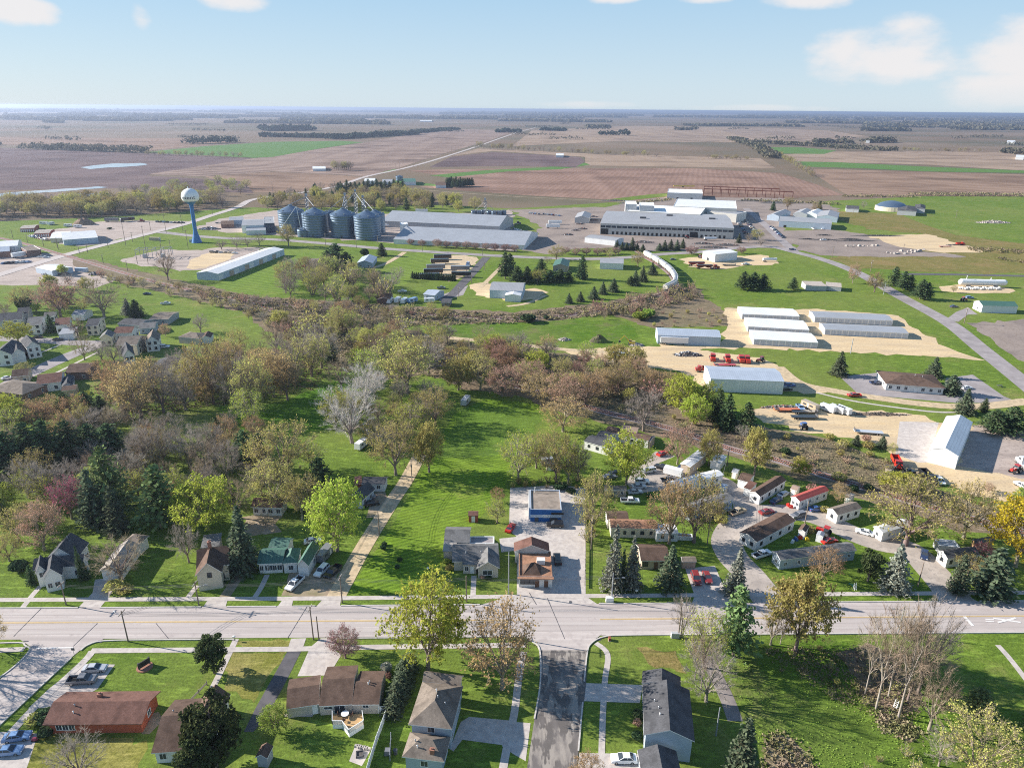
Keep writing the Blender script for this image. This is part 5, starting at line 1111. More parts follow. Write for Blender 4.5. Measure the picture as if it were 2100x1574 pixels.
b = Bld('bungalow', 'brown-roofed bungalow tucked between three spruces by the street', 'house', 'the bungalow between spruces')
b.block((1314, 1150), (1374, 1150), (1368, 1116), 2.8, 'x', 1.5, .4, wall='siding_tan', top='shingle_brown', front=3, doors=(.55,), trim='trim_dark')
b = Bld('tool_shed', 'small brown tool shed beside the red car and drive', 'shed', 'the small brown tool shed')
b.block((1399, 1152), (1429, 1152), (1427, 1141), 2.2, 'x', .5, .2, wall='siding_tan', top='shingle_taupe')
b = Bld('hut', 'little white hut with brown roof amid clutter behind the longest grey home', 'shed', 'the little cluttered hut')
b.block((1637, 1086), (1652, 1092), (1660, 1080), 2.3, 'y', .5, .15, wall='siding_white', top='shingle_brown')
b = Bld('metal_shed', 'tiny pale metal shed beside the red machinery in the park', 'shed', None)
b.block((1673, 1098), (1688, 1101), (1692, 1093), 2.0, 'y', .3, .05, wall='metalwall_white', top='metalroof_ltgrey')
mh('low white mobile home with black roof squeezed behind the dark-roofed one', None, (1224, 893), (1252, 901), (1262, 888), 2.8, 'x', .6, wall='siding_white', top='shingle_darkgrey', front=2)
mh('dark-roofed mobile home reaching toward the red car', None, (1298, 897), (1334, 906), (1340, 894), 2.8, 'x', .6, wall='siding_tan', top='shingle_darkgrey', front=2)
mh('low brown-roofed trailer home beside the parked white cars', 'the low brown trailer home', (1240, 1005), (1286, 1006), (1284, 996), 2.5, 'x', .5, wall='siding_tan', top='shingle_taupe', front=3)
for lab, A, B, C_, tp in (('small curved-roof shed behind the taupe-roofed mobile home', (1731, 1020), (1746, 1024), (1754, 1014), 'shingle_pale'), ('tiny white shed between park lane and railway bank', (1500, 968), (1512, 971), (1518, 963), 'metalroof_ltgrey'), ('small brown shed beside the red-roofed mobile home', (1620, 1003), (1634, 1007), (1642, 998), 'shingle_tan'), ('small grey shed by the grey-roofed home on the curve', (1476, 1000), (1488, 1003), (1494, 994), 'metalroof_bluegrey'), ('little white shed on the grass under the olive tree', (1120, 952), (1134, 953), (1133, 946), 'shingle_grey')):
    b = Bld('tool_shed', lab, 'shed', None); b.block(A, B, C_, 2.2, 'x', .6, .12, wall='siding_cream', top=tp, doors=(.5,))
# ---------------------------------------------------------------- yards and storage, right
b = Bld('pole_barn', 'tall white pole barn with white gable roof in the sandy yard', 'barn', 'the tall white pole barn')
b.block((1904, 925), (1966, 936), (1995, 866), 4.8, 'y', 1.8, .1, wall='metalwall_white', top='metalroof_white')
b = Bld('big_metal_barn', 'big pale blue-white metal building with shallow curved roof', 'barn', 'the big pale metal building')
b.block((1457, 777), (1609, 783), (1597, 756), 5.6, 'x', 1.2, .1, wall='metalwall_white', top='metalroof_bluegrey')
b = Bld('long_metal_barn', 'long blue-grey metal building beside the sandy storage yard', 'barn', 'the long blue-grey metal building')
b.block((1349, 687), (1479, 692), (1480, 677), 4.6, 'x', 1.5, .1, wall='metalwall_ltblue', top='metalroof_bluegrey')
SU = 'rows of storage units'
for lab, lm, A, B, C_, mt, n in (('white-roofed storage row farthest back, on the west side of the yard', 'the farthest white storage row', (1522, 644), (1640, 649), (1636, 634), 'white', 9), ('white-roofed storage row, middle one of the western three', 'the middle white storage row', (1534, 669.5), (1660, 677), (1655, 658), 'white', 9), ('white-roofed storage row closest to the grass bank', 'the nearest white storage row', (1546, 695.5), (1678, 703), (1673, 684), 'white', 10), ('grey ribbed storage row behind its twin, east side', 'the rear grey storage row', (1671, 650.5), (1832, 658), (1819, 645), 'ltgrey', 13), ('grey ribbed storage row, the front one of the eastern pair', 'the front grey storage row', (1692, 675.5), (1864, 684), (1849, 670.5), 'ltgrey', 14)):
    b = Bld('storage_building', lab, 'storage building', lm, SU); b.block(A, B, C_, 2.9, 'x', .7, .1, wall='metalwall_white', top='metalroof_' + mt, roll=n, rolldoor='metalwall_bluegrey')
b = Bld('office_building', 'low white office with brown hip roof in a striped car park', 'office', 'the hip-roofed office')
b.block((1816, 787), (1940, 797), (1930, 770), 3.0, 'hip', 1.9, .6, wall='siding_white', top='shingle_brown', front=7, side=2, doors=(.52,), vents=2)
b = Bld('green_roof_barn', 'white barn with dark green roof beside the right-hand field road', 'barn', 'the green-roofed white barn')
b.block((1990, 618), (2015, 627), (2089, 629), 4.2, 'y', 1.8, .2, wall='metalwall_white', top='metalroof_green', front=1)
b = Bld('low_barn', 'low cream-roofed grey barn on open grass, the larger of two', 'barn', 'the low cream-roofed barn')
b.block((1655, 586), (1696, 587), (1695, 579), 3.2, 'shed', .5, .1, wall='metalwall_galv', top='metalroof_tanmetal')
b = Bld('low_barn', 'low cream-roofed grey shed on open grass, the smaller of two', 'barn', None)
b.block((1694, 589), (1726, 589.5), (1725, 582), 2.8, 'shed', .4, .1, wall='metalwall_galv', top='metalroof_tanmetal')
b = Bld('white_barn', 'white metal barn with open end door beside the train curve', 'barn', 'the white barn by the train')
b.block((1444, 515), (1467, 522), (1513, 517.5), 6.0, 'y', .6, .1, wall='metalwall_white', top='metalroof_white', gar=(.45,), rolldoor='glass')
# factory
b = Bld('factory', 'huge pale factory hall with long window band and dark dock doors', 'factory', 'the huge factory hall')
b.block((1231, 458), (1506, 468), (1497, 441), 10.0, 'x', 2.2, .2, wall='metalwall_factory', top='metalroof_galv')
x0, x1, y0, y1, h_, _ = b.dim; W_ = x1 - x0
for k in range(24):
    m = MB(); b.onface(m, 'f', x0 + W_ * (k + .5) / 24, 6.3, W_ / 24 * .86, 1.9, .08); b.put(m, 'window', ['glass'])
for k in range(26):
    m = MB(); b.onface(m, 'f', x0 + W_ * (.1 + .87 * k / 26), .3, 2.0, 2.6, .08); b.put(m, 'dock_door', ['trim_dark'])
for t in (.035, .71):
    m = MB(); b.onface(m, 'f', x0 + W_ * t, .1, 7, 5.2, .12); b.put(m, 'bay_door', ['trim_dark'])
for t, q in ((.32, .35), (.53, .6), (.86, .45)):
    m = MB(); x = x0 + W_ * t; y = y0 + (y1 - y0) * q; m.box(x - 3, x + 3, y - 1.5, y + 1.5, h_ + .5, h_ + 3.2); b.put(m, 'roof_vent', ['steel_dark'])
b.block((1284, 432), (1436, 440), (1430, 425), 11.5, 'flat', 0, 0, wall='metalwall_factory', top='trim_white')
b.block((1283, 418), (1306, 419), (1304, 412), 17, 'flat', 0, 0, wall='metalwall_galv', top='trim_white'); b.block((1312, 421), (1342, 422), (1340, 415), 17, 'flat', 0, 0, wall='metalwall_galv', top='trim_white')
b = Bld('factory_annex', 'tall grey-green factory block with white roof behind the main hall', 'factory', 'the tall factory block')
b.block((1382, 420), (1511, 428), (1509, 412), 12, 'flat', 0, 0, wall='metalwall_factory', top='metalroof_white'); b.block((1450, 433), (1511, 439), (1511, 432), 9, 'flat', 0, 0, wall='metalwall_factory', top='metalroof_galv')
b = Bld('crane_shed', 'white open-fronted shed at the head of the rusty crane runway', 'shed', 'the white crane shed')
b.block((1369, 394), (1441, 397), (1440, 389), 8, 'flat', 0, 0, wall='siding_white', top='trim_white', gar=(.3, .7), rolldoor='glass')
b = Bld('white_shed', 'long low white shed in front of the factory', 'shed', 'the long low white shed')
b.block((1199, 487), (1262, 494), (1277, 488), 4.5, 'x', 1, .1, wall='metalwall_white', top='metalroof_galv')
b = Bld('small_warehouse', 'small grey gabled warehouse beside the factory scrap yard', 'warehouse', 'the small gabled warehouse')
b.block((1179, 446), (1208, 448), (1213, 438), 5, 'y', 2.4, .2, wall='metalwall_galv', top='metalroof_galv')
WH = 'warehouses of the works'
for lab, A, B, C_, h_, wl, tp in (('blue-grey workshop with white front door beyond the brown yard', (1598, 453), (1706, 459), (1705, 449), 6, 'metalwall_ltblue', 'metalroof_galv'), ('long narrow grey shed at the west of the yard behind the workshop', (1578, 440), (1598, 444), (1622, 434), 5, 'metalwall_ltblue', 'metalroof_galv'), ('grey-roofed shed in the middle behind the blue-grey workshop', (1630, 436), (1655, 440), (1668, 432), 4.6, 'metalwall_galv', 'metalroof_galv'), ('white-roofed shed between two grey sheds', (1655, 436), (1676, 440), (1690, 433), 4.6, 'metalwall_white', 'metalroof_white'), ('grey shed with open door at the east end of the yard', (1677, 441), (1718, 447), (1722, 436), 5, 'metalwall_ltblue', 'metalroof_galv')):
    b = Bld('warehouse', lab, 'warehouse', 'the ' + lab.split(' at ')[0].split(' beyond')[0].split(' in the')[0] if 'workshop with' in lab else None, WH)
    b.block(A, B, C_, h_, 'x' if 'workshop with' in lab else 'y', 1.2 if 'workshop with' in lab else 2.2, .1, wall=wl, top=tp, gar=(.12,) if 'workshop with' in lab else (), rolldoor='trim_dark')
# grain site
b = Bld('grain_warehouse', 'enormous low grey-roofed grain store along the street', 'warehouse', 'the enormous grain store')
b.block((806, 491), (1076, 503), (1087, 476), 3.8, 'x', 6.2, .3, wall='metalwall_white', top='metalroof_ltgrey')
b = Bld('grain_warehouse', 'second long grey-roofed grain store behind the enormous one', 'warehouse', 'the second grain store')
b.block((782, 453), (1024, 464.5), (1034, 447), 6, 'x', 6.5, .3, wall='metalwall_galv', top='metalroof_ltgrey')
for lab, lm, A, B, C_, h_, rf, ri, wl, tp in (
    ('white mill building beside the westmost steel bin', 'the white mill building', (497, 458), (553, 461), (555, 449), 7, 'x', 2, 'metalwall_white', 'metalroof_galv'),
    ('dark blue block tower between mill and bins', None, (541, 456), (563, 457), (562, 444), 9, 'flat', 0, 'paint_navy', 'metalroof_galv'),
    ('low white lean-to in front of the mill building', None, (505, 470), (545, 472), (546, 464), 4, 'x', 1, 'metalwall_white', 'metalroof_ltgrey'),
    ('pale mill office with grey roof left of the mill', None, (470, 450), (500, 451), (499, 444), 4, 'x', 1.4, 'metalwall_ltblue', 'metalroof_galv'),
    ('small brown site office near the tall water tower', None, (453, 459), (480, 460), (479, 452), 3.4, 'x', 1.2, 'brick_brown', 'shingle_brown'),
    ('white pair of feed hoppers building beside the second grain store', None, (820, 459), (836, 460), (836, 455), 9, 'flat', 0, 'metalwall_white', 'trim_white'),
    ('long white packing shed with patched wall beside the sandy lot', 'the long white packing shed', (421, 553), (447, 562), (583, 511), 4.6, 'y', 1.4, 'metalwall_ltblue', 'metalroof_white'),
    ('white-roofed workshop with blue valley roof on the left edge road', 'the white-roofed workshop', (127, 487), (201, 487), (192, 473), 4.5, 'x', 3.2, 'metalwall_ltblue', 'metalroof_white'),
    ('white lean-to wing of the workshop row on the grass', None, (106, 483), (140, 487), (146, 474), 3.6, 'x', 1.2, 'siding_cream', 'metalroof_white'),
    ('red-walled storage hut with tan roof, the farther of two', None, (48, 464), (70, 468), (80, 461), 3, 'x', .9, 'brick_red', 'shingle_pale'),
    ('red-walled storage hut with tan roof, the nearer of two', 'the red storage huts', (78, 473), (101, 478), (112, 470), 3, 'x', .9, 'brick_red', 'shingle_pale'),
    ('brown brick depot with flat taupe roof beside the level crossing', 'the brown brick depot', (50, 512), (84, 511), (70, 503), 5, 'flat', 0, 'brick_brown', 'shingle_taupe'),
    ('white vaulted hall at the left picture edge', 'the white vaulted hall', (-10, 500), (36, 504), (44, 492), 6, 'x', 2.2, 'metalwall_white', 'metalroof_white'),
    ('dark blue-roofed depot shed left of the brown brick depot', None, (-20, 514), (20, 515), (22, 506), 4.5, 'x', 2, 'brick_brown', 'metalroof_bluegrey'),
    ('small white-roofed garage beside the heap of scrap cars', 'the white-roofed scrap garage', (72, 549), (106, 556), (127, 544), 3.6, 'x', 1.0, 'metalwall_ltblue', 'metalroof_white'),
    ('blue-white bungalow among trees along the middle street', 'the blue-white bungalow', (737, 533), (764, 540), (774, 527), 3.4, 'y', 2, 'siding_blue', 'metalroof_bluegrey'),
    ('brown-roofed white house beside dark pines on the wide lawn', 'the brown-roofed white house by pines', (627, 545), (662, 546), (672, 530), 3.2, 'x', 1.6, 'siding_white', 'shingle_taupe'),
    ('pale blue-roofed house at the end of the black lane', 'the pale blue-roofed house', (866, 604), (892, 606), (912, 596), 3.4, 'x', 1.4, 'siding_blue', 'metalroof_bluegrey'),
    ('dark brown shed at the end of the camper row', 'the dark brown shed by the campers', (775, 612), (800, 614), (806, 603), 3.0, 'y', 1.2, 'siding_darkbrown', 'shingle_brown'),
    ('little black-roofed hut right of the pale blue-roofed house', None, (905, 619), (923, 621), (928, 613), 2.6, 'x', .8, 'siding_darkbrown', 'shingle_darkgrey'),
    ('grey barn with half-round roof beside a sandy turning loop', 'the grey barn on the sandy loop', (1005, 592), (1072, 597), (1078, 580), 5.0, 'x', 2.2, 'metalwall_ltblue', 'metalroof_galv'),
    ('white lean-to with garage door on the sandy loop', None, (1036, 604), (1068, 607), (1072, 596), 3.8, 'y', .9, 'metalwall_white', 'metalroof_white'),
    ('small house with green roof among tall evergreens', 'the green-roofed house among evergreens', (1134, 544), (1165, 547), (1169, 535), 4, 'y', 2.0, 'siding_tan', 'metalroof_green'),
    ('grey-roofed pale barn on the lawn left of the train', 'the pale barn near the train', (1230, 539), (1279, 541), (1279, 531), 4.5, 'x', 1.5, 'metalwall_white', 'metalroof_galv'),
    ('grey hip-roofed garage house on the striped lawn', 'the hip-roofed garage house', (365, 691), (408, 695), (415, 683), 3.2, 'hip', 1.6, 'siding_beige', 'shingle_taupe'),
    ('small white annex right of the hip-roofed garage house', None, (410, 694), (432, 693), (438, 683), 2.8, 'y', 1.2, 'siding_white', 'shingle_brown'),
    ('white two-storey farm-style house at the far left with navy roof', 'the white navy-roofed house', (-10, 722), (24, 727), (48, 705), 5.2, 'y', 2.4, 'siding_white', 'shingle_darkgrey'),
    ('white gabled wing house with brown chimney beside the left street', 'the white house with outside chimney', (56, 718), (84, 709), (72, 695), 5.4, 'y', 2.6, 'siding_white', 'shingle_darkgrey'),
    ('cream two-storey house with brown roof near the street fork', 'the cream two-storey house', (249, 698), (281, 707), (300, 690), 5.4, 'x', 2.4, 'siding_cream', 'shingle_taupe'),
    ('white gabled house facing the gravel court right of the cream house', 'the white gabled court house', (298, 700), (326, 700), (330, 685), 4.8, 'y', 2.8, 'siding_white', 'shingle_taupe'),
    ('white steep-gabled house behind bare shrubs by the fork', 'the white steep-gabled house', (250, 725), (277, 729), (272, 712), 5.2, 'y', 3.2, 'siding_white', 'shingle_darkgrey'),
    ('brown brick house with pale flat wing under a bare tree', 'the brown brick house', (141, 758), (182, 763), (204, 743), 3.4, 'x', 1.8, 'brick_brown', 'shingle_brown'),
    ('half-timbered brown-roofed house at the left', 'the half-timbered house', (77, 783), (126, 783), (134, 762), 3.6, 'x', 2.0, 'siding_white', 'shingle_redbrown'),
    ('wide taupe hip-roofed house at the lower left edge of town', 'the taupe hip-roofed house', (-30, 800), (46, 810), (90, 786), 3.0, 'hip', 2.2, 'brick_brown', 'shingle_taupe'),
    ('small black-roofed garage right of the half-timbered house', None, (127, 790), (150, 790), (153, 772), 2.8, 'y', 1.4, 'siding_white', 'shingle_darkgrey'),
    ('low brown garden store below the black-roofed garage', None, (128, 797), (156, 799), (160, 788), 2.6, 'x', .8, 'siding_tan', 'shingle_brown'),
    ('white house with round porch roof in the left old town', 'the white porch house', (58, 662), (85, 666), (98, 648), 5.0, 'x', 2.2, 'siding_white', 'shingle_grey'),
    ('dark-roofed two-storey grey house at the left edge', 'the dark-roofed grey house', (-8, 665), (45, 655), (52, 640), 4.6, 'x', 2.4, 'siding_grey', 'shingle_darkgrey'),
    ('brown-roofed house right of the tall dark cedar in town', 'the brown-roofed town house', (114, 663), (143, 665), (147, 650), 4.2, 'x', 1.8, 'siding_white', 'shingle_redbrown'),
    ('tan house with black roof between trees in the old town', 'the tan black-roofed house', (178, 666), (201, 668), (216, 652), 5.0, 'x', 2.0, 'siding_cream', 'shingle_darkgrey'),
    ('white garage with slanted white roof beside the upper street', 'the white slant-roofed garage', (125, 680), (150, 684), (160, 673), 2.8, 'shed', .6, 'siding_white', 'metalroof_ltgrey'),
    ('red-brown-roofed house with dormer behind the cream house', 'the dormered house', (236, 681), (270, 683), (285, 672), 3.8, 'x', 2.0, 'siding_white', 'shingle_redbrown'),
    ('small gabled grey house under trees at the far left', None, (38, 640), (58, 643), (66, 632), 4.4, 'x', 2.2, 'siding_grey', 'shingle_darkgrey'),
    ('low white garage behind the white porch house', None, (92, 646), (112, 648), (118, 640), 3, 'x', 1.4, 'siding_white', 'shingle_grey'),
    ('brown-roofed cottage left of the half-timbered house', None, (28, 766), (58, 770), (66, 757), 3.2, 'x', 1.8, 'siding_tan', 'shingle_brown'),
    ('pale grey house between the fork and the dormered house', None, (206, 690), (230, 692), (236, 682), 4, 'y', 2, 'siding_cream', 'shingle_grey'),
    ('small pale barn under the large red budding tree', None, (152, 643), (172, 646), (190, 636), 3, 'x', 1.6, 'siding_white', 'metalroof_ltgrey'),
    ('long taupe-roofed house with white flat porch on the upper lawn', 'the long porch house', (316, 648), (345, 655), (368, 640), 3.0, 'x', 1.0, 'siding_grey', 'shingle_taupe'),
    ('dark-roofed long shed behind bare shrubs near the wood', 'the dark-roofed long shed', (315, 748), (348, 757), (372, 735), 2.8, 'y', 1.2, 'siding_grey', 'shingle_darkgrey'),
    ('dark low house in tree shade behind the dormered house', None, (240, 664), (285, 668), (300, 655), 3, 'x', 1.4, 'siding_grey', 'shingle_darkgrey'),
    ('blue-grey house amid garden trees by the hip lawn', None, (285, 672), (318, 672), (325, 660), 3, 'x', 1.4, 'siding_blue', 'shingle_grey')):
    nm = 'house' if any(w in lab for w in ('house', 'bungalow')) and 'garage h' not in lab else ('garage' if 'garage' in lab else 'outbuilding')
    far_ = P(*B).length > 420
    b = Bld(nm, lab, {'outbuilding': 'building'}.get(nm, nm), lm)
    hs = nm == 'house'
    k = dict(wall=wl, top=tp, oh=.35 if hs else .15)
    if hs: k.update(front=2, side=2, rows=2 if h_ > 4.5 else 1, trim='trim_dark' if wl in ('siding_white', 'siding_cream') else 'trim_white', ww=1.0, wh=1.25)
    b.block(A, B, C_, h_, rf, ri, **k)
    if 'outside chimney' in lab:
        x0, x1, y0, y1, hh, _ = b.dim; m = MB(); m.box(x1 + .02, x1 + .7, (y0 + y1) / 2 - .5, (y0 + y1) / 2 + .5, 0, hh + 3); b.put(m, 'chimney', ['brick_chimney'])
    if 'navy-roofed' in lab or 'navy roof' in lab: b.block((24, 727), (52, 723), (48, 705), 4.4, 'y', 2.2, .3, wall='siding_white', top='shingle_darkgrey', side=3)
    if 'packing shed' in lab:
        x0, x1, y0, y1, hh, _ = b.dim
        for k_ in range(14):
            m = MB(); b.onface(m, 'r', y0 + (y1 - y0) * (k_ + .5) / 14, .1, (y1 - y0) / 14 * .85, 3.6, .06); b.put(m, 'roll_door', [('metalwall_white', 'metalwall_ltblue', 'siding_tan')[k_ % 3]])
    if 'storage hut' in lab:
        x0, x1, y0, y1, hh, _ = b.dim
        for k_ in range(7):
            m = MB(); b.onface(m, 'f', x0 + (x1 - x0) * (k_ + .5) / 7, .1, (x1 - x0) / 7 * .6, 2.2, .06); b.put(m, 'roll_door', ['trim_white'])
# farms far away
FA = 'farmsteads out in the fields'
for lab, A, B, C_, h_, tp in (('white farm shed with green-grey roof beside the far road', (748, 369), (768, 371), (771, 366), 5, 'metalroof_white'), ('low white barn beside the small farm bin', (784, 371), (806, 373), (805, 368), 4, 'metalroof_galv'), ('green-roofed white barn of the roadside farm', (824, 371), (853, 373), (851, 366), 5, 'metalroof_green'), ('brown bungalow among dark pines in the red field', (893, 379), (915, 380), (914, 373), 4, 'shingle_brown'), ('white farmhouse among trees of the field lane', (1140, 318), (1156, 319), (1156, 315), 5, 'metalroof_white'), ('long white barn on the lone farm in the striped field', (641, 344), (668, 346), (667, 341), 4, 'metalroof_white'), ('distant long white shed beyond the pine rows', (861, 248), (886, 248.5), (886, 246.5), 6, 'metalroof_white'), ('distant white barn near the right horizon', (2083, 322), (2100, 323), (2100, 318), 6, 'metalroof_white'), ('tiny white farm by the distant wood, far right', (2065, 291), (2082, 291.6), (2082, 288), 6, 'metalroof_white'), ('distant white sheds right of the field pines', (1776, 289), (1784, 289.4), (1784, 285), 7, 'metalroof_white')):
    b = Bld('farm_building', lab, 'farm building', None, FA); b.block(A, B, C_, h_, 'x', 2.2, .2, wall='metalwall_white', top=tp)
for lab, A, B, C_, h_, wl in (('grey plant building with dark roof right of the round tank', (1840, 432), (1880, 434), (1880, 424), 5, 'metalwall_galv'), ('smaller grey plant building behind the round tank', (1876, 428), (1898, 429), (1898, 421), 5, 'metalwall_galv'), ('small dark pump house left of the round tank', (1735, 428), (1762, 429), (1761, 423), 4, 'metalwall_white')):
    b = Bld('plant_building', lab, 'plant building', 'the plant buildings' if 'right of' in lab else None, 'treatment plant buildings'); b.block(A, B, C_, h_, 'hip' if 'pump' not in lab else 'x', 2, .3, wall=wl, top='shingle_darkgrey')
# ---------------------------------------------------------------- water tower, bins, elevator
def at(px, py): return P(px, py)
p = at(404, 497); t = thing('water_tower', 'tall water tower with white tank on slim blue stem', 'water tower', p); LM.append(('the water tower', 404, 497))
h = tall(404, 497, 386); k = h / 46
m = MB(); m.lathe([(4.472 * k, -.2), (3.784 * k, 2 * k), (2.494 * k, 6 * k), (1.720 * k, 10 * k), (1.591 * k, 14 * k), (1.591 * k, 31 * k), (1.978 * k, 32.5 * k), (3.612 * k, 34 * k), (5.676 * k, 35.4 * k)], 28); m.build('stem', ['tower_blue'], t, True)
m = MB(); m.lathe([(5.676 * k, 35.4 * k), (6.536 * k, 36.2 * k), (7.138 * k, 38 * k), (7.224 * k, 39.4 * k), (6.880 * k, 41.2 * k), (5.848 * k, 43.2 * k), (4.128 * k, 44.8 * k), (1.892 * k, 45.8 * k), (.01, 46 * k)], 36); tank = m.build('tank', ['tank_white'], t, True)
m = MB(); m.tube((-1, 0, 45.8 * k), (-1, 0, 47.2 * k), .5, .4, 6, 0, True); m.tube((1.8, 0, 45.7 * k), (1.8, 0, 47.4 * k), .2, .2, 6, 0, True); m.build('roof_hatch', ['tank_white'], tank)
cu = bpy.data.curves.new('lettering', 'FONT'); cu.body = 'ntent'; cu.size = 4.0; cu.extrude = .02; cu.align_x = 'CENTER'
tmp = bpy.data.objects.new('lettering', cu); C.objects.link(tmp); dg = bpy.context.evaluated_depsgraph_get(); me = bpy.data.meshes.new_from_object(tmp.evaluated_get(dg)); bpy.data.objects.remove(tmp)
a0 = math.atan2(-p.y, -p.x) - R(14)   # the word wraps round the tank on the side that faces the town
for v in me.vertices:
    x, y, z = v.co; rr = 7.25 * k + .06; a = a0 + x * 1.35 / rr; v.co = (math.cos(a) * rr, math.sin(a) * rr, 37.6 * k + y)
me.materials.clear(); me.materials.append(MATS['trim_dark']); o = link('lettering', me, tank)
m = MB(); m.box(-6.2, -4.0, -1, 1, 0, 2.6); m.build('pump_box', ['metalwall_galv'], t)
BG = 'steel grain bins'
def grain_bin(px, py, wpx, hw, lab, hopper=False, lm=None):
    p = at(px, py); r = wpx * p.length / F / 2 * 1.05; p = p + Vector((0, r, 0)); t = thing('grain_bin', lab, 'grain bin', p, 0, BG)
    if lm: LM.append((lm, px, py))
    m = MB(); z = 0
    while z < hw - .01:
        z2 = min(hw, z + 2.2); m.lathe([(r, z), (r * 1.006, z + .1), (r * 1.006, z2 - .1), (r, z2)], 40); z = z2
    m.build('bin_wall', ['bin_steel'], t, True)
    m = MB(); m.lathe([(r * 1.03, hw - .1), (r * .96, hw + .4), (r * .16, hw + r * .4), (r * .16, hw + r * .46), (.01, hw + r * .48)], 40); rf = m.build('bin_roof', ['bin_steel'], t)
    for k in range(8):
        a = 6.283 * k / 8 + .3; m = MB(); x, y = math.cos(a) * r * .86, math.sin(a) * r * .86; m.box(x - .5, x + .5, y - .5, y + .5, hw + .4, hw + 1.7); m.build('roof_vent', ['steel'], rf)
    m = MB(); a = -1.1; x, y = math.cos(a) * (r + .15), math.sin(a) * (r + .15)
    for d in (-.25, .25): m.tube((x + d, y, 0), (x + d, y, hw), .05, .05, 4)
    for k in range(int(hw / .6)): m.tube((x - .25, y, .4 + k * .6), (x + .25, y, .4 + k * .6), .04, .04, 3)
    m.build('ladder', ['steel'], t)
    m = MB(); m.box(-.7, .7, -r - .12, -r + .2, .2, 2.2); m.build('access_door', ['steel_dark'], t)
    return p, r, hw
s1 = grain_bin(593, 481, 47, 20, 'westmost of the four great steel grain bins', lm='the westmost great bin'); s2 = grain_bin(642, 487, 47, 20, 'second great steel grain bin, behind the small white hopper bin', lm='the second great bin')
s3 = grain_bin(701, 489, 49, 20, 'third great steel grain bin, with spouts meeting over its roof', lm='the third great bin'); s4 = grain_bin(750, 494, 50, 20, 'eastmost of the great front bins, half in the shade of its neighbour', lm='the eastmost great bin')
grain_bin(768, 482, 36, 18, 'shaded great grain bin behind the eastmost front one'); grain_bin(677, 474, 18, 17, 'slim tall steel bin between second and third great bins')
grain_bin(620, 487, 23, 6, 'small squat hopper bin in front of the second great bin'); 
for i, (x, y) in enumerate(((971, 441), (981, 441), (991, 440), (1003, 441), (1013, 442), (1024, 442), (1033, 441))): grain_bin(x, y, 10, 3.5, ('leftmost', 'second', 'third', 'middle', 'fifth', 'sixth', 'rightmost')[i] + ' of the small bins behind the second grain store')
grain_bin(818, 371, 13, 6, 'farm grain bin beside the far road')
def leg(px, py, h, lab, targets):
    p = at(px, py); t = thing('grain_elevator', lab, 'grain elevator', p, 0, 'elevator legs of the grain site'); m = MB()
    for sx in (-1, 1):
        for sy in (-1, 1): m.tube((sx * 1.4, sy * 1.4, 0), (sx * 1.4, sy * 1.4, h), .13, .13, 4)
    n = int(h / 3)
    for k in range(n):
        z, z2 = h * k / n, h * (k + 1) / n
        for (x0, y0, x1, y1) in ((-1.4, -1.4, 1.4, -1.4), (1.4, -1.4, 1.4, 1.4), (1.4, 1.4, -1.4, 1.4), (-1.4, 1.4, -1.4, -1.4)): m.tube((x0, y0, z), (x1, y1, z2), .07, .07, 3); m.tube((x0, y0, z2), (x1, y1, z2), .07, .07, 3)
    m.build('tower_frame', ['steel'], t)
    m = MB(); m.box(-.5, -.1, -.3, .3, 0, h + 2); m.box(.1, .5, -.3, .3, 0, h + 2); m.build('leg_casing', ['steel'], t)
    m = MB(); m.box(-1.2, 1.2, -.8, .8, h + 1.6, h + 3.6, 0, .3, .2); m.build('leg_head', ['steel'], t)
    m = MB(); m.box(-2.2, 2.2, -2.2, 2.2, h - .2, h); m.build('platform', ['steel_dark'], t)
    for q, z in targets:
        m = MB(); m.tube((0, 0, h + .5), (q[0] - p.x, q[1] - p.y, z), .24, .24, 6); m.build('spout', ['steel'], t)
leg(634, 470, tall(634, 470, 405), 'latticed elevator leg behind the second great bin', [(s1[0], 26), (s2[0], 26.5)])
leg(733, 466, tall(733, 466, 396), 'tallest latticed elevator leg with white spouts to the third bin', [(s3[0], 26.5), (s4[0], 27)])
leg(712, 468, tall(712, 468, 403), 'lower latticed elevator leg left of the tallest one', [(s3[0], 27), (at(677, 472), 19)])
leg(748, 470, tall(748, 470, 408), 'latticed elevator leg behind the eastmost great bin', [(s4[0], 27.3), (at(768, 480), 22)])
leg(995, 446, 17, 'small elevator leg among the small bins', [(at(975, 441), 5), (at(1015, 442), 5)])
p = at(617, 486); t = thing('load_spout', 'pale slanted loading pipe from the bins down to the hopper bin', 'pipe', p); m = MB(); m.tube((0, 2, 8), (-2, 2, 27), .25, .25, 6); m.tube((-2, 2, 27), (-16, -4, 8), .2, .2, 6); m.build('pipe', ['tank_white'], t)
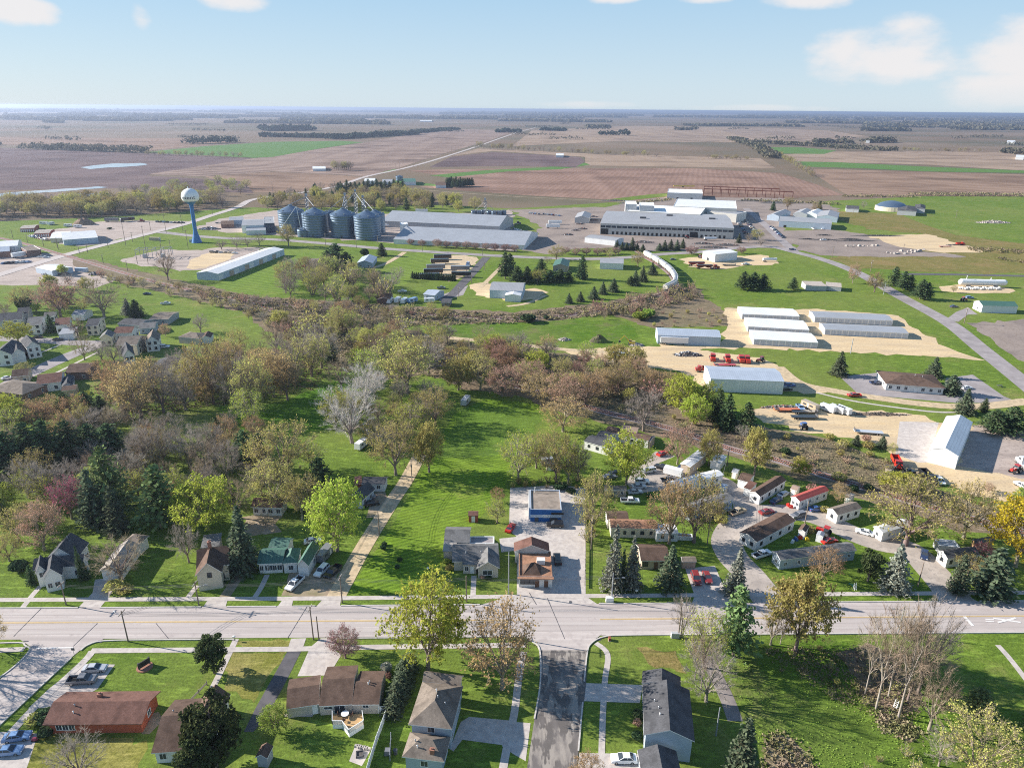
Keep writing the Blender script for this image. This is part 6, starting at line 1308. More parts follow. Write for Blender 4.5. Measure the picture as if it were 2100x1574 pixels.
# round plant tank, gas tank, crane runway
p = at(1827, 431); t = thing('digester_tank', 'round treatment tank with grey domed cover on green grass', 'tank', p); LM.append(('the round domed tank', 1827, 431))
m = MB(); m.lathe([(18, 0), (18, 5), (17, 5)], 40); m.build('tank_wall', ['siding_cream'], t); m = MB(); m.lathe([(17, 5), (13, 8.2), (8, 10), (3, 11), (.01, 11.2)], 40); m.build('dome', ['bin_steel'], t, True)
p = at(2013, 588); t = thing('gas_tank', 'long white horizontal gas tank on a sandy pad', 'tank', p, R(-3)); LM.append(('the long white gas tank', 2013, 588))
m = MB(); m.tube((-14, 0, 3.1), (14, 0, 3.1), 2.1, 2.1, 20, 0, False); m.lathe([(0, 0)] * 2, 3)
for sx in (-1, 1):
    pr = [(2.1 * math.cos(a), 14 + 2.0 * math.sin(a)) for a in (0, .4, .8, 1.2, 1.55)]
    for (r0, x0), (r1, x1) in zip(pr, pr[1:]): m.tube((sx * x0, 0, 3.1), (sx * x1, 0, 3.1), r0, max(r1, .02), 20)
m.build('tank', ['tank_white'], t, True)
for x in (-9, 9): m = MB(); m.box(x - .8, x + .8, -1.6, 1.6, 0, 1.5); m.build('saddle', ['concrete'], t)
m = MB(); m.tube((-11, 0, 5), (-11, 0, 7.5), .2, .2, 6, 0, True); m.tube((5, 0, 5), (5, 0, 6.2), .3, .3, 6, 0, True); m.build('valve_pipe', ['tank_white'], t)
for k in range(16): 
    q = at(1968 + k * 5.4, 592.5 + (k % 3) * .8); m = MB(); m.tube((-1.2, 0, .9), (1.2, 0, .9), .65, .65, 10, 0, True); m.box(-1.3, 1.3, -.5, .5, .1, .35, 1); o = m.build('nurse_tank', ['tank_white', 'steel_dark']); o.location = q; o.rotation_euler = (0, 0, R(70 + (k * 37) % 25)); tag(o, 'small pale tank cart in the row before the long white gas tank', 'tank cart', 'tank carts in front of the gas tank')
for nm_, x0, y0, x1, y1, n in (('front', 1443, 400.5, 1625, 407.5, 11), ('rear', 1443, 395, 1598, 401, 10)):
    a, b_ = at(x0, y0), at(x1, y1); t = thing('crane_runway', f'rust-red steel crane runway behind the factory, the {nm_} of the two', 'crane runway', a, math.atan2(b_.y - a.y, b_.x - a.x), 'crane runways'); L = (b_ - a).length
    m = MB(); m.box(0, L, -.5, .5, 8.2, 9.4); m.build('runway_beam', ['rust_steel'], t)
    for k in range(n): m = MB(); x = L * k / (n - 1); m.box(x - .4, x + .4, -.4, .4, 0, 8.2); m.build('column', ['rust_steel'], t)
p = at(1400, 396); t = thing('overhead_crane', 'yellow overhead crane in front of the white crane shed', 'crane', p); m = MB(); m.box(-14, 16, -.8, .8, 9, 10.6); m.build('girder', ['paint_yellow'], t); m = MB(); m.box(-2, 1, -1.4, 1.4, 8, 9); m.build('trolley', ['steel_dark'], t)
# hopper train on the curve
pts = smooth_line([P(x, y) for x, y in [(1362, 601), (1382, 590), (1384, 577), (1371, 559), (1345, 540), (1322, 527)]], 30); acc = [0]
for a, b_ in zip(pts, pts[1:]): acc.append(acc[-1] + (b_ - a).length)
def along(s):
    for i in range(len(acc) - 1):
        if acc[i + 1] >= s: return pts[i].lerp(pts[i + 1], (s - acc[i]) / (acc[i + 1] - acc[i]))
    return pts[-1]
ncar = max(1, int(acc[-1] // 17.6)); hb = MB(); Lc = 8.1
hb.box(-Lc, Lc, -1.6, 1.6, 2.3, 4.5); hb.prism([(-Lc, 4.5), (Lc, 4.5), (Lc, 4.9), (-Lc, 4.9)], -1.35, 1.35)
for k in range(9): x = -Lc + .4 + k * (2 * Lc - .8) / 8; hb.box(x - .08, x + .08, -1.68, 1.68, 2.2, 4.45)
ho = MB()
for x in (-5, 0, 5): ho.add([(x - 2.4, -1.5, 2.3), (x + 2.4, -1.5, 2.3), (x + 2.4, 1.5, 2.3), (x - 2.4, 1.5, 2.3), (x - .5, -.5, .9), (x + .5, -.5, .9), (x + .5, .5, .9), (x - .5, .5, .9)], [(0, 1, 5, 4), (1, 2, 6, 5), (2, 3, 7, 6), (3, 0, 4, 7)])
wk = MB(); wk.box(-Lc, Lc, -.7, .7, 5.0, 5.06); wk.box(-Lc + .5, Lc - .5, -.25, .25, 5.06, 5.2)
bg = MB()
for x in (-6.4, 6.4):
    bg.box(x - 1.4, x + 1.4, -1.0, 1.0, .9, 1.3)
    for dx in (-.9, .9):
        for sy in (-.85, .85): bg.tube((x + dx, sy, .86), (x + dx, sy * 1.1, .86), .45, .45, 10, 0, True)
hm = [(n, m.mesh('hopper_' + n, mt)) for n, m, mt in (('car_body', hb, ['train_white']), ('discharge_hopper', ho, ['train_white']), ('roof_walkway', wk, ['steel']), ('wheel_truck', bg, ['steel_dark']))]
for i in range(ncar):
    s = acc[-1] * (i + .5) / ncar; a, b_ = along(s - 6.4), along(s + 6.4); d = b_ - a; c = (a + b_) / 2
    t = thing('hopper_wagon', ('first white covered hopper wagon of the train, nearest the brush', 'second white hopper wagon up the curve from the brush', 'third white hopper wagon, on the tightest bend', 'fourth white hopper wagon, past the bend', 'fifth white hopper wagon, nearing the road crossing', 'sixth white hopper wagon toward the crossing', 'last white hopper wagon by the road crossing', 'extra white hopper wagon at the crossing', 'white hopper wagon on the road crossing')[min(i, 8)], 'railway wagon', (c.x, c.y, .3), math.atan2(d.y, d.x), 'white hopper wagons of the train')
    for n, me in hm: link(n, me, t)
LM.append(('the white train', 1375, 570))
# substation, piles, odds and ends
p = at(318, 528); t = thing('substation', 'small electric substation with steel gantries on gravel', 'substation', p, R(10)); LM.append(('the substation', 318, 528)); m = MB()
for x in range(-12, 13, 6):
    for y in (-5, 5): m.tube((x, y, 0), (x, y, 7), .2, .2, 4)
    m.tube((x, -5, 7), (x, 5, 7), .2, .2, 4); m.tube((x, -5, 5), (x, 5, 5), .12, .12, 4)
for y in (-5, 5): m.tube((-12, y, 7), (12, y, 7), .2, .2, 4)
m.build('gantry', ['steel'], t)
for x in (-7, 6): m = MB(); m.box(x - 1.6, x + 1.6, -1.3, 1.3, 0, 2.8, 0, .1, .1); m.tube((x - .8, 0, 2.8), (x - .8, 0, 4), .15, .1, 6, 0, True); m.tube((x + .8, 0, 2.8), (x + .8, 0, 4), .15, .1, 6, 0, True); m.build('transformer', ['metalwall_galv'], t)
def heap(px, py, wpx, h, mat, lab, name, cat, seed=1, n=60, dep=.6, chunks=0, cm=None, kind=None):
    p = at(px, py); r = random.Random(seed); w = wpx * p.length / F / 2; m = MB(); nr, na = 6, 18; H0 = [[h * (1 - (i / nr) ** 1.4) * r.uniform(.8, 1.15) for _ in range(na)] for i in range(nr + 1)]
    for i in range(nr):
        for a in range(na):
            q = []
            for ii, aa in ((i, a), (i + 1, a), (i + 1, a + 1), (i, a + 1)):
                t_ = 6.283 * (aa % na) / na; rr = w * ii / nr; q.append((math.cos(t_) * rr, math.sin(t_) * rr * dep, (H0[ii][aa % na] if ii else h) if ii < nr else -.05))
            m.face(q if i else [q[0], q[1], q[2]])
    for k in range(chunks):
        a = r.uniform(0, 6.28); rr = w * r.random() ** .6; x, y = math.cos(a) * rr, math.sin(a) * rr * dep; z = h * (1 - (rr / w) ** 1.4); s = r.uniform(.25, .9) * max(.5, h * .35); b0 = len(m.v)
        m.box(-s, s, -s * .7, s * .7, -s * .4, s * .5, 1 + k % max(1, len(cm or [0])), s * .3, s * .2); Mx = Matrix.Translation((x, y, z)) @ Matrix.Rotation(r.uniform(0, 6), 4, 'Z') @ Matrix.Rotation(r.uniform(-.6, .6), 4, 'X')
        for j in range(b0, len(m.v)): m.v[j] = tuple(Mx @ Vector(m.v[j]))
    o = m.build(name, [mat] + (cm or [])); o.location = p; return tag(o, lab, cat, None, kind)
heap(173, 460, 42, 7, 'soil_pile', 'great red-brown soil mound at the edge of the gravel lot', 'soil_mound', 'mound')
heap(1228, 700, 44, 3.6, 'earth_dark', 'dark earth mound partly grassed beside the excavator', 'earth_mound', 'mound', 3); LM.append(('the earth mound', 1228, 699))
heap(1157, 697, 28, 1.3, 'rubble', 'small heap of pale stones on the grass slope', 'stone_heap', 'heap', 4, chunks=90, cm=['stone'])
heap(1305, 708, 34, 1.4, 'rubble', 'broken concrete heap beside the excavator', 'rubble_heap', 'heap', 5, chunks=100, cm=['stone', 'concrete'])
heap(2037, 457, 62, 2.6, 'rubble', 'long heap of pale rocks in the far right meadow', 'rock_heap', 'heap', 6, chunks=130, cm=['stone', 'concrete'], dep=.3)
heap(1410, 728, 62, 1.8, 'black_junk', 'dark scrap heap beside the parked red trucks', 'scrap_heap', 'heap', 7, chunks=120, cm=['black_junk', 'rubble', 'steel'], dep=.4)
heap(1608, 836, 100, 1.2, 'rubble', 'long clutter of machine parts along the grass bank', 'scrap_row', 'heap', 8, chunks=150, cm=['rubble', 'black_junk', 'stone', 'rust_steel'], dep=.16)
heap(1800, 850, 130, 1.0, 'soil_pile', 'low dark spoil ridge behind the sandy yard', 'spoil_ridge', 'mound', 9, chunks=120, cm=['rubble', 'black_junk'], dep=.1)
heap(430, 470, 44, 2.2, 'black_junk', 'grey metal scrap pile behind the water tower', 'metal_scrap_pile', 'heap', 10, chunks=140, cm=['steel', 'bin_steel', 'black_junk'], dep=.5)
heap(115, 562, 46, 3, 'black_junk', 'black pile of scrapped cars beside the railway', 'scrap_pile', 'heap', 11, chunks=150, cm=['black_junk', 'steel', 'rust_steel', 'paint_grey'], dep=.5); LM.append(('the black scrap pile', 115, 562))
heap(195, 563, 24, 2, 'black_junk', 'smaller scrap pile beside the pale container', 'scrap_pile', 'heap', 12, chunks=80, cm=['black_junk', 'steel'], dep=.5)
for x, y, w_, s_ in ((1180, 473, 22, 1), (1165, 482, 26, 2), (1195, 470, 24, 3), (1190, 460, 22, 4), (1215, 445, 26, 5), (1440, 500, 46, 6), (1490, 503, 60, 7), (1460, 508, 70, 8), (1320, 497, 50, 10), (1220, 452, 30, 11), (1295, 417, 60, 12), (1260, 412, 60, 13), (1550, 412, 80, 14), (1600, 416, 80, 15)):
    o = heap(x, y, w_, 1.6, 'black_junk', None, 'material_stack', None, s_, chunks=70, cm=['steel', 'rubble', 'black_junk', 'rust_steel'], dep=.35)
    tag(o, near_label('dark stack of scrap steel stock', x, y), 'scrap stack', 'scrap steel stacks of the factory yard')
for x, y, w_, s_ in ((1655, 491, 40, 1), (1690, 492, 60, 2), (1740, 491, 60, 3), (1800, 484, 110, 4), (1690, 483, 40, 5), (1755, 494, 90, 6), (1960, 503, 40, 7)):
    heap(x, y, w_, 1.2, 'black_junk', near_label('low dark row of stacked material', x, y), 'material_row', 'scrap stack', 20 + s_, chunks=60, cm=['black_junk', 'rubble'], dep=.12)
rr_ = random.Random(5)
for k in range(22):
    x, y = (1735 + k * 9, 505 + rr_.uniform(-1, 1)) if k < 8 else ((1820 + (k - 8) * 7, 516 + rr_.uniform(-2, 5)) if k < 18 else (1870 + (k - 18) * 8, 519 - (k - 18) * 2))
    m = MB(); s = rr_.uniform(.7, 1.4); m.box(-s, s, -s * .8, s * .8, 0, s * 1.2, 0, s * .25, s * .2); o = m.build('boulder', ['stone']); o.location = at(x, y); o.rotation_euler = (0, 0, rr_.uniform(0, 3)); tag(o, 'pale boulder in the stone row along the brown yard', 'boulder', 'boulders edging the brown yard')
for lab, x, y, hd, col in (('pale green storage container by the scrap piles', 168, 557, -12, 'metalwall_ltblue'), ('grey-blue storage container beside the sandy road bend', 1270, 733, -4, 'metalwall_ltblue'), ('tan block hut beside the junction by the water tower', 318, 493, -5, 'siding_tan')):
    p = at(x, y); t = thing('storage_container', lab, 'container', p, R(hd)); m = MB(); m.box(-4.5, 4.5, -1.3, 1.3, 0, 2.7); m.build('container_body', [col], t); m = MB(); m.box(4.5, 4.56, -1.2, 1.2, .1, 2.6); m.build('container_door', ['door_grey'], t)
# deck, fences, signs and yard things in the foreground
p = at(712, 1480); t = thing('wooden_deck', 'angular wooden deck with white railing behind the stepped brown house', 'deck', p); dk = [(682, 1463), (743, 1463), (746, 1484), (716, 1503), (702, 1485), (682, 1485)]
vs = [P(x, y, 1.0) - p for x, y in dk]; m = MB(); m.face([(v.x, v.y, 1.0) for v in vs][::-1] if (vs[1] - vs[0]).cross(vs[2] - vs[1]).z < 0 else [(v.x, v.y, 1.0) for v in vs]); m.build('deck_boards', ['wood_deck'], t)
m = MB(); m2 = MB()
for i in range(1, 6):
    a, b_ = vs[i], vs[(i + 1) % 6]; d = b_ - a; L = d.length; n = max(2, int(L / .14))
    m2.tube((a.x, a.y, 2.0), (b_.x, b_.y, 2.0), .07, .07, 4)
    for k in range(n + 1): q = a.lerp(b_, k / n); m.box(q.x - .04, q.x + .04, q.y - .04, q.y + .04, 1.0, 2.0)
    m.face([(a.x, a.y, 0), (b_.x, b_.y, 0), (b_.x, b_.y, 1.0), (a.x, a.y, 1.0)])
m.build('railing', ['trim_white'], t); m2.build('handrail', ['trim_white'], t)
q = P(708, 1468, 1.0); o = thing('patio_table', 'round glass patio table on the wooden deck', 'table', q); m = MB(); m.lathe([(.75, .72), (.75, .75), (0, .76)], 16); m.build('table_top', ['trim_white'], o); m = MB(); m.tube((0, 0, 0), (0, 0, .72), .06, .06, 6); m.build('leg', ['steel'], o)
for dx, dy, a in ((-1.2, .1, 0), (1.2, .2, 3.1), (.1, -1.2, 1.5)):
    o = thing('patio_chair', 'brown chair round the patio table on the deck', 'chair', q + Vector((dx, dy, 0)), a, 'chairs on the deck'); m = MB(); m.box(-.25, .25, -.25, .25, .4, .46); m.build('seat', ['door_brown'], o); m = MB(); m.box(-.28, -.22, -.25, .25, .46, .95); m.build('backrest', ['door_brown'], o); m = MB()
    for sx in (-.2, .2):
        for sy in (-.2, .2): m.tube((sx, sy, 0), (sx, sy, .4), .025, .025, 4)
    m.build('chair_base', ['steel_dark'], o)
def fence(px, h, mat, lab, gap=2.4, solid=True):
    w = [P(x, y) for x, y in px]; t = thing('fence', lab, 'fence', w[0]); m = MB(); ps = MB()
    for a, b_ in zip(w, w[1:]):
        a, b_ = a - w[0], b_ - w[0]; d = (b_ - a).normalized(); n = Vector((-d.y, d.x, 0)) * .03
        for z0, z1 in ((.08, h),) if solid else ((.5, .62), (h - .25, h - .12), (h * .6, h * .6 + .1)):
            m.add([tuple(v) for v in (a - n + Vector((0, 0, z0)), b_ - n + Vector((0, 0, z0)), b_ + n + Vector((0, 0, z0)), a + n + Vector((0, 0, z0)), a - n + Vector((0, 0, z1)), b_ - n + Vector((0, 0, z1)), b_ + n + Vector((0, 0, z1)), a + n + Vector((0, 0, z1)))], [(0, 1, 5, 4), (2, 3, 7, 6), (4, 5, 6, 7), (1, 2, 6, 5), (3, 0, 4, 7)])
        L = (b_ - a).length
        for k in range(int(L / gap) + 1): q = a + d * min(L, k * gap); ps.box(q.x - .07, q.x + .07, q.y - .07, q.y + .07, 0, h + .12)
    m.build('fence_panel', [mat], t); ps.build('fence_post', [mat], t)
fence([(777, 1462), (796, 1461), (790, 1475), (772, 1525), (752, 1590)], 1.8, 'trim_white', 'tall white vinyl fence along the lawn of the stepped brown house')
fence([(1202, 1060), (1201, 1130), (1199, 1205)], 1.0, 'wood_grey', 'low grey fence between car park and spruces', solid=False)
fence([(425, 1405), (392, 1440)], 1.1, 'wood_grey', 'low wooden rail fence beside the brown-roofed house lawn', solid=False)
fence([(802, 1515), (800, 1560)], 1.6, 'steel', 'grey garden screen beside the hip-roofed wing')
p = at(738, 1547); o = thing('fire_pit', 'square dark fire pit on the pale patio', 'fire pit', p, .2); m = MB()
for a in range(4): m.box(-.7, .7, .55, .7, 0, .4); m.v[-8:] = [tuple(Matrix.Rotation(a * 1.5708, 3, 'Z') @ Vector(v)) for v in m.v[-8:]]
m.build('pit_ring', ['steel_dark'], o); m = MB(); m.box(-.55, .55, -.55, .55, .05, .2); m.build('ash_bed', ['black_junk'], o)
for k in range(7):
    m = MB(); m.box(-.4, .4, -.3, .3, 0, .45, 0, .1, .08); o = m.build('garden_rock', ['stone']); o.location = P(731 + k * 4.2, 1530 + k * 1.0); o.rotation_euler = (0, 0, k); tag(o, 'grey garden rock edging the fire pit patio', 'rock', 'rocks edging the patio')
p = at(297, 1368); o = thing('lawn_sign', 'dark upright sign board in a round brick bed on the corner lawn', 'sign', p, R(55)); m = MB(); m.lathe([(1.6, 0), (1.6, .25), (0, .27)], 16); m.build('brick_bed', ['brick_chimney'], o); m = MB(); m.box(-1.3, 1.3, -.12, .12, .5, 1.8); m.build('sign_panel', ['trim_dark'], o)
for x in (-1.1, 1.1): m = MB(); m.box(x - .08, x + .08, -.16, .16, .2, 2.0); m.build('post', ['steel_dark'], o)
for px, py, lab in ((154, 1348, 'street sign post with small panel at the left corner'), (2023, 1228, 'small white utility marker on the right verge')):
    o = thing('street_sign', lab, 'sign', at(px, py)); m = MB(); m.tube((0, 0, 0), (0, 0, 2.6), .04, .04, 6); m.build('post', ['steel'], o); m = MB(); m.box(-.35, .35, -.03, .03, 2.0, 2.6); m.build('sign_plate', ['steel_dark' if px < 200 else 'trim_white'], o)
for px, py, lab in ((481, 1313, 'white mailbox at the end of the dry lawn path'), (1305, 1218, 'white mailbox on the verge before the spruces'), (878, 1172, 'small white lawn stone on the wide green lawn')):
    o = thing('mailbox', lab, 'mailbox', at(px, py)); m = MB(); m.box(-.05, .05, -.05, .05, 0, 1.0); m.build('post', ['wood_grey'], o); m = MB(); m.prism([(-.3, 1.0), (.3, 1.0), (.3, 1.2), (.15, 1.32), (-.15, 1.32), (-.3, 1.2)], -.15, .15); m.build('box', ['trim_white'], o)
for px, py, lab, col in ((1384, 1306, 'grey-green utility cabinet beside the street poles', 'metalwall_galv'), (1250, 1233, 'white utility cabinet at the lamp pole foot', 'trim_white'), (1250, 1312, 'small brown hydrant-like post on the corner lawn', 'rust_steel')):
    o = thing('utility_cabinet', lab, 'cabinet', at(px, py)); s = .9 if 'cabinet' in lab else .25; m = MB(); m.box(-s, s, -.4, .4, .1, 1.3 if s > .5 else .8); m.build('cabinet_body', [col], o); m = MB(); m.box(-s - .06, s + .06, -.46, .46, 0, .1); m.build('plinth', ['concrete'], o)
def slide(px, py, rz, lab):
    o = thing('play_slide', lab, 'slide', at(px, py), rz); m = MB(); m.add([(-.9, -.3, 1.5), (-.9, .3, 1.5), (1.2, .3, .2), (1.2, -.3, .2)], [(3, 2, 1, 0), (0, 1, 2, 3)]); m.box(-.9, 1.2, -.34, -.3, .2, .35); m.build('chute', ['paint_teal'], o); m = MB()
    for y in (-.3, .3): m.tube((-1.4, y, 0), (-.9, y, 1.9), .06, .06, 5); m.tube((-.9, y, 0), (-.9, y, 1.9), .06, .06, 5)
    for k in range(4): m.tube((-1.4 + k * .13 + .1, -.3, .35 + k * .35), (-1.4 + k * .13 + .1, .3, .35 + k * .35), .04, .04, 5)
    m.build('ladder', ['tank_white'], o)
slide(1746, 1203, 1.9, 'teal play slide on the lawn near the longest grey home'); slide(1842, 1446, .6, 'teal play slide half hidden among bare trunks')
p = at(2050, 793); o = thing('picnic_table', 'dark picnic table on a stone ring beside the office car park', 'picnic table', p); m = MB(); m.box(-1, 1, -.4, .4, .72, .78); m.build('table_top', ['steel_dark'], o)
for y in (-.8, .8): m = MB(); m.box(-1, 1, y - .14, y + .14, .42, .47); m.build('bench', ['steel_dark'], o)
m = MB(); [m.tube((x, -.8, 0), (x, .3, .75), .05, .05, 4) or m.tube((x, .8, 0), (x, -.3, .75), .05, .05, 4) for x in (-.7, .7)]; m.build('trestle', ['steel_dark'], o)
m = MB(); r = random.Random(2)
p = at(800, 1545); o = thing('covered_grill', 'grey covered grill and bins beside the hip-roofed wing', 'grill', p); m = MB(); m.box(-1, .2, -.5, .5, 0, 1.1, 0, .1, .05); m.build('cover', ['paint_grey'], o); m = MB(); m.lathe([(.35, 0), (.4, 1.0), (.42, 1.05), (0, 1.1)], 10, 0, (1, 0)); m.build('bin', ['steel_dark'], o)
p = at(562, 1645); o = thing('pool_cover', 'blue tarpaulin over a low pool at the bottom edge', 'pool', p); m = MB(); m.lathe([(5, 0), (5, 1.1), (4.7, 1.15), (0, .95)], 28); m.build('tarpaulin', ['paint_blue'], o); m = MB(); m.lathe([(5.08, 0), (5.08, .9)], 28); m.build('pool_wall', ['siding_blue'], o)
p = at(72, 1518); o = thing('tricycle', 'pink and red play car on the left drive', 'toy', p); m = MB(); m.box(-.5, .5, -.3, .3, .2, .7, 0, .15, .05); m.build('toy_body', ['leaf_pink'], o); m = MB(); [m.tube((x, y - .05, .2), (x, y + .05, .2), .2, .2, 8, 0, True) for x in (-.35, .35) for y in (-.3, .3)]; m.build('wheels', ['tyre'], o)
for k, (px, py, col) in enumerate(((1640, 1104, 'red'), (1648, 1098, 'white'), (1632, 1107, 'blue'), (1655, 1108, 'yellow'), (1625, 1112, 'white'), (1616, 1037, 'red'), (1622, 1041, 'red'))):
    m = MB(); m.box(-.6, .6, -.4, .4, 0, .7, 0, .1, .1); m.box(-.2, .5, -.25, .25, .7, 1.0, 0, .05, .05); o = m.build('yard_crate', [('carpaint_' if col == 'blue' else 'paint_') + col]); o.location = at(px, py); o.rotation_euler = (0, 0, k); tag(o, near_label(f'{col} tub of yard clutter', px, py), 'crate', 'yard clutter')
# ---------------------------------------------------------------- vehicles
V = vehicle
for a in [('sedan', 'silver', 196, 1374, 6), ('pickup', 'grey', 170, 1398, 6), ('sedan', 'paleblue', 37, 1514, 12), ('sedan', 'paleblue', 20, 1543, 8), ('pickup', 'white', 605, 1200, 250), ('suv', 'white', 660, 1174, 252), ('pickup', 'black', 683, 1176, 250), ('small_trailer', 'grey', 667, 1143, 75), ('sedan', 'white', 642, 1112, 15),
    ('suv', 'black', 1138, 1079, 180), ('suv', 'black', 1143, 1150, 92), ('sedan', 'red', 1047, 1085, 70), ('pickup', 'white', 1292, 1030, 0), ('suv', 'white', 1316, 990, 2), ('sedan', 'silver', 1310, 1000, 5), ('sedan', 'red', 1358, 932, 40), ('pickup', 'white', 1562, 1140, 25), ('sedan', 'silver', 1606, 1016, 38), ('sedan', 'navy', 1591, 1029, 38), ('sedan', 'blue', 1674, 1046, 10), ('suv', 'darkred', 1427, 1190, 268), ('sedan', 'darkred', 1450, 1187, 268), ('sedan', 'white', 1279, 1559, 180), ('small_trailer', 'white', 1380, 974, 150), ('suv', 'black', 1356, 961, 140), ('farm_tractor', 'red', 1690, 1096, 140), ('sedan', 'navy', 1455, 1062, 30), ('sedan', 'grey', 755, 1021, 170), ('sedan', 'black', 762, 1035, 20), ('small_trailer', 'white', 742, 917, 70), ('small_trailer', 'silver', 955, 828, 75), ('small_trailer', 'silver', 1128, 953, 10),
    ('tractor_unit', 'red', 1461, 738, 262), ('tractor_unit', 'red', 1491, 740, 266), ('tractor_unit', 'red', 1519, 741, 266), ('tractor_unit', 'red', 1531, 742, 266), ('dump_truck', 'red', 1441, 762, 178), ('farm_tractor', 'darkred', 1560, 742, 200), ('flat_trailer', 'red', 1486, 751, 182), ('dump_truck', 'red', 1838, 955, 255), ('flat_trailer', 'tan', 1822, 976, 62), ('excavator', 'black', 1862, 975, 190), ('flat_trailer', 'silver', 1780, 889, 170), ('farm_tractor', 'blue', 1647, 879, 90), ('small_trailer', 'white', 1697, 843, 305), ('small_trailer', 'white', 1716, 845, 305), ('small_trailer', 'white', 1729, 847, 300), ('pickup', 'paleblue', 1641, 838, 268), ('flat_trailer', 'black', 1650, 847, 0), ('flat_trailer', 'black', 1649, 858, 0), ('flat_trailer', 'orange', 1613, 843, 178), ('dump_truck', 'black', 1902, 985, 268), ('pickup', 'white', 1925, 988, 262), ('tractor_unit', 'white', 2097, 955, 80), ('farm_tractor', 'red', 2082, 968, 200), ('pickup', 'white', 2097, 1000, 100), ('camper', 'tan', 1660, 838, 300),
    ('pickup', 'red', 1751, 813, 182), ('sedan', 'navy', 1728, 769, 0), ('pickup', 'navy', 1797, 787, 5), ('sedan', 'white', 1982, 797, 10), ('suv', 'blue', 1619, 792, 5), ('suv', 'black', 1612, 800, 5), ('farm_tractor', 'red', 1976, 617, 20), ('sedan', 'navy', 1956, 630, 10), ('suv', 'paleblue', 1988, 612, 0), ('excavator', 'yellow', 1296, 707, 170), ('box_trailer', 'white', 1382, 706, -4),
    ('hopper_trailer', 'darkred', 1428, 545, 3), ('hopper_trailer', 'darkred', 1444, 551, 3), ('tractor_unit', 'red', 1466, 551, 3), ('tank_trailer', 'white', 1578, 537, 4), ('pickup', 'white', 1529, 543, 4), ('sedan', 'grey', 1380, 533, 0), ('farm_tractor', 'red', 1436, 529, 10), ('box_trailer', 'white', 1138, 460, 3), ('box_trailer', 'white', 1134, 468, 3), ('farm_tractor', 'red', 1408, 489, 10), ('tank_trailer', 'white', 1456, 493, 2), ('dump_truck', 'red', 1970, 503, 5), ('flat_trailer', 'red', 1938, 507, 5), ('pickup', 'navy', 1625, 513, -20), ('pickup', 'white', 1688, 493, 5), ('pickup', 'white', 1668, 470, 270), ('pickup', 'white', 1685, 470, 270),
    ('box_trailer', 'black', 881, 572, 8), ('box_trailer', 'black', 889, 562, 8), ('box_trailer', 'grey', 894, 553, 8), ('box_trailer', 'black', 902, 541, 8), ('box_trailer', 'black', 908, 532, 8), ('box_trailer', 'black', 946, 568, 4), ('tractor_unit', 'paleblue', 960, 546, 260), ('box_trailer', 'grey', 944, 556, 4), ('pickup', 'grey', 905, 592, 8), ('pickup', 'white', 825, 599, 5), ('camper', 'white', 800, 621, 80), ('camper', 'white', 816, 619, 80), ('camper', 'white', 829, 621, 80), ('camper', 'paleblue', 846, 620, 55), ('small_trailer', 'white', 880, 620, 10), ('sedan', 'red', 623, 547, 90),
    ('camper', 'white', 90, 460, 5), ('camper', 'white', 105, 461, 80), ('camper', 'white', 140, 465, 10), ('camper', 'white', 160, 467, 5), ('box_trailer', 'grey', 230, 455, 2), ('box_trailer', 'black', 262, 454, 50), ('tractor_unit', 'darkred', 290, 455, 5), ('box_trailer', 'white', 700, 440, 5), ('tank_trailer', 'white', 800, 466, 4), ('tank_trailer', 'silver', 805, 457, 4), ('flat_trailer', 'black', 452, 458, 5), ('tank_trailer', 'white', 480, 458, 4), ('box_trailer', 'white', 865, 436, 2), ('tractor_unit', 'black', 1062, 460, 10), ('flat_trailer', 'black', 1495, 545, 0), ('sedan', 'black', 78, 693, 175), ('sedan', 'black', 119, 698, 5), ('sedan', 'white', 26, 743, 8), ('sedan', 'white', 16, 777, 40), ('sedan', 'black', 1262, 972, 20), ('sedan', 'grey', 1250, 980, 15), ('suv', 'silver', 1330, 968, 200), ('pickup', 'tan', 1512, 1052, 30), ('sedan', 'darkred', 1572, 1052, 20), ('small_trailer', 'white', 1408, 1008, 25), ('sedan', 'white', 1772, 1094, 150), ('sedan', 'navy', 1895, 1140, 240), ('sedan', 'navy', 1394, 963, 60), ('pickup', 'grey', 1372, 987, 10), ('sedan', 'silver', 1486, 1048, 35), ('sedan', 'red', 1700, 1112, 20), ('suv', 'grey', 1636, 1060, 200), ('sedan', 'silver', 1302, 1011, 8), ('sedan', 'black', 1268, 1016, 5), ('suv', 'white', 338, 713, 8), ('pickup', 'white', 340, 624, 10), ('sedan', 'navy', 302, 604, 10), ('pickup', 'white', 85, 528, 5), ('sedan', 'white', 95, 529, 5), ('box_trailer', 'white', 45, 527, 60)]: V(*a)
cols = ['white', 'silver', 'grey', 'black', 'navy', 'darkred', 'paleblue', 'white', 'black', 'tan']
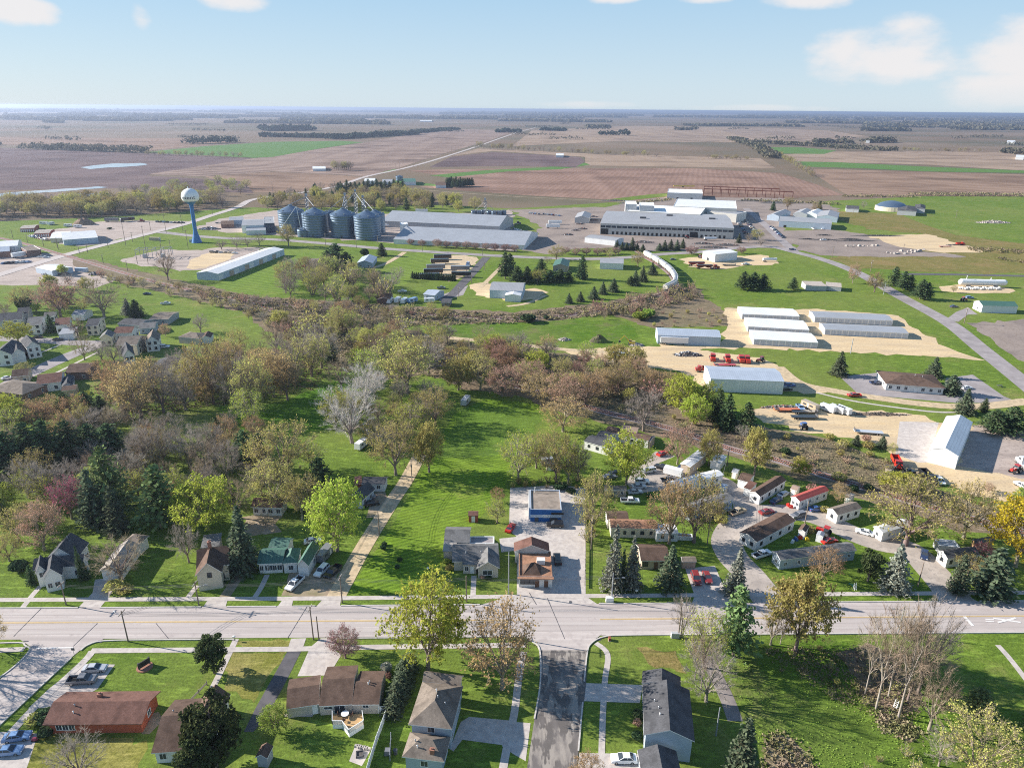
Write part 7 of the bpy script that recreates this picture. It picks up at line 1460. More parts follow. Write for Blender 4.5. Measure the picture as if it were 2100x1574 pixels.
for zone, n, x0, y0, x1, y1, hd in (('left of the white-roofed workshop', 10, 64, 485, 98, 493, 60), ('beside the brown brick depot', 6, 8, 541, 58, 538, 80), ('along the back of the sandy lot', 8, 324, 456, 374, 458, 20), ('in the first row of the works car park', 9, 1086, 438, 1106, 440, 80), ('in the second row of the works car park', 9, 1115, 440, 1148, 443, 80), ('in the east factory car park, first file', 9, 1512, 452, 1530, 480, 20), ('in the east factory car park, second file', 10, 1528, 452, 1556, 482, 20), ('along the narrow grass strip', 10, 1582, 466, 1606, 488, 20), ('beside the packing shed', 6, 436, 518, 482, 520, 10), ('behind the grain store', 6, 1055, 470, 1080, 478, 10)):
    for k in range(n):
        t_ = k / (n - 1); c = cols[rnd.randrange(10)]; kd = rnd.choice(('sedan', 'suv', 'sedan', 'pickup'))
        vehicle(kd, c, x0 + (x1 - x0) * t_ + rnd.uniform(-.5, .5), y0 + (y1 - y0) * t_, hd + rnd.uniform(-6, 6), f"{('paleblue', 'pale blue')[1] if c == 'paleblue' else c.replace('dark', 'dark ')} {dict(suv='sport utility car', sedan='car', pickup='pickup truck')[kd]} {zone}", 'cars ' + zone)
# ---------------------------------------------------------------- poles and wires
pl = {}
for k, a in enumerate([(136, 1240, 1194, {}), (408, 1241, 1192, dict(lamp=-80)), (263, 1315, 1252, dict(lamp=70)), (702, 1236, 1180, {}), (643, 1311, 1243, dict(lamp=80)), (654, 1311, 1263, dict(arms=0)), (957, 1234, 1180, dict(arms=0)), (1046, 1308, 1236, {}), (1254, 1232, 1174, dict(lamp=-95, mat='steel', arms=0)), (1391, 1306, 1228, {}), (1396, 1307, 1266, dict(arms=0)), (1842, 1297, 1240, dict(mat='steel', lamp=95, arms=0)), (1468, 1508, 1450, dict(mat='steel', arms=0)), (1043, 1217, 1132, dict(mat='steel', arms=0)), (845, 988, 944, {}), (778, 1096, 1047, dict(arms=0)), (1212, 1127, 1078, dict(arms=0)), (1450, 1116, 1068, dict(lamp=130, arms=0)), (1650, 1076, 1027, dict(lamp=60, arms=0)), (1882, 1202, 1152, dict(arms=0)), (1491, 956, 918, {}),
    (258, 503, 456, {}), (304, 541, 463, {}), (341, 478, 427, {}), (386, 510, 472, dict(lamp=180)), (272, 496, 476, {}), (309, 472, 452, {}), (222, 508, 484, {}), (180, 518, 500, {}), (163, 520, 505, {}), (120, 512, 487, {}), (118, 508, 488, {}), (27, 490, 471, {}), (57, 498, 480, {}), (90, 506, 490, {}), (332, 520, 490, {}), (352, 524, 492, {}), (282, 541, 522, {}), (262, 556, 534, {}), (212, 540, 522, {}), (375, 473, 440, {}), (436, 440, 418, {}),
    (668, 504, 478, {}), (731, 509, 480, {}), (775, 501, 483, {}), (866, 516, 490, dict(lamp=90)), (989, 524, 498, {}), (967, 580, 563, {}), (994, 555, 538, {}), (941, 611, 588, {}), (1812, 604, 578, dict(mat='steel', lamp=60, arms=0)), (1834, 586, 558, {}), (1785, 557, 533, {}), (1894, 614, 580, {}), (1977, 663, 630, {}), (1744, 725, 694, dict(mat='steel', arms=0)), (1706, 530, 505, {}), (1505, 508, 488, {}), (1268, 522, 505, {}), (1853, 510, 500, {}), (1960, 447, 432, {}), (1750, 438, 425, {}), (1855, 441, 428, {}), (1050, 412, 398, {}), (1218, 415, 400, {}), (820, 350, 333, {}), (848, 341, 325, {}), (870, 334, 318, {}), (909, 322, 303, {}), (926, 316, 300, {}), (812, 352, 335, {}), (1082, 268, 257, {}), (560, 398, 372, {})]):
    kw = dict(a[3]); pl[k] = pole(a[0], a[1], a[2], arm_rot=85 if k < 14 and k != 12 else trnd.uniform(0, 170), **kw)
for i, j, lab in ((0, 1, 'power lines from the white house to the tan house pole'), (1, 3, 'power lines across the dirt lane front'), (3, 6, 'power lines along the wide lawn'), (6, 8, 'power lines past the orange-roofed shop'), (2, 4, 'power lines above the corner lawn'), (4, 7, 'power lines above the yellow-green street tree'), (7, 9, 'power lines across the side street mouth'), (15, 14, 'power lines along the gravel lane'), (17, 20, 'power lines over the mobile home park'), (1, 2, 'power lines slanting across the main street'), (3, 15, 'power lines up the gravel lane from the street')): wire(pl[i], pl[j], lab)
# ---------------------------------------------------------------- trees read off the photo: kind, foot x, foot y, top row, crown width (photo px)
for row in '''rn 440 1380 1296 72|rn 445 1575 1420 130|rn 410 1600 1500 95|by 878 1372 1207 158|orr 1030 1412 1253 158|pl 709 1349 1289 66|ced 838 1374 1338 42|ced 830 1398 1352 46|ced 822 1420 1378 48|ced 814 1442 1398 48|ced 806 1464 1425 46
gr 166 1600 1518 110|orr -16 1332 1262 64|gr -95 1380 1240 120|br -150 1450 1310 130|pi 1503 1346 1208 92|yb 1442 1368 1254 88|gr 1448 1438 1320 112|tb 1425 1392 1300 50|tb 1437 1414 1310 60|gr 1400 1306 1224 56|br 1580 1322 1236 62|tb 1600 1320 1240 50|bo 1631 1334 1172 116
tb 1796 1453 1252 100|tb 1842 1471 1238 105|tb 1822 1427 1242 80|tb 1774 1422 1266 70|br 1905 1496 1366 96|gr 1882 1422 1228 100|br 1860 1440 1290 80|oy 1990 1600 1470 150|pi 2002 1464 1408 66|gr 1925 1570 1500 70|ced 1512 1596 1468 64|orr 1200 1602 1548 66|fr 566 1502 1450 58|sh 1880 1590 1560 40|pi 2120 1500 1420 60
bl 1253 1208 1074 50|bl 1296 1206 1098 46|dk 1275 1202 1122 22|sp 1372 1202 1116 62|bl 1505 1217 1126 52|bl 1832 1207 1114 68|rn 1779 1192 1124 58|ced 2028 1218 1128 84|ced 1960 1215 1140 40|orr 1686 1187 1122 66|gd 2082 1162 1030 120|orr 1976 1102 984 112|oy 1856 1118 976 168|by 1850 1010 972 80|orr 1372 1115 984 98|oy 1423 1112 974 112
oy 1213 1100 966 82|by 1284 994 888 92|bo 1546 976 880 60|bo 1453 954 884 44|rd 1389 952 872 66|gr 1319 884 798 86|by 1398 848 776 72|fr 1440 850 784 70|by 1420 870 810 60|dk 1470 866 800 38|dk 1490 880 806 40|pd 1528 888 822 46|orr 1155 885 818 100|yb 1064 988 893 86|oy 1140 988 880 84|yb 1165 992 900 70|oy 1100 960 890 70|gr 1185 985 910 60
yb 1020 1072 1030 48|orr 1022 1030 1000 30|oy 812 974 864 98|bo 880 968 867 66|oy 893 872 800 76|yb 842 890 826 74|pa 722 908 786 116|pa 752 838 744 96|yb 690 880 800 60|by 692 1130 988 108|oy 582 988 868 134|pd 660 1012 936 64|oy 562 1042 948 108|oy 620 1066 980 70|pd 640 1050 990 50|by 426 1086 980 120|by 385 1075 1000 70|pd 506 962 884 62|orr 470 918 854 60|orr 520 895 856 54
pi 236 1062 918 96|pi 330 1078 950 96|ced 242 1094 998 50|ced 196 1078 962 62|pk 148 1064 984 64|rd 92 1128 1034 92|oy 40 1110 1040 70|gr 60 1020 948 80|gr 110 1030 950 90|gr 150 1010 940 70|pd 20 966 880 84|pd 62 960 866 84|pd 102 956 862 84|pd 150 958 864 84|pd 192 944 868 80|pd 230 930 868 76|pd -30 975 885 84|by 16 884 812 92|orr 72 880 826 92|orr 110 860 812 70|by 8 1044 994 56|gr 388 1153 1078 60|br 248 1192 1108 108|sp 500 1170 1036 80
dk 170 1190 1120 16|dk 180 1188 1150 14|dk 68 1198 1160 22|dk 121 1192 1158 22|gr 300 962 864 74|gr 336 958 868 76|gr 392 958 874 78|br 428 972 898 74|gr 468 988 904 66|gr 440 940 866 60|gr 350 905 850 60|gr 180 905 842 90|gr 215 890 840 70|dk 180 850 804 50|dk 210 860 812 46|pd 140 860 805 46|by 172 828 806 34
orr 290 858 742 96|gr 336 846 744 84|oy 438 826 698 96|gr 482 836 728 80|oy 522 848 734 80|orr 562 814 718 86|gr 604 786 682 84|oy 640 772 690 74|orr 250 840 748 80|gr 380 840 740 84|bo 410 800 728 70|orr 590 820 735 70|gr 660 755 668 70|oy 836 806 698 124|yb 760 790 720 70|bo 940 800 738 66|oy 985 800 728 80|rd 1030 812 752 80|gr 880 770 700 70|rd 1160 850 770 84|orr 1110 830 765 84|rd 1085 800 740 70|orr 1200 830 768 80|oy 1270 800 745 70|fr 735 745 715 40|br 700 800 730 60|pd 680 745 700 30
rd 125 650 578 82|br 214 652 574 88|oy 50 640 590 50|gr 78 632 590 46|bu 52 640 605 40|by 38 702 658 60|br 174 738 690 50|br 160 690 650 40|gr 412 682 644 36|bl 262 644 612 28|dk 280 650 614 34|dk 107 682 644 20|rd 340 690 665 24|gr 235 745 700 50|gr 210 740 700 40|oy 50 760 745 36|gr 300 720 690 36|br 345 575 514 40|gr 486 510 482 28|gr 508 506 484 26|br 532 503 476 30|gr 455 512 492 26|oy 592 505 461 38|pd 690 554 500 64|pd 672 552 512 36|pd 712 556 515 40
dk 783 524 498 22|bu 748 526 508 24|gr 606 560 534 24|gr 816 575 546 30|gr 622 582 558 24|pd 1036 572 515 34|pd 1060 580 545 34|pd 1080 578 545 30|pd 1100 579 548 32|pd 1045 560 520 30|pd 1110 558 530 28|pd 1128 579 554 34|pd 1148 578 552 34|pd 1166 578 556 26|dk 1192 572 524 28|yb 1102 582 552 32|oy 1141 533 504 34|oy 1308 546 516 30|yb 1250 530 512 16|gr 1122 540 524 20
pl 1160 521 507 20|pl 1182 523 508 20|pl 1203 523 508 20|pl 1225 523 508 20|pl 1243 522 508 20|pl 1262 521 508 20|pl 1418 522 504 26|pl 1520 520 506 20|pl 842 502 490 16|pl 865 504 492 16|pl 898 507 490 22|pl 916 508 494 18|pl 936 509 495 18|pl 957 510 495 20|pl 975 512 498 18|pl 996 513 498 18|pl 1015 514 499 20|pl 1036 515 500 20|pl 1055 516 502 18
sp 1265 510 492 16|sp 1275 513 496 16|sp 1285 512 496 16|sp 1297 513 487 20|sp 1306 514 498 16|sp 1318 516 500 16|sp 1352 514 498 18|sp 1363 513 492 18|sp 1375 511 490 18|sp 1388 513 491 18|sp 1400 509 489 16|sp 1515 498 478 14|oy 1552 492 470 26|br 1535 497 478 20|gr 1560 505 488 20|sp 1167 622 600 20|sp 1190 618 597 20|sp 1217 613 587 26|sp 1236 603 577 22|sp 1258 598 571 28|sp 1302 585 554 26|sp 1318 577 544 24|sp 1338 563 537 24|pd 1292 585 565 20
pd 1524 594 556 34|pd 1544 594 556 38|pd 1564 594 560 34|pd 1626 594 569 24|rd 1748 581 540 26|oy 1793 599 558 36|yb 1810 596 570 24|pd 1832 586 546 30|pd 1850 594 556 30|pd 1864 595 562 26|pd 1886 613 572 36|pd 1900 614 578 28|sp 1720 769 721 40|sp 1913 772 730 38|ced 1950 807 768 42|sp 1977 847 796 44|dk 2016 844 817 20|pd 2035 886 838 60|pd 2070 888 834 70|rd 2025 1010 990 24|fr 2095 1040 1000 40|oy 1955 600 585 12|gr 1520 900 870 30
dk 1680 430 412 12|oy 1614 430 405 20|oy 1672 435 415 22|gr 1770 428 412 14|dk 1585 432 412 12'''.replace('\n', '|').split('|'):
    c, x, y, ty, w_ = row.split(); T_(c, float(x), float(y), float(ty), float(w_))
for c, x, y, h, r_ in [('bu', 96, 1476, 2.4, 2.6), ('bb', 72, 1484, 2.4, 2.2), ('bu', 95, 1508, 1.8, 1.8), ('wh', 793, 1378, 2.6, 1.6), ('br_', 795, 1390, 1.6, 1.2), ('bu', 1308, 1470, 1.8, 1.4), ('br_', 1306, 1487, 1.6, 1.2), ('bu', 1305, 1513, 1.6, 1.3), ('bb', 235, 1208, 2.2, 3.4), ('bb', 258, 1214, 2.0, 2.8), ('bg', 1965, 1188, 2.2, 2.0), ('bu', 750, 538, 3, 4), ('bu', 1083, 660, 5, 6), ('bu', 1120, 655, 2.5, 2), ('bg', 1312, 655, 5, 6), ('bg', 1330, 650, 5, 5), ('bu', 820, 1135 + 15, 1.2, 1), ('bu', 788, 1118, 1.2, 1), ('bu', 786, 1126, 1.4, 1.1), ('bu', 815, 1164, 1, .9), ('bb', 922, 1168, 1.6, 1.6), ('br_', 990, 1185, 1, 1.1), ('bu', 1002, 1186, 1, 1.1), ('bu', 225, 470, 2, 3), ('bu', 1750, 1006, 2, 2), ('bb', 1700, 900, 2.4, 2.6), ('ced', 1755, 912, 4, 1.6), ('ced', 1808, 918, 4.4, 1.8), ('bb', 1730, 915, 3, 3), ('bb', 1780, 920, 3, 3), ('br_', 1775, 905, 3, 2.4), ('oy', 1830, 930, 4, 2), ('bb', 1640, 950, 3, 3), ('bb', 1720, 985, 3, 3.4), ('bu', 1780, 1004, 2, 2), ('bu', 1610, 930, 2.4, 2.4), ('br_', 1665, 1010, 3.4, 2.6), ('orr', 1718, 1030, 6.5, 3), ('bb', 1560, 952, 3, 2.4), ('by', 1640, 975, 5, 3), ('bu', 1150, 1000, 1.6, 3), ('bu', 1170, 1010, 1.6, 2), ('bg', 915, 1155, 1.5, 1.4), ('bu', 1330, 1018, 1.4, 1.3), ('br', 545, 1080, 5, 2), ('bb', 1690, 1050, 2.2, 2), ('oy', 1465, 1060, 5, 3), ('bb', 1478, 1072, 3, 3), ('bb', 1660, 1094, 3, 1.8), ('bu', 40, 1170, 3, 3), ('oy', 20, 1150, 7, 4), ('bu', 165, 1162, 3, 1.2), ('oy', 1985, 1180, 6, 4), ('pk', 2010, 1150, 5, 3), ('bu', 455, 1198, 1, 1.2), ('bg', 588, 1208, 1.2, 1.2)]: tree(c, x, y, h, r_)
# a clipped screen of small cedars by the truck lot
for k in range(21):
    x = 846 + k * 4.3; tree('dk', x, 571 + k * .25, trnd.uniform(4.2, 5.2), 1.5, label='one of the clipped dark cedars in the straight screen below the truck lot', group='clipped cedar screen')
S = scatter
S([(-60, 450), (200, 446), (420, 430), (480, 424), (440, 412), (300, 414), (100, 424), (-60, 432)], 105, ['oy', 'bo', 'oy', 'br', 'bo', 'gr'], (13, 18), 8, 'in the dense wood belt behind the gravel lot', far=True)
S([(-60, 424), (60, 420), (110, 412), (-60, 410)], 12, ['gr'], (8, 12), 9, 'in the grey wood by the ponds', far=True)
S([(480, 428), (560, 420), (700, 404), (780, 398), (840, 402), (1000, 436), (940, 437), (780, 433), (650, 432), (560, 430)], 84, ['oy', 'bo', 'br', 'bo', 'pd', 'oy'], (12, 17), 7.5, 'in the wood belt behind the grain bins', far=True)
S([(560, 404), (690, 388), (760, 386), (690, 402), (600, 414)], 22, ['br', 'gr', 'oy', 'pd'], (8, 14), 10, 'beside the road beyond the bins', far=True)
for k in range(16): tree('pd', 694 + k * 8.8, 397 - k * .15 + trnd.uniform(-1, 1), trnd.uniform(14, 19), 5.5, label='tall dark pine in the pine row behind the grain bins', group='pine row behind the grain bins')
for k in range(12): tree('pd', 917 + k * 4.6, 383 + trnd.uniform(-1.5, 2), trnd.uniform(12, 15), 5, label='dark pine in the clump standing in the red field', group='pine clump in the red field')
S([(225, 400), (330, 390), (440, 376), (500, 380), (520, 392), (480, 404), (380, 408), (300, 410)], 36, ['gr', 'br', 'yb', 'oy'], (9, 15), 13, 'in the loose grove above the water tower', far=True)
S([(-60, 640), (40, 640), (120, 560), (200, 590), (240, 610), (190, 660), (60, 660), (-60, 680)], 14, ['gr', 'oy', 'br', 'bo', 'by'], (5, 9), 11, 'among the old town houses')
S([(200, 560), (330, 583), (470, 618), (520, 640), (640, 690), (600, 700), (480, 640), (330, 605), (220, 580)], 44, ['sh', 'gr', 'sr', 'oy', 'sh'], (3, 7), 6, 'on the railway bank east of the old town', far=True)
S([(470, 606), (620, 622), (800, 630), (930, 642), (920, 656), (760, 652), (600, 640), (500, 622)], 40, ['sh', 'sr', 'gr', 'oy'], (3, 7), 6, 'along the upper railway track', far=True)
S([(600, 545), (680, 560), (770, 585), (820, 600), (770, 625), (640, 615), (560, 605), (590, 575)], 36, ['gr', 'oy', 'yb', 'br', 'sh'], (9, 16), 6, 'in the thicket left of the campers', far=True)
S([(560, 660), (700, 660), (860, 690), (980, 715), (1130, 735), (1010, 775), (880, 760), (760, 735), (640, 712)], 64, ['gr', 'br', 'tb', 'oy', 'yb', 'bo', 'orr', 'sh'], (6, 13), 5.5, 'in the tangled central wood')
S([(980, 712), (1160, 732), (1330, 760), (1400, 795), (1350, 830), (1200, 815), (1060, 790)], 46, ['orr', 'oy', 'sr', 'br', 'bo', 'rd', 'yb', 'by'], (5, 11), 5, 'in the reddish thicket below the dirt road')
S([(190, 790), (300, 770), (430, 745), (560, 720), (660, 730), (640, 780), (540, 826), (420, 838), (260, 852)], 46, ['br', 'oy', 'orr', 'tb', 'gr'], (8, 15), 7, 'in the bare wood above the shaded lawn')
S([(60, 1020), (240, 1000), (300, 900), (460, 900), (500, 960), (420, 1000), (260, 1040), (60, 1060)], 26, ['gr', 'br', 'yb', 'oy'], (6, 11), 8, 'in the left wood behind the white house')
S([(-60, 850), (530, 860), (540, 960), (690, 960), (640, 1070), (300, 1060), (-60, 1100)], 46, ['gr', 'br', 'oy', 'tb', 'pd', 'br', 'yb', 'orr'], (7, 13), 6.5, 'in the wide wood north-west of the green-roofed house')
S([(690, 880), (790, 800), (880, 800), (900, 860), (830, 920), (740, 940)], 22, ['gr', 'oy', 'pa', 'gr', 'br'], (7, 12), 8, 'in the grove beside the gravel lane')
S([(1200, 640), (1330, 606), (1420, 590), (1430, 612), (1340, 640), (1250, 660)], 44, ['sr', 'sh', 'sr', 'br'], (3, 6.5), 5, 'in the brushy bend of the railway', far=True)
S([(1290, 640), (1480, 640), (1500, 668), (1340, 672)], 24, ['sh', 'sr', 'bb'], (1.5, 3.5), 7, 'in the weedy field behind the blue-grey building', far=True)
S([(1230, 850), (1400, 850), (1560, 900), (1700, 905), (1830, 945), (1800, 1000), (1640, 960), (1480, 900), (1300, 862)], 26, ['sh', 'bb', 'sr', 'bb', 'sh'], (1.4, 3.4), 5, 'on the weedy bank above the lower railway track')
S([(1048, 990), (1205, 985), (1210, 1002), (1050, 1000)], 20, ['sh', 'bb'], (1.6, 3), 2.5, 'in the hedge behind the blue workshop')
S([(1198, 1030), (1218, 1030), (1216, 1110), (1204, 1110)], 14, ['sh', 'sh', 'bb'], (2.4, 5), 2.5, 'in the strip beside the workshop car park')
S([(1560, 1330), (1760, 1330), (1900, 1400), (1860, 1470), (1600, 1400)], 16, ['sh', 'sh', 'bb'], (1.0, 2.2), 4, 'under the tall bare street trees')
S([(1780, 1560), (2100, 1480), (2100, 1640), (1760, 1640)], 12, ['sh', 'bb'], (1.2, 2.6), 4, 'in the lower right scrub')
for (x0, y0, x1, y1, n, h0, h1, ph) in ((300, 318, 505, 323, 18, 8, 14, 'along the lower edge of the far green field'), (972, 304, 1075, 309, 16, 12, 20, 'at the farm grove of the long field lane'), (1078, 309, 1350, 322, 24, 9, 17, 'in the broken row along the field lane'), (1452, 325, 1535, 328, 12, 7, 13, 'along the short row in the pale field'), (1600, 322, 1668, 364, 34, 8, 16, 'in the slanting field hedge'), (1850, 309, 2012, 313, 16, 8, 14, 'in the thin far hedge on the right'), (685, 349, 722, 349, 9, 12, 18, 'around the lone farm in the striped field')):
    for k in range(n):
        t_ = (k + trnd.random() * .7) / n; code = trnd.choice(['gr', 'oy', 'br', 'oy'])
        tree(code, x0 + (x1 - x0) * t_, y0 + (y1 - y0) * t_ + trnd.uniform(-.6, .6), trnd.uniform(h0, h1), trnd.uniform(4, 7), label=f'{SPEC[code][5]} {ph}', group='trees ' + ph, far=True)
# masses too far to count
cm = clump_mesh
cm([(-300, 303, 0, 298, 14, 40, 14), (45, 306, 290, 314, 16, 40, 13)], 'hedgerow', 'far_wood', 'grey hedgerow wood between the two purple fields on the left', 2)
cm([(395, 296, 492, 293, 22, 60, 14)], 'pine_wood', 'far_pine', 'dark pine wood at the top edge of the far green field', 3)
cm([(548, 269, 645, 268, 24, 120, 20), (1018, 272, 1068, 272, 18, 50, 16), (1105, 268, 1155, 269, 14, 40, 16)], 'pine_wood', 'far_pine', 'dark pine plantations on the far fields', 4, 4)
cm([(532, 281, 700, 284, 16, 50, 16), (690, 286, 860, 276, 18, 60, 16), (860, 273, 940, 266, 14, 40, 16)], 'tree_row', 'far_pine', 'long dark tree row running across the far fields', 5, 3)
cm([(1230, 277, 1266, 277, 18, 40, 14), (1268, 278, 1293, 278, 24, 40, 14)], 'pine_wood', 'far_pine', 'small pine grove on the pale right-hand field', 6, 3)
cm([(1495, 285, 1545, 303, 12, 40, 14), (1540, 293, 1650, 300, 14, 36, 13), (1650, 300, 1835, 311, 13, 30, 13), (1545, 303, 1575, 325, 16, 30, 14)], 'hedgerow', 'far_wood', 'dark hedgerow bordering the green strip on the right', 7, 2.5)
cm([(1675, 294, 1750, 294, 16, 60, 16), (1780, 293, 1842, 293, 18, 60, 16), (2045, 312, 2130, 322, 14, 60, 16), (1388, 267, 1430, 267, 18, 60, 16)], 'tree_row', 'far_wood', 'farm groves on the far right fields', 8, 3)
cm([(1730, 404, 1880, 405, 3, 12, 5), (1880, 402, 2140, 404, 4.5, 26, 6), (1300, 418, 1380, 410, 2, 10, 5), (1520, 412, 1720, 420, 3, 10, 5)], 'field_brush', 'brush', 'dry brush along the field edge beyond the right meadow', 9, 1.4, 12)
cm([(1990, 515, 2160, 524, 2.2, 18, 4), (2040, 532, 2100, 540, 1.8, 10, 4)], 'field_brush', 'brush', 'dry brush in the right meadow', 10, 1.0, 10)
rows = []; wr = random.Random(21)
for k in range(150):
    x = wr.uniform(-500, 2600); y = 216.5 + x * .0097 + 37 * wr.random() ** 1.5; L = wr.uniform(40, 420) * (1.0 if y - x * .0097 < 235 else .6); 
    if y - x * .0097 > 236 and 820 < x < 1750 and wr.random() < .6: continue
    d = P(x, y).length; rows.append((x, y, x + L, y + L * .0097, wr.uniform(14, 22), min(300, d * .02), max(26, min(60, d * .004))))
rw2 = []
for k in range(32):
    x = wr.uniform(-300, 2400); y = 216.5 + x * .0097 + wr.uniform(22, 62) * (1 if wr.random() < .7 else 1.4); L = wr.uniform(15, 90); rw2.append((x, y, x + L, y + L * .0097 + wr.uniform(-1, 1), wr.uniform(9, 15), 14, 12))
cm(rw2, 'field_trees', 'far_wood', 'scattered small tree rows between the far fields', 12, 2.5, 14)
cm(rows, 'distant_woods', 'far_wood', 'hazy blue woods rolling to the horizon', 11, 5, 9)
brush([(330, 575), (520, 610), (700, 622), (900, 636), (1050, 645), (1250, 622), (1420, 592), (1440, 610), (1330, 640), (1050, 664), (860, 668), (640, 700), (500, 640)], 2600, 'undergrowth', 'brush', 'dry brown undergrowth along the upper railway', 1.0, .9, 3)
brush([(560, 670), (860, 690), (1150, 728), (1330, 755), (1420, 830), (1300, 850), (1100, 800), (900, 775), (700, 745)], 3000, 'undergrowth', 'brush', 'tangled undergrowth of the central wood', .9, .7, 4)
brush([(1240, 850), (1420, 860), (1560, 890), (1700, 905), (1840, 945), (1960, 1020), (1860, 1030), (1640, 960), (1480, 905), (1300, 862)], 1300, 'undergrowth', 'brush', 'weedy undergrowth above the lower railway', .4, .35, 5)
brush([(1500, 1345), (1720, 1320), (1880, 1380), (1960, 1560), (1700, 1600), (1540, 1520)], 900, 'undergrowth', 'leaf_fresh', 'rough green undergrowth below the tall bare trees', .2, .2, 6)
brush([(1560, 1330), (1760, 1330), (1900, 1420), (1860, 1500), (1720, 1440)], 900, 'dead_brush', 'brush', 'dead brushwood under the tall bare trees', .35, .3, 7)
brush([(1572, 1510), (1600, 1503), (1642, 1530), (1668, 1562), (1672, 1620), (1560, 1620)], 330, 'brushwood_pile', 'brush', 'pale pile of cut brushwood on the rough grass', .4, .45, 9)
brush([(1795, 1466), (1835, 1465), (1890, 1505), (1870, 1520), (1810, 1500)], 200, 'brushwood_pile', 'brush', 'dry brush patch at the foot of the tall bare trees', .3, .4, 10)
brush([(180, 790), (420, 760), (640, 720), (700, 745), (640, 800), (420, 836), (250, 850)], 1500, 'undergrowth', 'brush', 'leaf litter and brush below the bare left wood', .5, .6, 8)
# ---------------------------------------------------------------- air, light, camera
hz = MB(); hz.box(-45000, 45000, -300, 60000, -1.2, 112); o = hz.build('haze', ['kerb']); o['kind'] = 'stuff'; o['label'] = 'thin blue haze lying over the whole plain'
m = bpy.data.materials.new('haze'); m.use_nodes = True; nt = m.node_tree; nt.nodes.remove(nt.nodes['Principled BSDF']); v = nt.nodes.new('ShaderNodeVolumePrincipled')
v.inputs['Color'].default_value = (.56, .66, .88, 1); v.inputs['Density'].default_value = HAZE; v.inputs['Anisotropy'].default_value = .5
nt.links.new(v.outputs[0], nt.nodes['Material Output'].inputs['Volume']); o.data.materials.clear(); o.data.materials.append(m)
SUN_EL, SUN_AZ = 24.0, 167.0    # elevation, world bearing from +X
w = bpy.data.worlds.new('World'); bpy.context.scene.world = w; w.use_nodes = True; nt = w.node_tree; bg = nt.nodes['Background']
sky = nt.nodes.new('ShaderNodeTexSky'); sky.sky_type = 'NISHITA'; sky.sun_disc = False; sky.sun_elevation = R(SUN_EL); sky.sun_rotation = R(90 - SUN_AZ + 360)
sky.altitude = 300; sky.air_density = 1.0; sky.dust_density = .6; sky.ozone_density = 1.6
tc = nt.nodes.new('ShaderNodeTexCoord'); sep = nt.nodes.new('ShaderNodeSeparateXYZ'); nt.links.new(tc.outputs['Generated'], sep.inputs[0])
def math_(op, a, b_=None, c=None):
    n = nt.nodes.new('ShaderNodeMath'); n.operation = op
    for i, q in enumerate((a, b_, c)):
        if q is None: continue
        if isinstance(q, (int, float)): n.inputs[i].default_value = q
        else: nt.links.new(q, n.inputs[i])
    return n.outputs[0]
az = math_('ARCTAN2', sep.outputs[0], sep.outputs[1]); el = sep.outputs[2]
cmb = nt.nodes.new('ShaderNodeCombineXYZ'); nt.links.new(math_('MULTIPLY', az, 1.0), cmb.inputs[0]); nt.links.new(math_('MULTIPLY', el, 1.9), cmb.inputs[1])
nz = nt.nodes.new('ShaderNodeTexNoise'); nz.inputs['Scale'].default_value = 9; nz.inputs['Detail'].default_value = 7; nz.inputs['Roughness'].default_value = .55; nt.links.new(cmb.outputs[0], nz.inputs['Vector'])
def bump(a0, e0, wa, we):   # a cloud bank centred on a bearing and height
    x = math_('DIVIDE', math_('SUBTRACT', az, a0), wa); y = math_('DIVIDE', math_('SUBTRACT', el, e0), we)
    return math_('MAXIMUM', math_('SUBTRACT', 1.0, math_('ADD', math_('MULTIPLY', x, x), math_('MULTIPLY', y, y))), 0.0)
def sum_(l):
    s = l[0]
    for q in l[1:]: s = math_('MAXIMUM', s, q)
    return s
def dirof(px, py):
    d = (FW + RT * ((px - CX) / F) - UP * ((py - CY) / F)).normalized(); return math.atan2(d.x, d.y), d.z
banks = []
for px, py, wx, wy in CLOUDS:
    a_, e_ = dirof(px, py); banks.append(bump(a_, e_, wx / 1500, wy / 1500))
cov = math_('ADD', math_('MULTIPLY', nz.outputs['Fac'], 1.3), math_('MULTIPLY', sum_(banks), .62))
mr = nt.nodes.new('ShaderNodeMapRange'); mr.interpolation_type = 'SMOOTHSTEP'; mr.inputs[1].default_value = .94; mr.inputs[2].default_value = 1.28; nt.links.new(cov, mr.inputs[0])
mr2 = nt.nodes.new('ShaderNodeMapRange'); mr2.inputs[1].default_value = -.02; mr2.inputs[2].default_value = .03; nt.links.new(el, mr2.inputs[0])
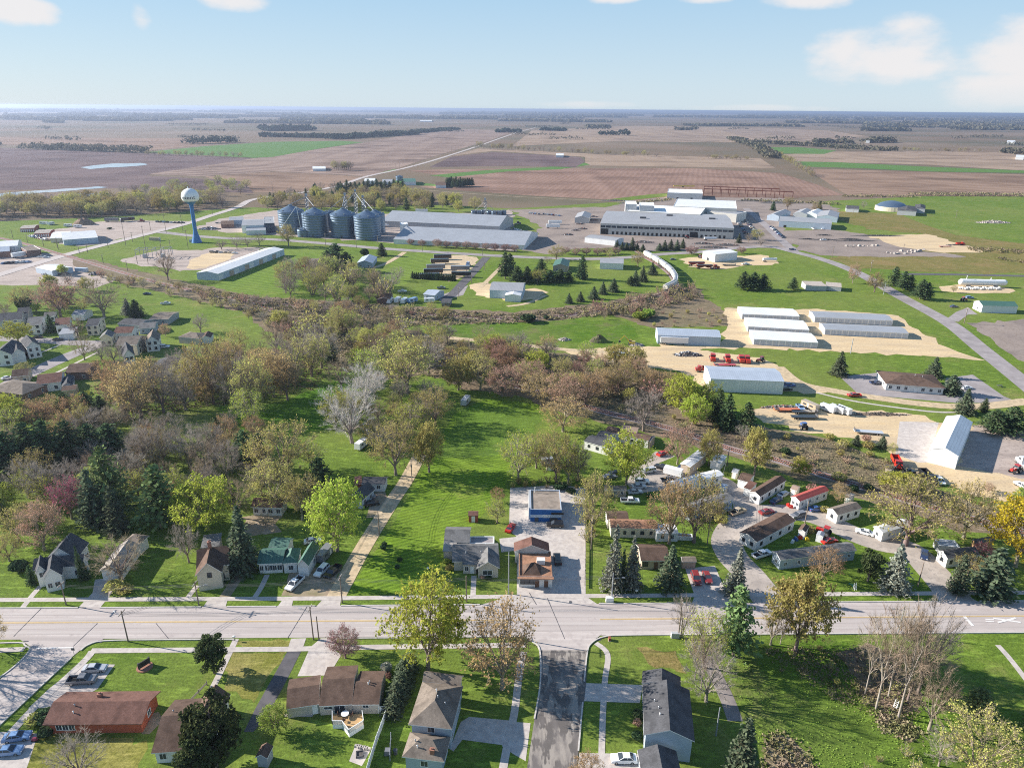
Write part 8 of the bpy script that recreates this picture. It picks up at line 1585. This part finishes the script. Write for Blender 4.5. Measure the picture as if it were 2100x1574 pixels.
blue = mixc(nt, ramp(nt, el, 0, .16), SKYLOW, SKYMID); blue = mixc(nt, ramp(nt, el, .14, .8), blue, SKYTOP)
mx = nt.nodes.new('ShaderNodeMix'); mx.data_type = 'RGBA'; nt.links.new(math_('MULTIPLY', math_('MULTIPLY', mr.outputs[0], .92), mr2.outputs[0]), mx.inputs[0]); nt.links.new(mixc(nt, .88, sky.outputs[0], blue), mx.inputs[6]); mx.inputs[7].default_value = CLOUDCOL
nt.links.new(mx.outputs[2], bg.inputs['Color']); bg.inputs['Strength'].default_value = SKY
sd = bpy.data.lights.new('sun', 'SUN'); sd.energy = SUN; sd.angle = R(.53); sd.color = (1, .94, .86); so = bpy.data.objects.new('sun', sd); C.objects.link(so)
d = Vector((math.cos(R(SUN_AZ)) * math.cos(R(SUN_EL)), math.sin(R(SUN_AZ)) * math.cos(R(SUN_EL)), math.sin(R(SUN_EL)))); so.rotation_euler = d.to_track_quat('Z', 'Y').to_euler(); so.location = (-60, 0, 200)
cd = bpy.data.cameras.new('camera'); cam = bpy.data.objects.new('camera', cd); C.objects.link(cam); cam.location = (0, 0, H)
Mx = Matrix((RT, UP, -FW)).transposed(); cam.rotation_euler = Mx.to_euler(); cd.sensor_fit = 'HORIZONTAL'; cd.sensor_width = 36; cd.lens = 36 * F / 2100; cd.clip_end = 200000; cd.clip_start = .5
sc = bpy.context.scene; sc.camera = cam; sc.view_settings.view_transform = 'Standard'; sc.view_settings.look = 'None'; sc.view_settings.exposure = EXPO; sc.view_settings.gamma = 1
cy = sc.cycles if hasattr(sc, 'cycles') else None
sc.render.engine = 'CYCLES'; cy = sc.cycles; cy.max_bounces = 4; cy.diffuse_bounces = 2; cy.glossy_bounces = 2; cy.transmission_bounces = 2; cy.volume_bounces = 0; cy.transparent_max_bounces = 4; cy.use_denoising = DENOISE; cy.pixel_filter_type = 'BLACKMAN_HARRIS'; cy.filter_width = 1.05; cy.caustics_reflective = False; cy.caustics_refractive = False
sc.render.film_transparent = False
